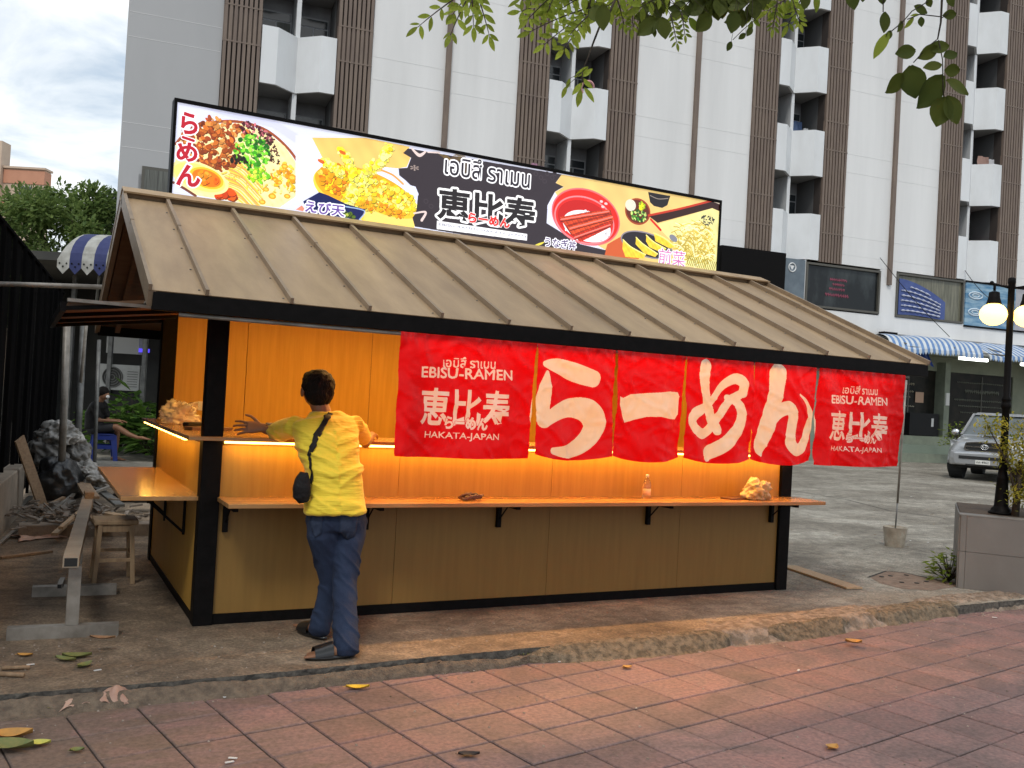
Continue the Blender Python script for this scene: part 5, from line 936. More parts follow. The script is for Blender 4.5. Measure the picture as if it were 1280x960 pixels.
for i in range(260):
    x = r8.uniform(4.9,16); y = r8.uniform(-.4,12); r_ = r8.uniform(.006,.02); a = r8.uniform(0,3.1)
    if x > 6.3 and y < 1.2-.0: continue
    q.hexa([(x+cos(a+k*pi/2)*r_*(1.5 if k%2 else .8), y+sin(a+k*pi/2)*r_, .0005) for k in range(4)]+[(x+cos(a+k*pi/2)*r_*(1.3 if k%2 else .7), y+sin(a+k*pi/2)*r_*.8, .004) for k in range(4)])
tag(q.build('dry_leaf_litter', mat('dry_litter', (.28,.20,.12), .9, (.09,.07,.05), 2), None, fix=False), 'small dry leaves and crumbs scattered over the car park', 'leaf litter', kind='stuff')
q = MB(); r5 = random.Random(4)
for i in range(1500):
    x = r5.uniform(-2.2, 9.5); s_ = r5.random()
    if s_ < .35: y = kerb_y(x)-abs(r5.gauss(0,.08)) - .02; z = -.068
    elif s_ < .7: y = r5.uniform(-3.2,-1.1); z = -.069
    else: y = kerb_y(x)+r5.uniform(.02,.9)*(1 if x > 5.2 or x < -.2 else .85); z = .0005
    if z == .0005 and 0 < x < 4.8 and y > -.05: continue
    r_ = r5.uniform(.0015,.0055); q.hexa([(x-r_,y-r_,z),(x+r_*1.2,y-r_,z),(x+r_,y+r_,z),(x-r_,y+r_*.8,z),(x-r_*.6,y-r_*.5,z+r_),(x+r_*.6,y-r_*.5,z+r_*.9),(x+r_*.6,y+r_*.5,z+r_),(x-r_*.5,y+r_*.6,z+r_*1.1)])
tag(q.build('grit', mat('grit', (.16,.12,.09), .9, (.42,.36,.3), 4, objrand=0), None, fix=False), 'loose grit and crumbs scattered along the kerb', 'grit', kind='stuff')

def plantlet(name, c, n, h, leaf, m, lab, cat, seed, spread=1., stem=True):
    r = random.Random(seed); root = thing(name, lab, cat, c); q = MB(); st = MB()
    for i in range(n):
        a = r.uniform(0, 2*pi); t = r.random()**.7; p = Vector((cos(a)*t*spread*h*.5, sin(a)*t*spread*h*.5, h*r.uniform(.1,1)*(1-.4*t)))
        if i % 4 == 0: st.tube([(0,0,0), p*.5+Vector((0,0,.03*h)), p], .003+.002*h, 4)
        d = Vector((cos(a)+r.uniform(-.5,.5), sin(a)+r.uniform(-.5,.5), r.uniform(-.5,.6))).normalized(); s = d.cross(Vector((0,0,1))).normalized(); u = s.cross(d); l_ = leaf*r.uniform(.6,1.25); w = l_*.42
        q.add([p, p+d*l_*.45+s*w*.5+u*.08*l_, p+d*l_, p+d*l_*.45-s*w*.5+u*.08*l_, p+d*l_*.5-u*.05*l_], [(0,1,4),(1,2,4),(2,3,4),(3,0,4)])
    q.build('foliage', m, root, fix=False, smooth=True, kind='stuff')
    if stem: st.build('stem', M['bark'], root, smooth=True)
    return root
plantlet('weed', (6.641,-0.092,0), 150, .34, .085, M['lfA'], 'leafy green weed at the left foot of the tiled planter', 'weed', 3, 1.)
plantlet('kerb_weed', Vector((1.706,-0.958,-0.066)), 60, .06, .022, M['lfA'], 'tiny green weed growing out of the kerb in the middle', 'weed', 4, 1.8)
plantlet('kerb_weed', Vector((0.196,-1.029,-0.068)), 50, .018, .016, M['lfA'], 'flat green moss tuft under the kerb left of the man', 'weed', 5, 7, False)

# ------------------------------------------------------------------ right: bucket pole, planter, lamp, bush
BK = thing('pole_bucket', 'concrete-filled bucket holding a thin grey pole right of the red curtain', 'bucket', (7.986,1.643,0))
q = MB().lathe([(.06,0),(.105,.0),(.135,.225),(.128,.225),(.122,.205),(.01,.20)], n=20); q.build('bucket', mat('stained_bucket', (.42,.38,.31), .8, (.25,.21,.16), 8, bump=.2), BK, smooth=False)
q = MB(); q.tube([(0,0,.19),(.015,0,.52)], .009, 8); q.build('pole_foot', M['steeldk'], BK, smooth=True); q = MB(); q.tube([(.015,0,.50),(.06,.0,1.92)], .0125, 8); q.build('pole', M['steel'], BK, smooth=True)
pd = Vector((.62,-.785,0)).normalized(); pn = Vector((.785,.62,0)).normalized(); pc = Vector((6.441,-.332,0))
PL = thing('tiled_planter', 'low grey planter wall clad in large tiles at the right edge', 'planter', tuple(pc))
M['ptile'] = mat('planter_tile', (.18,.172,.16), .5, (.14,.133,.123), 1.6, bump=.05, objrand=.05)
def PP(a, b, z): return tuple(pd*a+pn*b+Vector((0,0,z)))
q = MB(); q.hexa([PP(.0,.012,0),PP(3.2,.012,0),PP(3.2,1.4,0),PP(.0,1.4,0),PP(.0,.012,.625),PP(3.2,.012,.625),PP(3.2,1.4,.625),PP(.0,1.4,.625)]); q.build('core', M['conc'], PL)
for i in range(7):
    for z0, z1 in ((.0,.325),(.329,.64)):
        a0, a1 = (.0,.048) if i == 0 else (.05+(i-1)*.5, .05+i*.5-.004); q = MB(); q.hexa([PP(a0,-.002,z0),PP(a1,-.002,z0),PP(a1,.011,z0),PP(a0,.011,z0),PP(a0,-.002,z1),PP(a1,-.002,z1),PP(a1,.011,z1),PP(a0,.011,z1)]); q.build('tile', M['ptile'], PL, bevel=.0015)
for b0, b1 in ((.012,.7),(.704,1.4)):
    for z0, z1 in ((.0,.325),(.329,.64)): q = MB(); q.hexa([PP(-.012,b0,z0),PP(-.001,b0,z0),PP(-.001,b1,z0),PP(-.012,b1,z0),PP(-.012,b0,z1),PP(-.001,b0,z1),PP(-.001,b1,z1),PP(-.012,b1,z1)]); q.build('tile', M['ptile'], PL)
for i in range(6):
    a0, a1 = -.012+i*.55, -.012+(i+1)*.55-.004; q = MB(); q.hexa([PP(a0,-.004,.641),PP(a1,-.004,.641),PP(a1,.16,.641),PP(a0,.16,.641),PP(a0,-.004,.655),PP(a1,-.004,.655),PP(a1,.16,.655),PP(a0,.16,.655)]); q.build('coping_tile', M['ptile'], PL, bevel=.002)
q = MB(); q.hexa([PP(.0,.161,.6),PP(3.2,.161,.6),PP(3.2,1.4,.6),PP(.0,1.4,.6),PP(.0,.161,.65),PP(3.2,.161,.65),PP(3.2,1.4,.65),PP(.0,1.4,.65)]); q.build('soil', mat('soil', (.09,.06,.04), .95, (.05,.035,.025), 9, bump=.6), PL)
lb = Vector((6.971,-0.345,0.656)); lb.z = .656
LP = thing('street_lamp', 'black ornamental lamp post with two glowing globes on the tiled planter', 'street lamp', tuple(lb))
DB = (lb-Vector(CAMP[1:4])).dot(_f); sc_ = DB/f_
H = 296*sc_
q = MB().lathe([(.115,0),(.118,.012),(.105,.02),(.095,.028),(.090,.045),(.072,.06),(.066,.075),(.052,.30),(.056,.31),(.056,.33),(.046,.345),(.040,.40),(.046,.41),(.046,.425),(.036,.44),(.034,.95),(.044,.965),(.050,.985),(.044,1.005),(.036,1.02),(.046,1.035),(.046,1.05),(.033,1.07),(.031,H-.06),(.036,H-.05),(.036,H-.01),(.02,H)], n=20); q.v = [(x*.92, y*.92, z) for x, y, z in q.v]
q.build('post', M['black'], LP, smooth=True)
for s in (-1, 1):
    gx = s*.155*1; az = Vector((rx.x, rx.y, 0)); e_ = az*gx
    top = Vector((0,0,H-.13)); q = MB(); q.tube([(0,0,H-.10), tuple(e_*.5+Vector((0,0,H-.085))), tuple(e_*1.15+Vector((0,0,H-.062)))], .010, 8); q.tube([tuple(e_+Vector((0,0,H-.07))), tuple(e_+Vector((0,0,H-.13)))], .012, 8); ball(q, e_*1.18+Vector((0,0,H-.06)), .02,.02,.02, 10); q.build('arm', M['black'], LP, smooth=True)
    q = MB().lathe([(.02,.10),(.045,.09),(.05,.04),(.062,.0),(.064,-.015)], tuple(e_+Vector((0,0,H-.235))), 18); q.build('lamp_cap', M['black'], LP, smooth=True)
    q = MB(); ball(q, e_+Vector((0,0,H-.345)), .118,.118,.104, 22); q.build('globe', mat('glowing_globe', (1,.8,.4), .4, emit=(1,.60,.13), estr=4.2), LP, smooth=True)
# bush behind the lamp
bp = Vector((6.727,-0.693,0.65))+pn*.35; bp.z = .65
BU = thing('yellow_bush', 'bushy shrub with yellow-green leaves growing in the planter behind the lamp', 'shrub', tuple(bp)); q = MB(); r7 = random.Random(9)
cl = [(r7.gauss(.26,.15), r7.gauss(0,.16), r7.uniform(.15,.95)) for _ in range(95)] + [(-.20,0,.80),(-.26,0,.74),(-.05,0,.62),(-.30,0,.80),(0,0,.5)]
for c in cl:
    for k in range(75):
        p = Vector((rx*c[0]+fx*c[1])) + Vector((0,0,c[2]))+Vector((r7.gauss(0,.055),r7.gauss(0,.055),r7.gauss(0,.05))); d = Vector((r7.gauss(0,1),r7.gauss(0,1),r7.gauss(.3,.7))).normalized(); s = d.cross(Vector((0,0,1))).normalized(); l_ = r7.uniform(.03,.055); w = l_*.45; u = s.cross(d)
        q.add([p, p+d*l_*.5+s*w*.5+u*.1*l_, p+d*l_, p+d*l_*.5-s*w*.5+u*.1*l_], [(0,1,2),(0,2,3)])
q.build('foliage', M['lfY'], BU, fix=False, smooth=True, kind='stuff')
q = MB(); q.tube([(-.02,0,0),(.0,.0,.25),(.05,.02,.5)], [.035,.028,.018], 8); q.tube([(-.01,0,.15),tuple(rx*-.12+Vector((0,0,.55)))], [.015,.008], 6); q.tube([(0,0,.2),tuple(rx*.25+Vector((0,0,.6)))], [.015,.008], 6); q.tube([(0,0,.3),tuple(rx*-.3+Vector((0,0,.8)))], [.012,.004], 6); q.build('trunk', M['bark'], BU, smooth=True)

# ------------------------------------------------------------------ pickup truck
TA = radians(36); hdg = (-fx*cos(TA)-rx*sin(TA)); wx = (rx*cos(TA)-fx*sin(TA))       # heading, picture-right side
fw_ = Vector((21.024,10.599,0)); tc0 = fw_ + wx*.76 - hdg*.0
TR = bpy.data.objects.new('pickup_truck', None); COL.objects.link(TR); TR.location = tc0
TR.rotation_euler = (0,0,math.atan2(hdg.y, hdg.x)); tag(TR, 'silver double cab pickup truck facing the camera on the car park at the right', 'pickup truck')
# local frame: +x forward (heading), +y = left of heading. picture-right = local +y
M['silver'] = mat('silver_paint', (.42,.43,.44), .28, (.38,.39,.40), 3, metal=.55, coat=.6)
M['chrome'] = mat('chrome', (.7,.7,.7), .12, metal=1.)
M['lens'] = mat('headlamp_lens', (.7,.72,.72), .12, (.35,.36,.38), 14, spec=.8, coat=1.)
M['carglass'] = mat('car_glass', (.035,.042,.045), .06, (.10,.12,.12), 1.5, spec=.8, coat=.6)
def sec(hw, z0, zm, z1, hw1, r=.08):  # half cross-section closed loop
    return [(-hw*.96,z0),(-hw,zm*.6+z0*.4),(-hw,zm),(-hw1-.02,z1-.04),(-hw1+.05,z1),(0,z1+.02),(hw1-.05,z1),(hw1+.02,z1-.04),(hw,zm),(hw,zm*.6+z0*.4),(hw*.96,z0)]
def loftx(q, st, mi=0):
    n = len(st[0][1]); o = len(q.v); fs = []
    for x, s in st:
        for y, z in s: q.v.append((x, y, z))
    for i in range(len(st)-1):
        for k in range(n): fs.append((o+i*n+k, o+i*n+(k+1)%n, o+(i+1)*n+(k+1)%n, o+(i+1)*n+k))
    fs.append(tuple(o+k for k in range(n))); fs.append(tuple(o+(len(st)-1)*n+k for k in reversed(range(n)))); q.f += fs; q.m += [mi]*len(fs)
q = MB(); loftx(q, [(.80,sec(.74,.50,.72,.92,.60)),(.72,sec(.83,.42,.78,1.0,.68)),(.45,sec(.88,.40,.86,1.06,.72)),(-.2,sec(.90,.40,.95,1.13,.76)),(-.62,sec(.90,.40,1.0,1.16,.78))]); o = q.build('hood', M['silver'], TR, smooth=True); o.modifiers.new('s','SUBSURF').levels = 1
q = MB(); loftx(q, [(-.60,sec(.90,.38,1.0,1.15,.80)),(-1.2,sec(.91,.36,1.0,1.15,.84)),(-2.4,sec(.91,.36,1.0,1.15,.84)),(-2.9,sec(.90,.38,1.0,1.14,.84))]); q.build('cab_body', M['silver'], TR, smooth=False, bevel=.02)
q = MB(); loftx(q, [(-2.93,sec(.90,.42,1.0,1.16,.86)),(-4.2,sec(.90,.42,1.0,1.16,.86))]); q.build('cargo_bed', M['silver'], TR, bevel=.02)
q = MB(); q.hexa([(-.62,-.78,1.14),(-.62,.78,1.14),(-2.75,.80,1.14),(-2.75,-.80,1.14),(-1.30,-.60,1.70),(-1.30,.60,1.70),(-2.5,.62,1.72),(-2.5,-.62,1.72)]); q.build('cabin_glass', M['carglass'], TR, bevel=.03)
q = MB(); q.hexa([(-1.22,-.64,1.695),(-1.22,.64,1.695),(-2.6,.65,1.71),(-2.6,-.65,1.71),(-1.34,-.56,1.765),(-1.34,.56,1.765),(-2.45,.57,1.775),(-2.45,-.57,1.775)]); q.build('roof', M['silver'], TR, bevel=.03)
for s in (-1,1):
    MB().bar((-.60,s*.80,1.14),(-1.29,s*.625,1.715),.06,.05).build('pillar', M['silver'], TR); MB().bar((-1.85,s*.80,1.14),(-1.85,s*.635,1.71),.09,.03).build('pillar', M['silver'], TR); MB().bar((-2.8,s*.80,1.14),(-2.52,s*.64,1.71),.12,.05).build('pillar', M['silver'], TR)
    q = MB(); ball(q, (-.72,s*.98,1.20), .06,.11,.085, 12); o = q.build('mirror', M['chrome'], TR, smooth=True)
    q = MB(); q.bar((-.74,s*.86,1.15),(-.74,s*.92,1.17),.04); q.build('mirror_arm', M['darkmetal'], o)
    q = MB(); P4 = [(.66,s*.50,.78),(.60,s*.80,.80),(.42,s*.872,.86),(.42,s*.872,1.0),(.58,s*.79,1.01),(.72,s*.50,.94)]
    q.add([(x+.05, y+s*.006, z) for x,y,z in P4]+[(x-.08,y*.96,z) for x,y,z in P4], [(0,1,2,3,4,5)]+[(i,(i+1)%6,6+(i+1)%6,6+i) for i in range(6)]); q.build('headlight', M['lens'], TR, bevel=.012)
    q = MB(); q.tube([(.838,s*.62,.48),(.868,s*.62,.48)], .055, 14); q.build('fog_lamp', M['lens'], TR)
q = MB(); loftx(q, [(.87,[(-.66,.40),(-.70,.56),(-.68,.70),(0,.72),(.68,.70),(.70,.56),(.66,.40)]),(.80,[(-.80,.38),(-.83,.56),(-.80,.74),(0,.76),(.80,.74),(.83,.56),(.80,.38)]),(.45,[(-.89,.38),(-.905,.56),(-.89,.76),(0,.78),(.89,.76),(.905,.56),(.89,.38)])]); bmp = q.build('bumper', M['silver'], TR, smooth=False, bevel=.03)
q = MB(); q.box((.86,-.58,.545),(.885,.58,.625)); q.box((.84,-.42,.39),(.868,.42,.42)); q.build('bumper_intake', M['rubber'], bmp)
q = MB(); q.prism([(-.47,.80),(-.43,.95),(-.2,.975),(.2,.975),(.43,.95),(.47,.80),(.35,.755),(-.35,.755)], 'x', .70, .80); gr = q.build('grille', M['rubber'], TR, bevel=.01)
q = MB()
for a, b_ in zip([(-.47,.80),(-.43,.95),(-.2,.975),(.2,.975),(.43,.95),(.47,.80),(.35,.755),(-.35,.755)], [(-.43,.95),(-.2,.975),(.2,.975),(.43,.95),(.47,.80),(.35,.755),(-.35,.755),(-.47,.80)]): q.bar((.80,a[0],a[1]),(.80,b_[0],b_[1]),.035,.035)
q.bar((.805,-.44,.865),(.805,.44,.865),.02,.03); q.build('grille_trim', M['chrome'], gr)
q = MB()
for rx_, rz_, cz2 in ((.085,.062,.87),(.034,.058,.87),(.060,.024,.893)): q.tube([(.835, cos(a)*rx_, cz2+sin(a)*rz_) for a in [2*pi*k/20 for k in range(21)]], .009, 6, cap=False)
q.build('emblem', M['chrome'], gr, smooth=True)
q = MB(); q.box((.886,-.19,.425),(.896,.15,.535)); pl_ = q.build('number_plate', mat('plate_white', (.7,.7,.66), .4), TR, bevel=.004)
q = MB(); q.hexa([(-.10,-.28,1.135),(.12,-.20,1.115),(.12,.20,1.115),(-.10,.28,1.135),(-.12,-.24,1.175),(.08,-.18,1.165),(.08,.18,1.165),(-.12,.24,1.175)]); hs_ = q.build('hood_scoop', M['silver'], TR, bevel=.015); q = MB(); q.hexa([(.085,-.16,1.13),(.116,-.16,1.125),(.116,.16,1.125),(.085,.16,1.13),(.075,-.15,1.16),(.10,-.15,1.157),(.10,.15,1.157),(.075,.15,1.16)]); q.build('scoop_opening', M['rubber'], hs_)
def plate_text(body, root, w, h, org, ux, uz, m, off=.01, name='plate_text'):
    T, (x0,x1,z0,z1) = glyphs(body, off); q = MB(); ux = Vector(ux); uz = Vector(uz); o_ = Vector(org)
    for t in T: q.add([o_+ux*((p[0]-x0)/(x1-x0)*w)+uz*((p[1]-z0)/(z1-z0)*h) for p in t], [(0,1,2)])
    return q.build(name, m, root, fix=False)
plate_text('กค 4962', TR, .28, .06, (.898,-.16,.452), (0,1,0), (0,0,1), M['rubber'])
for x_ in (.0, -3.05):
    for s in (-1,1):
        w_ = bpy.data.objects.new('wheel', None); COL.objects.link(w_); w_.parent = TR; w_.location = (x_, s*.76, .37); w_.rotation_euler = (0,0,(-.25 if x_ == 0 else 0))
        q = MB(); pr_ = [(.25,-.12),(.33,-.125),(.362,-.10),(.37,-.03),(.37,.03),(.362,.10),(.33,.125),(.25,.12)]; n = 28; o0 = len(q.v)
        for r_, t in pr_:
            for k in range(n): q.v.append((cos(2*pi*k/n)*r_, t, sin(2*pi*k/n)*r_))
        for i in range(len(pr_)-1):
            for k in range(n): q.f.append((i*n+k, i*n+(k+1)%n, (i+1)*n+(k+1)%n, (i+1)*n+k)); q.m.append(0)
        q.build('tyre', M['rubber'], w_, smooth=True); q = MB(); q.tube([(0,-.10,0),(0,.10,0)], .252, 24); q.build('rim', M['steeldk'], w_)
q = MB(); q.box((-4.0,-.70,.30),(.5,.70,.45)); q.build('chassis', M['rubber'], TR)
for x_ in (.0,-3.05):
    for s in (-1,1): q = MB(); q.tube([(x_+cos(a)*.43, s*.905, .40+sin(a)*.43) for a in [pi*k/12 for k in range(13)]], .028, 6); q.build('wheel_arch', M['silver'], TR, smooth=True); q = MB(); q.tube([(x_, s*.60, .41),(x_, s*.912, .41)], .41, 24); q.build('wheel_well', M['rubber'], TR)

# ------------------------------------------------------------------ apartment building
FO = (22.168,17.084,0); FANG = -0.11219
A = thing('apartment_building', 'white apartment block with brown slatted screens and stacked angular balconies filling the background', 'building', FO, FANG)
def ab(name, a, b, m='white', parent=None, mi=0, **t): return MB().box(a, b).build(name, M[m] if isinstance(m, str) else m, parent or A, **t)
TOPZ, BOT = 26.0, 6.57
bays = [(-19.20,-15.27),(-10.97,-7.07),(-2.87,1.0),(5.1,8.97),(13.1,17.0)]
solid = [(-21.47,-19.20,'grey'),(-15.27,-10.97,'white'),(-7.07,-2.87,'white'),(1.0,5.1,'white'),(8.97,13.1,'white'),(17.0,21,'white')]
for a, b, m in solid:
    z0 = BOT if a > -4 else 0
    w = ab('wall', (a,0,z0), (b,.35,TOPZ), m)
    g = MB()    # shallow horizontal render joints
    z = 7.2 if a < -15 else 6.9
    while z < TOPZ:
        for zz_ in (z, z+.62): g.box((a+.03,-.004,zz_),(b-.03,-.0005,zz_+.010))
        z += 2.79
    g.build('render_joint', mat('joint_line', (.715,.715,.71), .8), w, kind='stuff')  # thin joint lines in an even pale grey
ab('rear_mass', (-21.4,2.4,0), (21,14,TOPZ-.1), 'grey'); ab('side_wall', (-21.47,.36,0), (-21.2,2.39,TOPZ), 'grey'); ab('end_wall', (20.8,.36,0),(21,2.39,TOPZ),'grey')
for u_ in (-13.1, -4.97, 3.06, 11.1):
    ab('downpipe_cover', (u_-.075,-.10,6.05 if u_ > 0 else 3), (u_+.075,-.001,TOPZ), 'slat')
# slatted screens
rs_ = random.Random(3)
def slat_panel(u0, u1):
    q = MB(); q.box((u0,.04,BOT),(u1,.35,TOPZ), 1); n = 8; w = (u1-u0)/n
    for i in range(n):
        x = u0+i*w; q.box((x+w*.14,-.07,BOT-.02),(x+w*.80,.03,TOPZ))
    k = 0; z = BOT+.95
    while z < TOPZ:
        q.box((u0,.0,z),(u1,.039,z+.95)); q.box((u0+.01,-.075,z+.93),(u1-.01,-.02,z+.97)); q.box((u0+.01,-.075,z-.02),(u1-.01,-.02,z+.02)); z += 2.79
    q.build('slat_panel', [M['slat'], M['slatback']], A, kind='stuff')
for b0, b1 in bays: slat_panel(b0, b0+.98); slat_panel(b1-.98, b1)
# balconies
balc_r = random.Random(12)
for bi, (b0, b1) in enumerate(bays):
    u0, u1 = b0+.985, b1-.985; um = (u0+u1)/2; F_, B_ = -.06, .42
    zk = BOT+.03
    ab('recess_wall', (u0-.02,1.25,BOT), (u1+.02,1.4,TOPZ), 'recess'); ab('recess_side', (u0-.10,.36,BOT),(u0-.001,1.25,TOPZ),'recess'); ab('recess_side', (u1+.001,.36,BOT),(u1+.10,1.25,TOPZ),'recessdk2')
    ab('divider_fin', (um-.06,B_+.03,BOT), (um+.06,1.25,TOPZ), 'parapet')
    for k in range(7):
        zb = zk+2.79*k; zt = zb+1.50
        for s in (-1, 1):
            if s < 0: pts = [(u0,F_),(u0+(um-u0)*.42,F_),(um-.001,B_)]
            else: pts = [(um+.001,B_),(u1-(u1-um)*.42,F_),(u1,F_)]
            out = pts+[(x, y+.10) for x, y in reversed(pts)]
            q = MB().prism(out, 'z', zb-.02, zt); q.build('balcony_parapet', M['parapet'], A)
            sl_ = [(x, y+.10) for x, y in pts]+([(um-.001,1.249),(u0,1.249)] if s < 0 else [(u1,1.249),(um+.001,1.249)])
            q = MB().prism(sl_, 'z', zb+.0, zb+.16); q.build('balcony_slab', M['recessdk'], A)
            a_, c_ = (u0+.06, um-.10) if s < 0 else (um+.10, u1-.06); zf = zb+.165
            if k < 6:
                fr = ab('window_frame', (a_,1.20,zf), (c_,1.247,zf+2.25), 'frame')
                xm = (a_+c_)/2
                for (xa, xb) in ((a_+.03,xm-.02),(xm+.02,c_-.03)): ab('window_pane', (xa,1.185,zf+.05),(xb,1.199,zf+1.95), 'glass' if balc_r.random() < .8 else 'curtain', fr)
                ab('transom_pane', (a_+.03,1.185,zf+1.99),(c_-.03,1.199,zf+2.20), 'glass', fr)
                if balc_r.random() < .35:
                    q = MB().box((a_+.02,.75,zf+.05),(a_+.06,1.18,zf+2.1)); q.build('open_door', M['white'], A)
# items on the balconies
def onb(bi, s, k, y=.25): b0, b1 = bays[bi]; u0, u1 = b0+.985, b1-.985; um = (u0+u1)/2; return Vector(((um+u1)/2 if s > 0 else (u0+um)/2, y, BOT+.03+2.79*k))
AM = Matrix.Translation(FO) @ Matrix.Rotation(FANG, 4, 'Z')
def cloth(name, bi, s, k, dx, w, h, col, lab, z=1.35, y=.30):
    c = AM @ (onb(bi, s, k, y)+Vector((dx,0,z))); q = MB(); q.grid(lambda u, v: ((u-.5)*w*(1+.1*sin(v*5)), .03*sin(u*9+v*2), -h*(1-v)+h*.6), 10, 6); q.grid(lambda u, v: ((u-.5)*w*(1+.1*sin(v*5)), .012+.03*sin(u*9+v*2), -h*(1-v)+h*.6), 10, 6)
    tag(q.build(name, mat('cloth_%d' % int(sum(col)*999), col, .85), None, fix=False, loc=tuple(c), rot=(0,0,FANG)), lab, 'laundry')
cloth('towel', 3, 1, 1, -.05, .50, .34, (.35,.22,.18), 'patterned brown towel over the balcony rail at right, second floor of balconies', 1.62); cloth('towel', 3, 1, 1, .35, .22, .30, (.6,.6,.62), 'white cloth beside the brown towel on the right balcony', 1.60)
cloth('shirt', 2, 1, 1, .1, .35, .45, (.10,.16,.30), 'dark blue laundry hanging inside the middle right balcony', 1.75, .9); cloth('shirt', 2, 1, 1, .3, .15, .25, (.62,.64,.66), 'white laundry beside the dark blue laundry on the balcony', 1.62, .7)
cloth('shirt', 1, -1, 0, -.9, .18, .5, (.42,.22,.32), 'pink laundry hanging against the slats just above the lightbox sign', 1.4, -.25); cloth('shirt', 1, -1, 0, -.7, .16, .5, (.12,.08,.12), 'dark laundry beside the pink laundry above the lightbox sign', 1.35, -.25)
q = MB(); q.tube([(cos(a)*.20, 0, sin(a)*.20) for a in [2*pi*k/20 for k in range(21)]], .035, 8); tag(q.build('pink_ring', mat('pink_plastic', (.65,.33,.33), .5), None, smooth=True, loc=tuple(AM@(onb(1,1,1,.15)+Vector((-.12,0,1.53)))), rot=(.5,0,FANG)), 'round pink basin rim showing over a balcony parapet in the middle', 'basin')
rc = thing('plastic_chair', 'red plastic chair on the lowest balcony at far right', 'chair', tuple(AM@(onb(3,1,0,.7)+Vector((.25,0,.17)))), FANG)
redp = mat('red_plastic', (.45,.03,.05), .5); MB().box((-.22,-.2,.95),(.22,.2,1.0)).build('seat', redp, rc); q = MB(); q.box((-.22,.18,1.0),(-.16,.22,1.45)); q.box((.16,.18,1.0),(.22,.22,1.45)); q.box((-.22,.18,1.38),(.22,.22,1.45)); q.box((-.04,.18,1.0),(.04,.22,1.4)); q.build('backrest', redp, rc)
for x_ in (-.19,.19):
    for y_ in (-.17,.17): MB().box((x_-.02,y_-.02,0),(x_+.02,y_+.02,.95)).build('leg', redp, rc)
# window at the far left of the block
ab('window_frame', (-20.93,-.03,4.6), (-19.9,.0,6.78), 'framedk'); ab('window_pane', (-20.86,-.045,4.7),(-19.97,-.031,6.70), M['curtain'])
# first floor: shop band
wl = [(-21,-3.95,0,BOT),(-.46,-.42,4.98,BOT),(2.70,3.41,4.35,BOT),(6.52,6.56,4.98,BOT),(-3.95,2.70,3.9,4.98),(3.41,21,3.9,4.98)]
for a, b, z0, z1 in wl: ab('band_wall', (a+.001,.0,z0),(b-.001,.3,z1-.003), 'white' if a > -10 else 'grey')
ab('dark_box', (-3.94,-.35,4.4),(-1.50,.3,6.62), 'black'); 
ab('band_ledge', (2.9,-.02,4.36),(21,-.0005,4.40), 'recess')
def shopwin(a, b, z0, z1, glass):
    f = MB(); t = .07; f.box((a,-.04,z0),(b,.2,z0+t)); f.box((a,-.04,z1-t),(b,.2,z1)); f.box((a,-.04,z0+t),(a+t,.2,z1-t)); f.box((b-t,-.04,z0+t),(b,.2,z1-t)); fr = f.build('window_frame', M['framedk'], A)
    ab('window_pane', (a+t,.05,z0+t),(b-t,.07,z1-t), glass, fr); return fr
M['glassR'] = mat('office_glass', (.014,.016,.017), .2, (.085,.10,.10), .8, (1.2,1,.5), .5, .8, spec=.3)
f1 = shopwin(-.42,2.70,5.02,6.50,'glassR')
M['glassG'] = mat('curtained_glass', (.10,.10,.07), .3, (.22,.21,.15), 4, (3,1,.3)); f2 = shopwin(3.41,6.51,4.99,6.53,'glassG')
red = mat('red_lettering', (.42,.10,.16), .6); pale = mat('pale_lettering', (.50,.52,.62), .6)
def squig(parent, rows, m, y, name='faded_lettering'):
    q = MB(); r = random.Random(len(rows)*7)
    for x0, x1, z, h in rows:
        x = x0
        while x < x1:
            w = r.uniform(.05,.10); q.tube([(x, y, z+r.uniform(-.2,.2)*h), (x+w*.3, y, z+h*.5), (x+w*.6, y, z-h*.4), (x+w*.9, y, z+h*r.uniform(0,.5))], .012, 4); x += w+.02
    return q.build(name, m, parent, kind='stuff')
squig(f1, [(.62,1.28,6.02,.10),(.74,1.14,5.86,.09),(.60,1.22,5.70,.10),(.45,1.40,5.50,.12)], red, .035)
q = MB(); 
def bn(u, v): return (3.55+u*2.1, -.01+.04*sin(u*6), 5.08+(1.25-.62*u**1.6)*v+.03*sin(u*5))
q.grid(bn, 16, 6); M['bluebanner'] = mat('faded_blue_banner', (.045,.075,.24), .6, (.07,.11,.30), 3); o = q.build('blue_banner', M['bluebanner'], f2, fix=False); so_ = o.modifiers.new('s','SOLIDIFY'); so_.thickness = .02
q = MB()
for j in range(6):
    q.tube([tuple(Vector(bn(u, .12+.14*j))+Vector((0,-.02-.012,0))) for u in [(.05 if j != 5 else .25)+k*.035*(1 if k%2 else 1)+.005*((k*7)%3) for k in range(int(24-(j == 5)*12))]], [.012+.012*((k*5+j)%3) for k in range(int(24-(j == 5)*12))], 5)
q.build('faded_lettering', pale, o, kind='stuff')
ab('grey_sign_board', (-1.47,-.03,5.0),(-.47,.1,6.54), mat('blue_grey_board', (.16,.20,.23), .5, (.10,.13,.16), 2))
q = MB(); q.tube([(-1.0+cos(a)*.14, -.04, 6.25+sin(a)*.14) for a in [2*pi*k/20 for k in range(21)]], .02, 6); q.add([(-1.09,-.035,6.31),(-.91,-.035,6.31),(-1.0,-.035,6.16)], [(0,1,2)]); q.build('round_logo', mat('white_print', (.75,.76,.76), .6), A, fix=False)
M['bluesign'] = mat('blue_wave_sign', (.06,.20,.36), .5, (.30,.45,.55), 2.2, (.5,1,2.4), .4, .62); ab('blue_sign_board', (6.58,-.03,4.96),(9.0,.1,6.50), 'bluesign')
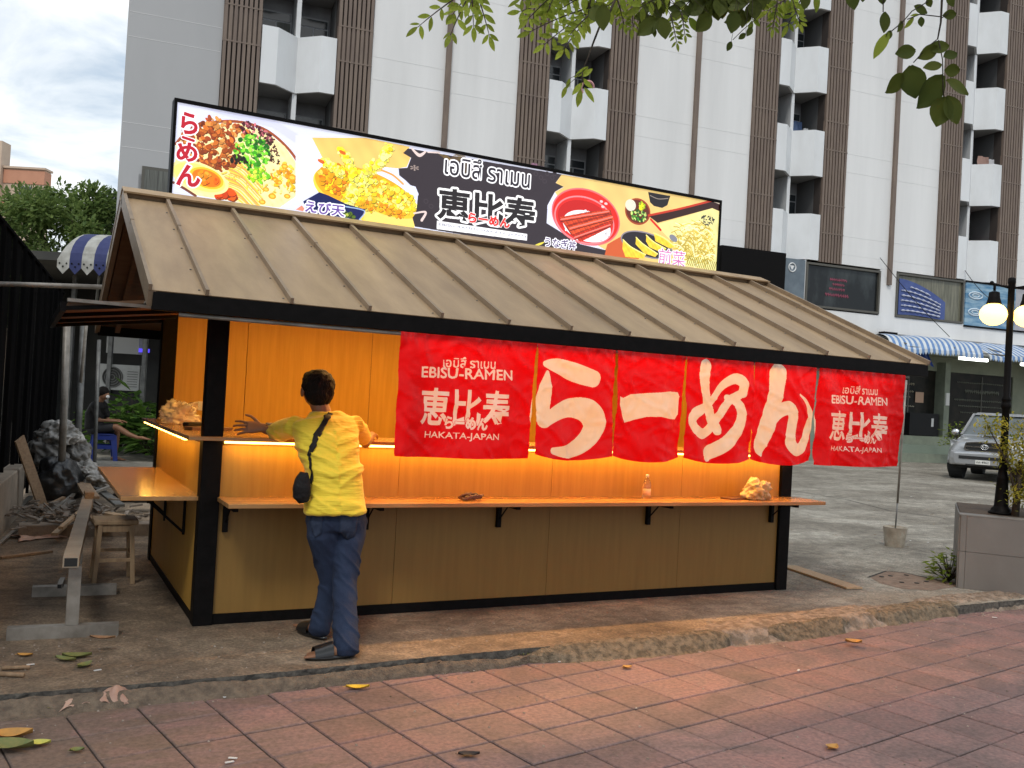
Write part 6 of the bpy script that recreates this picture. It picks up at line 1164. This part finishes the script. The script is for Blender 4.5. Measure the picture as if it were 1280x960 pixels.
for zc in (6.05,5.45): q = MB(); q.tube([(7.05+cos(a)*.32, -.035, zc+sin(a)*.12) for a in [2*pi*k/20 for k in range(21)]], .03, 5); q.tube([(7.05+cos(a)*.16, -.035, zc+sin(a)*.06) for a in [2*pi*k/20 for k in range(21)]], .025, 5); q.build('oval_logo', mat('pale_print', (.55,.65,.72), .6), A, smooth=True)
ab('grey_sign_board', (9.01,-.03,4.96),(13.5,.1,6.48), mat('pale_grey_board', (.42,.42,.44), .5, (.34,.34,.37), 3)); ab('sign_edge', (6.56,-.05,6.50),(13.5,.1,6.56), 'black'); ab('sign_edge', (6.56,-.05,4.90),(13.5,.1,4.955), 'black')
ab('vent_box', (2.75,-.25,4.25),(3.35,-.001,4.42), 'black')
# ground floor shopfront
M['shopwall'] = mat('greenish_wall', (.25,.27,.20), .8, (.20,.22,.165), 2); M['shopcol'] = mat('green_column', (.21,.24,.18), .7, (.16,.18,.14), 3)
ab('shop_wall', (-3.95,.9,0),(3.6,1.1,3.899),'shopwall'); ab('shop_wall', (3.6,.9,3.291),(21,1.1,3.899),'shopwall'); ab('shop_ceiling', (-3.95,-.0,3.8),(21,.9,3.898),'shopwall')
ab('shop_wall', (10.16,.9,0),(21,1.1,3.29),'shopwall'); ab('shop_column', (6.36,.5,.0),(6.60,1.0,3.6),'shopcol'); ab('shop_column', (6.74,.92,.0),(7.05,1.0,3.29),'shopcol'); M['shopglass'] = mat('shop_dark_glass', (.010,.011,.010), .35, (.03,.026,.02), 2.2, spec=.12); ab('shop_glass', (3.6,.95,.9),(6.73,1.0,3.28),'shopglass'); ab('shop_glass', (7.06,.95,.3),(10.15,1.0,3.28),'shopglass')
ab('door_frame', (5.05,.90,.9),(5.10,.949,3.2),'framedk'); ab('door_frame', (8.6,.92,.3),(8.64,.949,3.2),'framedk')
ab('poster', (5.42,.91,2.10),(5.80,.925,2.48), mat('tan_poster', (.50,.32,.22), .6)); ab('switch_box', (6.40,.45,2.05),(6.56,.499,2.5),'whitepl'); ab('cabinet', (4.9,.60,.92),(6.25,.89,1.72),'darkmetal'); ab('cabinet_label', (5.90,.585,1.25),(6.0,.599,1.55),'whitepl')
squig(A, [(4.75,5.35,2.75,.09),(4.75,5.3,2.48,.07),(4.75,5.2,2.28,.06),(4.8,5.3,1.95,.04)], mat('shop_lettering', (.50,.45,.33), .6), .93)
squig(A, [(7.8,9.5,2.62,.16),(7.3,9.6,2.30,.08),(7.5,9.6,2.08,.05),(7.6,9.4,1.84,.05),(7.4,9.7,2.95,.05)], mat('faint_lettering', (.20,.21,.17), .6), .93)
for i, (z0, z1, y0) in enumerate([(0,.30,-.35),(.301,.60,.0),(.601,.90,.35)]): ab('step', (-3.9,y0,z0),(6.9,.899,z1), 'shopcol' if i != 1 else mat('green_step', (.17,.21,.165), .6))
def tube_light(uv, n, lab):
    c = AM @ Vector(n); t = thing('fluorescent_light', lab, 'light', tuple(c), FANG); q = MB(); q.box((-.68,-.05,.02),(.68,.05,.07)); q.build('housing', M['whitepl'], t); q = MB(); q.tube([(-.64,0,-.03),(.64,0,-.03)], .055, 8); q.build('tube', mat('lit_tube', (1,1,1), .4, emit=(.95,1,.93), estr=4.5), t, smooth=True)
tube_light(0, (6.148,3.737)[:1]+(-.9,)+(6.149,3.709)[1:], 'lit fluorescent tube under the striped awning, left of the lamp post'); tube_light(0, (9.052,3.673)[:1]+(-.9,)+(8.737,3.682)[1:], 'lit fluorescent tube under the striped awning at the right edge')
# striped awning
AW = thing('striped_awning', 'long blue and white striped scalloped awning above the shopfront', 'awning', FO, FANG)
stripe_w = mat('awning_white', (.62,.66,.68), .8, (.48,.52,.55), 4); stripe_b = mat('awning_blue', (.10,.20,.42), .8, (.15,.26,.46), 4)
q = MB(); nst = 150; u0 = 2.2; wst = .118
for i in range(nst):
    a = u0+i*wst; mi = i % 2; pts = []
    ph = 0 if (a < 6.2 or a > 8.6) else 1
    for j in range(8):
        t = j/7; y = -.25-1.25*t**(1.3 if ph else .8); z = 4.34-.10*t-.42*t**(2.2 if ph else 3.2); w = .03*sin(a*1.7)
        pts.append((y, z))
    sh = [.0 if ph else -.28*(j/7)**2 for j in range(8)]
    vs = []
    wv = lambda x_: .03*sin(x_*1.7)+.02*sin(x_*5.3)
    for j, (y, z) in enumerate(pts): vs += [(a+sh[j], y, z+wv(a)),(a+wst+sh[j], y, z+wv(a+wst))]
    y, z = pts[-1]; x_ = a+sh[-1]; vs += [(x_, y-.01, z-.10+wv(a)),(x_+wst, y-.01, z-.10+wv(a+wst)),(x_+wst/2, y-.01, z-.19+wv(a))]
    q.add(vs, [(2*j, 2*j+1, 2*j+3, 2*j+2) for j in range(7)]+[(14,15,17,16),(16,17,18)], mi)
q.build('canvas', [stripe_w, stripe_b], AW, fix=False, smooth=False)
for u_ in [2.6+2.1*i for i in range(7)]: MB().bar((u_,-.05,4.3),(u_,-1.45,3.95),.04).build('awning_arm', M['steeldk'], AW)
MB().bar((2.2,-1.42,3.86),(19,-1.42,3.86),.04).build('front_rail', M['steeldk'], AW)
q = MB(); q.grid(lambda u, v: (3.4+.9*u, -1.0+.4*v+.05*sin(9*u), 3.35+.65*v+.06*sin(11*u)), 10, 6); o = q.build('blue_tarp', mat('blue_tarp', (.01,.08,.42), .5, (.01,.05,.28), 5), None, fix=False, loc=FO, rot=(0,0,FANG)); tag(o, 'bright blue tarpaulin hanging under the awning behind the right roof corner', 'tarpaulin')
def wire(pts, lab, r=.012):
    a = [AM @ Vector((p[0], o_, p[1])) for p, o_ in pts]; q = MB(); n = []
    for t in range(13): t /= 12; n.append(a[0].lerp(a[-1], t)-Vector((0,0,.10*sin(pi*t)))-Vector(a[0]))
    q.tube(n, r, 5); tag(q.build('cable', M['darkmetal'], None, smooth=True, loc=tuple(a[0])), lab, 'cable')
wire([((2.56,6.94),-.1),((4.699,4.341),-1.2)], 'thin cable slanting from the white wall down to the striped awning'); wire([((6.404,6.889),-.1),((6.654,5.683),-1.2)], 'short cable slanting behind the left lamp globe')
plantlet('potted_shrub', tuple(AM @ Vector(((5.42,1.402)[0], -1.0, .55))), 160, 1.1, .16, M['lfA'], 'small dusty shrub by the shop steps left of the silver pickup', 'shrub', 8, .9)

# ------------------------------------------------------------------ far left: shelter, air conditioner, plants, trees, orange block
def OR(c, a, b, z): return Vector(c)+rx*a+fx*b+Vector((0,0,z))
def obox(name, c, a0, a1, b0, b1, z0, z1, m, parent=None, **t):
    q = MB(); q.hexa([tuple(OR((0,0,0),a,b,z)) for a, b, z in ((a0,b0,z0),(a1,b0,z0),(a1,b1,z0),(a0,b1,z0),(a0,b0,z1),(a1,b0,z1),(a1,b1,z1),(a0,b1,z1))]); return q.build(name, M[m] if isinstance(m, str) else m, parent, loc=tuple(c) if parent is None else None, **t)
sh0 = Vector((-0.175,17.485,0.763)); sh0.z = 0
SHD = thing('dark_shelter', 'dark roofed yard shelter behind the kiosk on the left', 'shelter', tuple(sh0))
M['shed'] = mat('dark_shed_wall', (.035,.036,.035), .85, (.06,.058,.05), 1.5)
obox('rear_wall', 0, 0, 6, 0, .2, 0, 3.6, 'shed', SHD); obox('shelter_roof', 0, -.3, 6, -4.5, .3, 3.45, 3.6, 'shed', SHD); obox('side_wall', 0, -.2,0,-1.5,.2,0,3.5,'shed',SHD)
for a_ in (.35,1.1,1.9,2.6): obox('post', 0, a_, a_+.08, -2.2, -2.12, 0, 3.45, 'steeldk', SHD)
obox('white_panel', 0, 1.30, 2.0, -.9, -.7, 1.95, 2.75, mat('dim_white_panel', (.50,.50,.48), .7), SHD); obox('blue_light_tube', 0, 2.0, 2.22, -.9, -.85, 2.0, 2.08, mat('blue_tube', (.1,.1,.8), .4, emit=(.10,.06,.9), estr=.8), SHD)
obox('window_band', 0, 2.2, 3.6, -.1, -.01, 1.0, 2.6, mat('dim_window', (.16,.16,.11), .5, (.07,.07,.05), 4), SHD)
ac = Vector((0.785,14.715,1.433)); ACo = thing('air_conditioner', 'grey-white outdoor air conditioner unit left of the kiosk opening', 'air conditioner', tuple(ac))
obox('casing', 0, -.42,.42,-.15,.15,-.26,.26, mat('ac_casing', (.44,.44,.42), .6, (.36,.36,.34), 5), ACo, bevel=.01)
q = MB(); 
for rr in (.20,.15,.10,.05): q.tube([tuple(OR((0,0,0), -.12+cos(a)*rr, -.17, sin(a)*rr)) for a in [2*pi*k/20 for k in range(21)]], .008, 5, cap=False)
q.build('fan_grille', M['steeldk'], ACo); q = MB(); q.tube([tuple(OR((0,0,0),-.12,-.152,0)), tuple(OR((0,0,0),-.12,-.162,0))], .21, 24); q.build('fan_opening', M['shed'], ACo)
for k in range(7): obox('side_grille', 0, .18,.38,-.165,-.151,-.18+.05*k,-.165+.05*k, 'steeldk', ACo)
obox('wall_bracket', 0, -.4,.4,-.1,.1,-.34,-.27,'darkmetal',ACo)
for i, (u_, v_, d_, n_, h_, lf) in enumerate([(150,545,17.6,200,1.15,.34),(182,550,17.2,200,1.0,.34),(165,550,18.2,200,1.2,.36),(196,548,16.6,120,.8,.3)]):
    c = Vector([(0.689,13.203,0.334),(1.072,12.552,0.312),(0.957,13.742,0.23),(1.175,11.819,0.392)][i]); c.z = 0.05; plantlet('leafy_plant', tuple(c), n_, h_, lf, M['lfP'], ['broad-leaved plant right behind the seated man','broad-leaved plant in the middle of the row below the air conditioner','tallest plant directly under the air conditioner','low plant nearest the kiosk side wall'][i], 'plant', 40+i, 1.0)
# blue-white awning of the shelter
aw = Vector((-0.172,12.926,3.418)); AW2 = thing('striped_canopy', 'curved blue and white canopy edge with pointed valance left of the kiosk roof', 'awning', tuple(aw))
cw = mat('canopy_white', (.40,.40,.37), .8, (.24,.235,.21), 5); cbm = mat('canopy_blue', (.018,.026,.10), .8, (.028,.036,.12), 5); k_ = 17/f_
q = MB()
for i in range(9):
    w = 14.5*k_; a = i*w; n = 7; vs = []
    for j in range(n+1): t = j/n; yy = -1.1*cos(t*pi/2)*.8; zz_ = sin(t*pi/2)*(40*k_)-.0; xo = (6-6*(1-t)**2)*k_*(1.6 if i == 0 else .3); vs += [tuple(OR((0,0,0), a+xo*(i == 0)*1.5, yy, zz_)), tuple(OR((0,0,0), a+w, yy, zz_))]
    b0_ = [tuple(OR((0,0,0), a, -.88, 0)), tuple(OR((0,0,0), a+w, -.88, 0)), tuple(OR((0,0,0), a+w, -.88, -9*k_)), tuple(OR((0,0,0), a+w/2, -.88, -17*k_)), tuple(OR((0,0,0), a, -.88, -9*k_))]
    q.add(vs, [(2*j, 2*j+1, 2*j+3, 2*j+2) for j in range(n)], i % 2); q.add(b0_, [(0,1,2,3,4)], i % 2)
q.build('canvas', [cw, cbm], AW2, fix=False)
q = MB()
for i in range(0, 9, 1):
    for dx, dz in ((-.12,-.07),(.12,-.07),(0,-.13)): c = OR((0,0,0), (i+.5)*14.5*k_+dx*.5, -.888, dz*.9); q.add([tuple(c+rx*-.02), tuple(c+Vector((0,0,.02))), tuple(c+rx*.02), tuple(c-Vector((0,0,.02)))], [(0,1,2,3)])
q.build('valance_print', M['black'], AW2, fix=False, kind='stuff')
for s_ in (0, 1.2): q = MB(); q.tube([tuple(OR((0,0,0),.35+s_,0,-.15)), tuple(OR((0,0,0),-.1+s_,.9,-.95))], .025, 6); q.build('canopy_strut', M['steeldk'], AW2)
# trees
def tree(c, H_, R, lab, seed, leaf=.16, n=9000, m=M['lfT']):
    t = thing('leafy_tree', lab, 'tree', tuple(c)); r = random.Random(seed); q = MB(); tips = []
    q.tube([(0,0,0),(.1,.05,H_*.35),(0,.1,H_*.6)], [.22,.17,.11], 9)
    for i in range(9):
        a = r.uniform(0, 6.28); e = r.uniform(.5,1); tip = Vector((cos(a)*R*.75*e, sin(a)*R*.75*e, H_*r.uniform(.55,.92))); st_ = Vector((.05,.05,H_*r.uniform(.3,.58))); q.tube([st_, st_.lerp(tip,.5)+Vector((0,0,.2)), tip], [.08,.05,.02], 6)
    q.build('trunk', M['bark'], t, smooth=True)
    q = MB(); cl = []
    for i in range(60):
        a = r.uniform(0, 6.28); ph = math.acos(r.uniform(-.75,1)); k = r.uniform(.55,1.0); cl.append((Vector((cos(a)*sin(ph)*R*k, sin(a)*sin(ph)*R*k, H_*.68+cos(ph)*H_*.34*k)), R*r.uniform(.14,.30)))
    for i in range(n):
        c_, rr = cl[r.randrange(len(cl))]; v = Vector((r.gauss(0,1), r.gauss(0,1), r.gauss(0,1))).normalized(); p = c_+v*rr*r.random()**.45; d = (v+Vector((r.gauss(0,.6), r.gauss(0,.6), r.gauss(-.2,.5)))).normalized(); s = d.cross(Vector((r.gauss(0,.5),r.gauss(0,.5),1))).normalized(); l_ = leaf*r.uniform(.6,1.3); w = l_*.5
        q.add([p, p+d*l_*.5+s*w*.5, p+d*l_, p+d*l_*.5-s*w*.5], [(0,1,2,3)])
    q.build('crown', m, t, fix=False, kind='stuff'); return t
c = Vector((-0.01,27.562,0.449)); c.z = 0; tree(c, 7.6, 2.6, 'broad leafy tree behind the black fence at the left', 5, .20, 17000)
c = Vector((-1.234,24.815,0.481)); c.z = 0; tree(c, 5.2, 1.6, 'smaller leafy tree low over the black fence at the far left', 8, .18, 7000)
c = Vector((1.924,31.065,0.426)); c.z = 0; tree(c, 8.2, 1.7, 'narrow darker tree between the broad tree and the white block', 6, .20, 9000, leafmat('tree_leaf_dark', (.025,.05,.018), (.07,.11,.045), .25))
c = Vector((0.341,20.603,0.687)); c.z = 0; tree(c, 4.4, 1.5, 'low dusty tree under the striped canopy at the left', 12, .16, 6000)
ob = Vector((-8.702,88.577,-1.89)); ob.z = 0; OBD = thing('orange_block', 'pale orange banded apartment block far off at the left edge', 'building', tuple(ob)); kk = 80/f_
bc_ = mat('cream_render', (.60,.47,.36), .8, (.54,.41,.31), 1); bo_ = mat('orange_render', (.55,.27,.17), .8, (.5,.24,.15), 1)
def oz(y): return (-1.949,84.706,18.939)[2]+(208-y)*kk
obox('wall', 0, 0, 138*kk, 0, 1, 0, oz(208), bc_, OBD); obox('wall', 0, 0, 86*kk, -.5, .9, 0, oz(178), bc_, OBD)
obox('orange_band', 0, 86.5*kk, 138.2*kk, -.08, 1.1, oz(229), oz(212), bo_, OBD); obox('orange_band', 0, 86.5*kk, 138.2*kk, -.08, 1.1, oz(262), oz(252), bo_, OBD); obox('roof_edge', 0, 86.5*kk, 139.5*kk, -.2, 1.2, oz(210.5), oz(208), bc_, OBD)
for xx, y0, y1 in ((107,232,246),(106,264,275),(64,235,248),(64,264,275)):
    wf = obox('window_frame', 0, xx*kk, (xx+16)*kk, -.62 if xx < 100 else -.12, -.505 if xx < 100 else -.001, oz(y1), oz(y0), 'frame', OBD); obox('window_pane', 0, (xx+1)*kk, (xx+15)*kk, -.66 if xx < 100 else -.16, -.622 if xx < 100 else -.122, oz(y1-1), oz(y0+1), 'glass', wf)

# ------------------------------------------------------------------ overhanging branches at the top
OT = thing('overhanging_tree', 'leafy tree whose hanging sprays reach into the top of the view', 'tree', (3.9,-5.1,-.07))
def otl(p): return Vector(p)-Vector((3.9,-5.1,-.07))
q = MB(); q.tube([otl(p) for p in ((3.9,-5.1,-.07),(3.85,-5.0,1.6),(3.8,-4.9,3.2),(3.9,-4.7,4.2))], [.16,.13,.12,.10], 10)
bough = [otl(p) for p in ((3.85,-4.75,3.9), (3.135,-3.145,3.915), (2.391,-2.977,3.626), (1.705,-2.729,3.484), (1.075,-2.511,3.415), (0.522,-2.445,3.271), (0.291,-2.326,3.368))]
q.tube(bough, [.07,.05,.035,.03,.025,.018,.010], 8); q.build('trunk', M['bark'], OT, smooth=True)
lfm = {}
def leaf_mesh(kind):
    if kind in lfm: return lfm[kind]
    wr, mt, bd = {'narrow':(.42,M['lfA'],.10),'oval':(.72,M['lfB'],.08),'round':(.86,M['lfB'],.10),'yel':(.5,M['lfA'],.1)}[kind]
    q = MB(); n = 6
    def fn(u, v): w = (sin(pi*(u*.97+.015))**.75)*(1-.18*u)*wr/2; s = 2*v-1; return (u, s*w, -bd*u*u*1.5+abs(s)*.10*wr)
    q.grid(fn, n, 4); lfm[kind] = q.mesh('leaf', mt); lfm[kind].polygons.foreach_set('use_smooth', [True]*len(lfm[kind].polygons)); return lfm[kind]
nleaf = [0]; stuffb = {}
def leaf(p, d, ln, kind, nrm=None):
    """one leaf from p (world) along d"""
    d = Vector(d).normalized(); nn = Vector(nrm) if nrm is not None else Vector((-_f.x,-_f.y,-_f.z))+Vector((rl.gauss(0,.35),rl.gauss(0,.35),rl.gauss(0,.35)))
    y = nn.cross(d).normalized(); z = d.cross(y); Mx = Matrix(((d.x*ln,y.x*ln,z.x*ln,p[0]),(d.y*ln,y.y*ln,z.y*ln,p[1]),(d.z*ln,y.z*ln,z.z*ln,p[2]),(0,0,0,1)))
    if nleaf[0] < 290 and ln > .02:
        o = bpy.data.objects.new('leaf', leaf_mesh(kind)); COL.objects.link(o); o.parent = OT; o.matrix_local = Matrix.Translation(-Vector((3.9,-5.1,-.07))) @ Mx; nleaf[0] += 1
    else:
        me = leaf_mesh(kind); b_ = stuffb.setdefault('narrow' if kind in ('narrow','yel') else 'oval', MB()); Mt = Matrix.Translation(-Vector((3.9,-5.1,-.07))) @ Mx; b_.add([Mt @ v.co for v in me.vertices], [tuple(f.vertices) for f in me.polygons])
rl = random.Random(21); tw = MB()
def spray(p0, p1, n, ln, kind, droop=.35, term=True):
    p0 = Vector(p0); p1 = Vector(p1); ax = (p1-p0); L_ = ax.length; ax.normalize(); sd = ax.cross(_f).normalized(); mid = p0.lerp(p1,.5)+Vector((0,0,.06*L_))
    def P_(t): return p0*(1-t)**2+mid*2*t*(1-t)+p1*t*t
    tw.tube([otl(P_(t/5)) for t in range(6)], [.0035,.003,.0028,.0024,.002,.0012], 5)
    for i in range(n):
        t = .12+.83*i/max(1,n-1)
        for s in (-1,1):
            d = (ax*.55+sd*s*1.0+Vector((0,0,-droop))+Vector((rl.gauss(0,.12),rl.gauss(0,.12),rl.gauss(0,.12)))); leaf(P_(t)+sd*s*.003, d, ln*rl.uniform(.8,1.15)*(1-.2*abs(t-.6)), kind)
    if term: leaf(P_(1), ax, ln*1.1, kind)
def link(a, b, r=.004): a = Vector(a); b = Vector(b); m_ = a.lerp(b,.5)+Vector((0,.02,.05)); tw.tube([otl(a), otl(m_), otl(b)], [r*1.3, r, r*.7], 5)
def near(p): return min((Vector(b)+Vector((3.9,-5.1,-.07)) for b in bough), key=lambda b: (b-Vector(p)).length)
# left spray
for a, b, n in [((0.451,-2.517,3.026),(0.287,-2.429,2.873),5),((0.468,-2.503,3.029),(0.381,-2.534,2.83),4),((0.47,-2.527,3.033),(0.443,-2.399,2.971),4),((0.481,-2.533,3.021),(0.535,-2.558,2.852),5),((0.465,-2.524,3.014),(0.478,-2.529,2.885),4),((0.491,-2.538,3.053),(0.418,-2.611,2.917),3)]:
    link(near(a), a); spray(a, b, n, .052, 'narrow', .5)
for p, d in [((0.513,-2.437,3.026),(.2,0,-.6)),((0.53,-2.445,3.03),(.8,0,-.1))]: leaf(p, d, .03, 'yel')
# middle light sprays over the third slat screen
for a, b, n in [((0.91,-2.421,3.183),(0.799,-2.361,3.049),6),((0.972,-2.453,3.14),(0.79,-2.301,3.101),7),((1.018,-2.476,3.11),(0.808,-2.365,2.996),7),((1.028,-2.481,3.097),(0.864,-2.393,2.946),7),((1.021,-2.477,3.063),(0.912,-2.474,2.912),6),((0.879,-2.405,3.202),(0.765,-2.344,3.128),5),((0.994,-2.52,3.056),(0.907,-2.528,2.953),5),((0.909,-2.421,3.204),(0.868,-2.398,3.08),5)]:
    link(near(a), a); spray(a, b, n, .052, 'narrow', .35)
link(near((1.078,-2.621,3.14)), (1.066,-2.614,3.107)); tw.tube([otl(p) for p in ((1.07,-2.617,3.133),(1.046,-2.603,3.056),(1.014,-2.585,2.999),(0.995,-2.574,2.932),(0.976,-2.563,2.859),(0.961,-2.554,2.813))], [.005,.005,.0045,.004,.003,.002], 6)
for p, q_, ln, k in [((0.98,-2.565,2.83),(0.863,-2.501,2.699),.07,'narrow'),((0.962,-2.555,2.787),(0.995,-2.572,2.821),.055,'narrow'),((0.917,-2.531,2.777),(0.908,-2.525,2.731),.045,'oval'),((0.964,-2.555,2.761),(0.931,-2.538,2.716),.062,'oval'),((0.959,-2.552,2.734),(0.952,-2.547,2.665),.07,'oval'),((0.971,-2.558,2.742),(1.011,-2.579,2.692),.07,'narrow'),((0.965,-2.556,2.78),(1.003,-2.575,2.737),.055,'narrow'),((0.907,-2.525,2.744),(0.892,-2.517,2.694),.05,'narrow')]:
    leaf(p, Vector(q_)-Vector(p), ln, 'narrow')
    tw.tube([otl((0.961,-2.555,2.806)), otl(p)], [.002,.001], 4)
# broad dark leaves, middle
for a, b, n, ln, k in [((0.91,-2.421,3.187),(1.092,-2.515,3.114),5,.07,'yel'),((1.018,-2.533,3.163),(0.915,-2.422,3.097),5,.06,'yel'),((1.149,-2.602,3.178),(1.037,-2.542,3.072),5,.07,'yel'),((1.323,-2.694,3.195),(1.182,-2.619,3.101),5,.06,'yel'),((1.353,-2.709,3.197),(1.488,-2.779,3.14),6,.08,'round'),((1.557,-2.816,3.21),(1.415,-2.741,3.128),6,.075,'round'),((1.61,-2.9,3.193),(1.515,-2.849,3.089),5,.07,'round'),((1.762,-2.924,3.203),(1.65,-2.863,3.117),7,.055,'narrow'),((1.295,-2.623,3.194),(1.242,-2.593,3.09),5,.06,'oval'),((1.147,-2.545,3.198),(1.343,-2.647,3.143),6,.06,'yel'),((1.826,-2.901,3.247),(1.761,-2.865,3.083),6,.05,'narrow'),((1.649,-2.809,3.23),(1.627,-2.795,3.094),6,.05,'narrow'),((1.411,-2.74,3.194),(1.329,-2.695,3.097),5,.055,'oval')]:
    link(near(a), a); spray(a, b, n, ln, k, .3)
for a, b, n, ln in [((1.265,-2.718,3.06),(1.295,-2.731,2.945),6,.032),((1.305,-2.739,3.069),(1.322,-2.746,2.979),5,.030),((1.119,-2.53,3.17),(1.155,-2.547,3.051),6,.04),((1.184,-2.564,3.174),(1.186,-2.563,3.033),6,.04),((1.682,-2.881,3.165),(1.672,-2.874,3.045),6,.035),((1.735,-2.909,3.168),(1.77,-2.925,3.071),6,.035)]: link(near(a), a, .002); spray(a, b, n, ln, 'narrow', .3)
for p, q_, ln, k in [((1.162,-2.776,2.996),(1.101,-2.743,2.935),.10,'oval'),((1.173,-2.781,3.004),(1.194,-2.791,2.932),.085,'round'),((1.147,-2.767,2.964),(1.158,-2.772,2.923),.04,'oval'),((1.346,-2.872,3.027),(1.297,-2.845,2.948),.085,'round'),((1.304,-2.794,3.031),(1.336,-2.81,2.981),.07,'yel'),((1.43,-2.916,3.045),(1.426,-2.913,2.962),.085,'round'),((1.495,-2.949,2.985),(1.477,-2.94,2.946),.04,'oval'),((1.474,-2.938,2.959),(1.447,-2.924,2.932),.035,'oval'),((1.425,-2.912,2.924),(1.411,-2.904,2.879),.04,'oval'),((0.968,-2.675,3.042),(0.973,-2.676,2.947),.10,'oval'),((0.961,-2.615,3.054),(0.962,-2.67,2.952),.08,'round')]: leaf(p, Vector(q_)-Vector(p), ln, k); link(near(p), p, .0012)
tw.tube([otl(p) for p in ((1.507,-2.956,3.018),(1.467,-2.935,2.977),(1.43,-2.915,2.931))], .0016, 4)
# right-hand twigs with large individual leaves
tw.tube([otl(p) for p in ((2.067,-3.366,3.275),(2.07,-3.365,3.121),(2.071,-3.364,3.003),(2.064,-3.359,2.938))], [.006,.005,.004,.003], 6)
for pp in [((2.064,-3.359,2.938),(2.033,-3.342,2.908),(1.987,-3.317,2.843)),((2.067,-3.361,2.935),(2.085,-3.369,2.859),(2.093,-3.371,2.751),(2.098,-3.373,2.714)),((2.07,-3.364,3.025),(1.998,-3.326,3.03),(1.956,-3.304,3.008)),((2.023,-3.34,3.081),(1.97,-3.312,3.04),(1.94,-3.295,2.995),(1.901,-3.274,2.955)),((2.075,-3.367,3.022),(2.096,-3.378,3.042)),((1.867,-3.26,3.17),(1.872,-3.26,3.031))]: tw.tube([otl(p) for p in pp], .0022, 5)
for p, q_, ln, k in [((1.875,-3.262,3.031),(1.882,-3.264,2.957),.078,'oval'),((1.896,-3.272,2.952),(1.849,-3.246,2.856),.11,'narrow'),((1.901,-3.274,2.962),(1.894,-3.27,2.93),.04,'oval'),((1.937,-3.294,3.001),(1.928,-3.289,2.957),.045,'round'),((1.975,-3.315,3.059),(2.011,-3.333,3.043),.06,'oval'),((1.977,-3.315,3.016),(1.95,-3.3,2.971),.052,'narrow'),((2.002,-3.328,3.02),(2.006,-3.33,2.984),.038,'oval'),((2.022,-3.34,3.093),(2.032,-3.345,3.063),.035,'round'),((1.993,-3.324,3.029),(1.966,-3.309,3.024),.03,'narrow'),((2.121,-3.391,3.037),(2.08,-3.369,3.032),.05,'round'),((1.99,-3.32,2.887),(1.936,-3.291,2.877),.075,'round'),((2.065,-3.359,2.91),(2.005,-3.327,2.86),.085,'oval'),((2.104,-3.379,2.912),(2.038,-3.345,2.902),.08,'oval'),((2.083,-3.368,2.837),(2.021,-3.335,2.827),.07,'oval'),((1.977,-3.312,2.83),(2,-3.322,2.714),.125,'round'),((1.951,-3.298,2.798),(1.906,-3.273,2.721),.095,'round'),((2.088,-3.369,2.8),(2.016,-3.33,2.669),.155,'oval'),((2.087,-3.37,2.868),(2.135,-3.396,2.89),.06,'round'),((2.092,-3.372,2.819),(2.147,-3.401,2.822),.065,'round'),((2.1,-3.375,2.779),(2.185,-3.419,2.735),.105,'oval'),((2.101,-3.375,2.717),(2.082,-3.363,2.608),.115,'round'),((2.103,-3.376,2.718),(2.152,-3.4,2.625),.115,'round'),((2.087,-3.374,3.109),(2.111,-3.386,3.068),.05,'oval'),((1.758,-3.202,3.113),(1.774,-3.209,3.034),.08,'oval'),((1.802,-3.225,3.116),(1.8,-3.223,3.054),.05,'oval'),((1.862,-3.256,3.12),(1.871,-3.26,3.056),.06,'oval'),((1.639,-3.139,3.087),(1.649,-3.143,3.008),.07,'yel'),((1.606,-3.122,3.085),(1.604,-3.12,3.036),.06,'oval')]: leaf(p, Vector(q_)-Vector(p), ln, k)
tw.build('twig', M['bark'], OT, smooth=True, kind='stuff')
for k, b_ in stuffb.items(): b_.build('distant_leaves', M['lfA'] if k == 'narrow' else M['lfB'], OT, smooth=True, fix=False, kind='stuff')
# unseen crown added above and behind the viewpoint to shade pavement and kiosk front
q = MB(); rc_ = random.Random(77)
ccl = [(Vector((rc_.uniform(-4.5,7.5), rc_.uniform(-10.5,-3.6), rc_.uniform(4.6,7.6))), rc_.uniform(.7,1.3)) for _ in range(26)]
for c_, rr in ccl:
    for k in range(330):
        v = Vector((rc_.gauss(0,1), rc_.gauss(0,1), rc_.gauss(0,.7))); v.normalize(); p = c_+v*rr*rc_.random()**.5; d = Vector((rc_.gauss(0,1), rc_.gauss(0,1), rc_.gauss(-.2,.5))).normalized(); s = d.cross(Vector((rc_.gauss(0,.4),rc_.gauss(0,.4),1))).normalized(); l_ = rc_.uniform(.08,.15); w = l_*.6
        p = otl(p); q.add([p, p+d*l_*.5+s*w*.5, p+d*l_, p+d*l_*.5-s*w*.5], [(0,1,2,3)])
q.build('crown', M['lfT'], OT, fix=False, kind='stuff')
q = MB(); top_ = otl((3.9,-4.7,4.2))
for c_, rr in ccl[::3]: e_ = otl(c_); q.tube([top_, top_.lerp(e_,.5)+Vector((0,0,.3)), e_], [.07,.045,.015], 5)
q.build('limb', M['bark'], OT, smooth=True, kind='stuff')  # limbs holding up the added crown
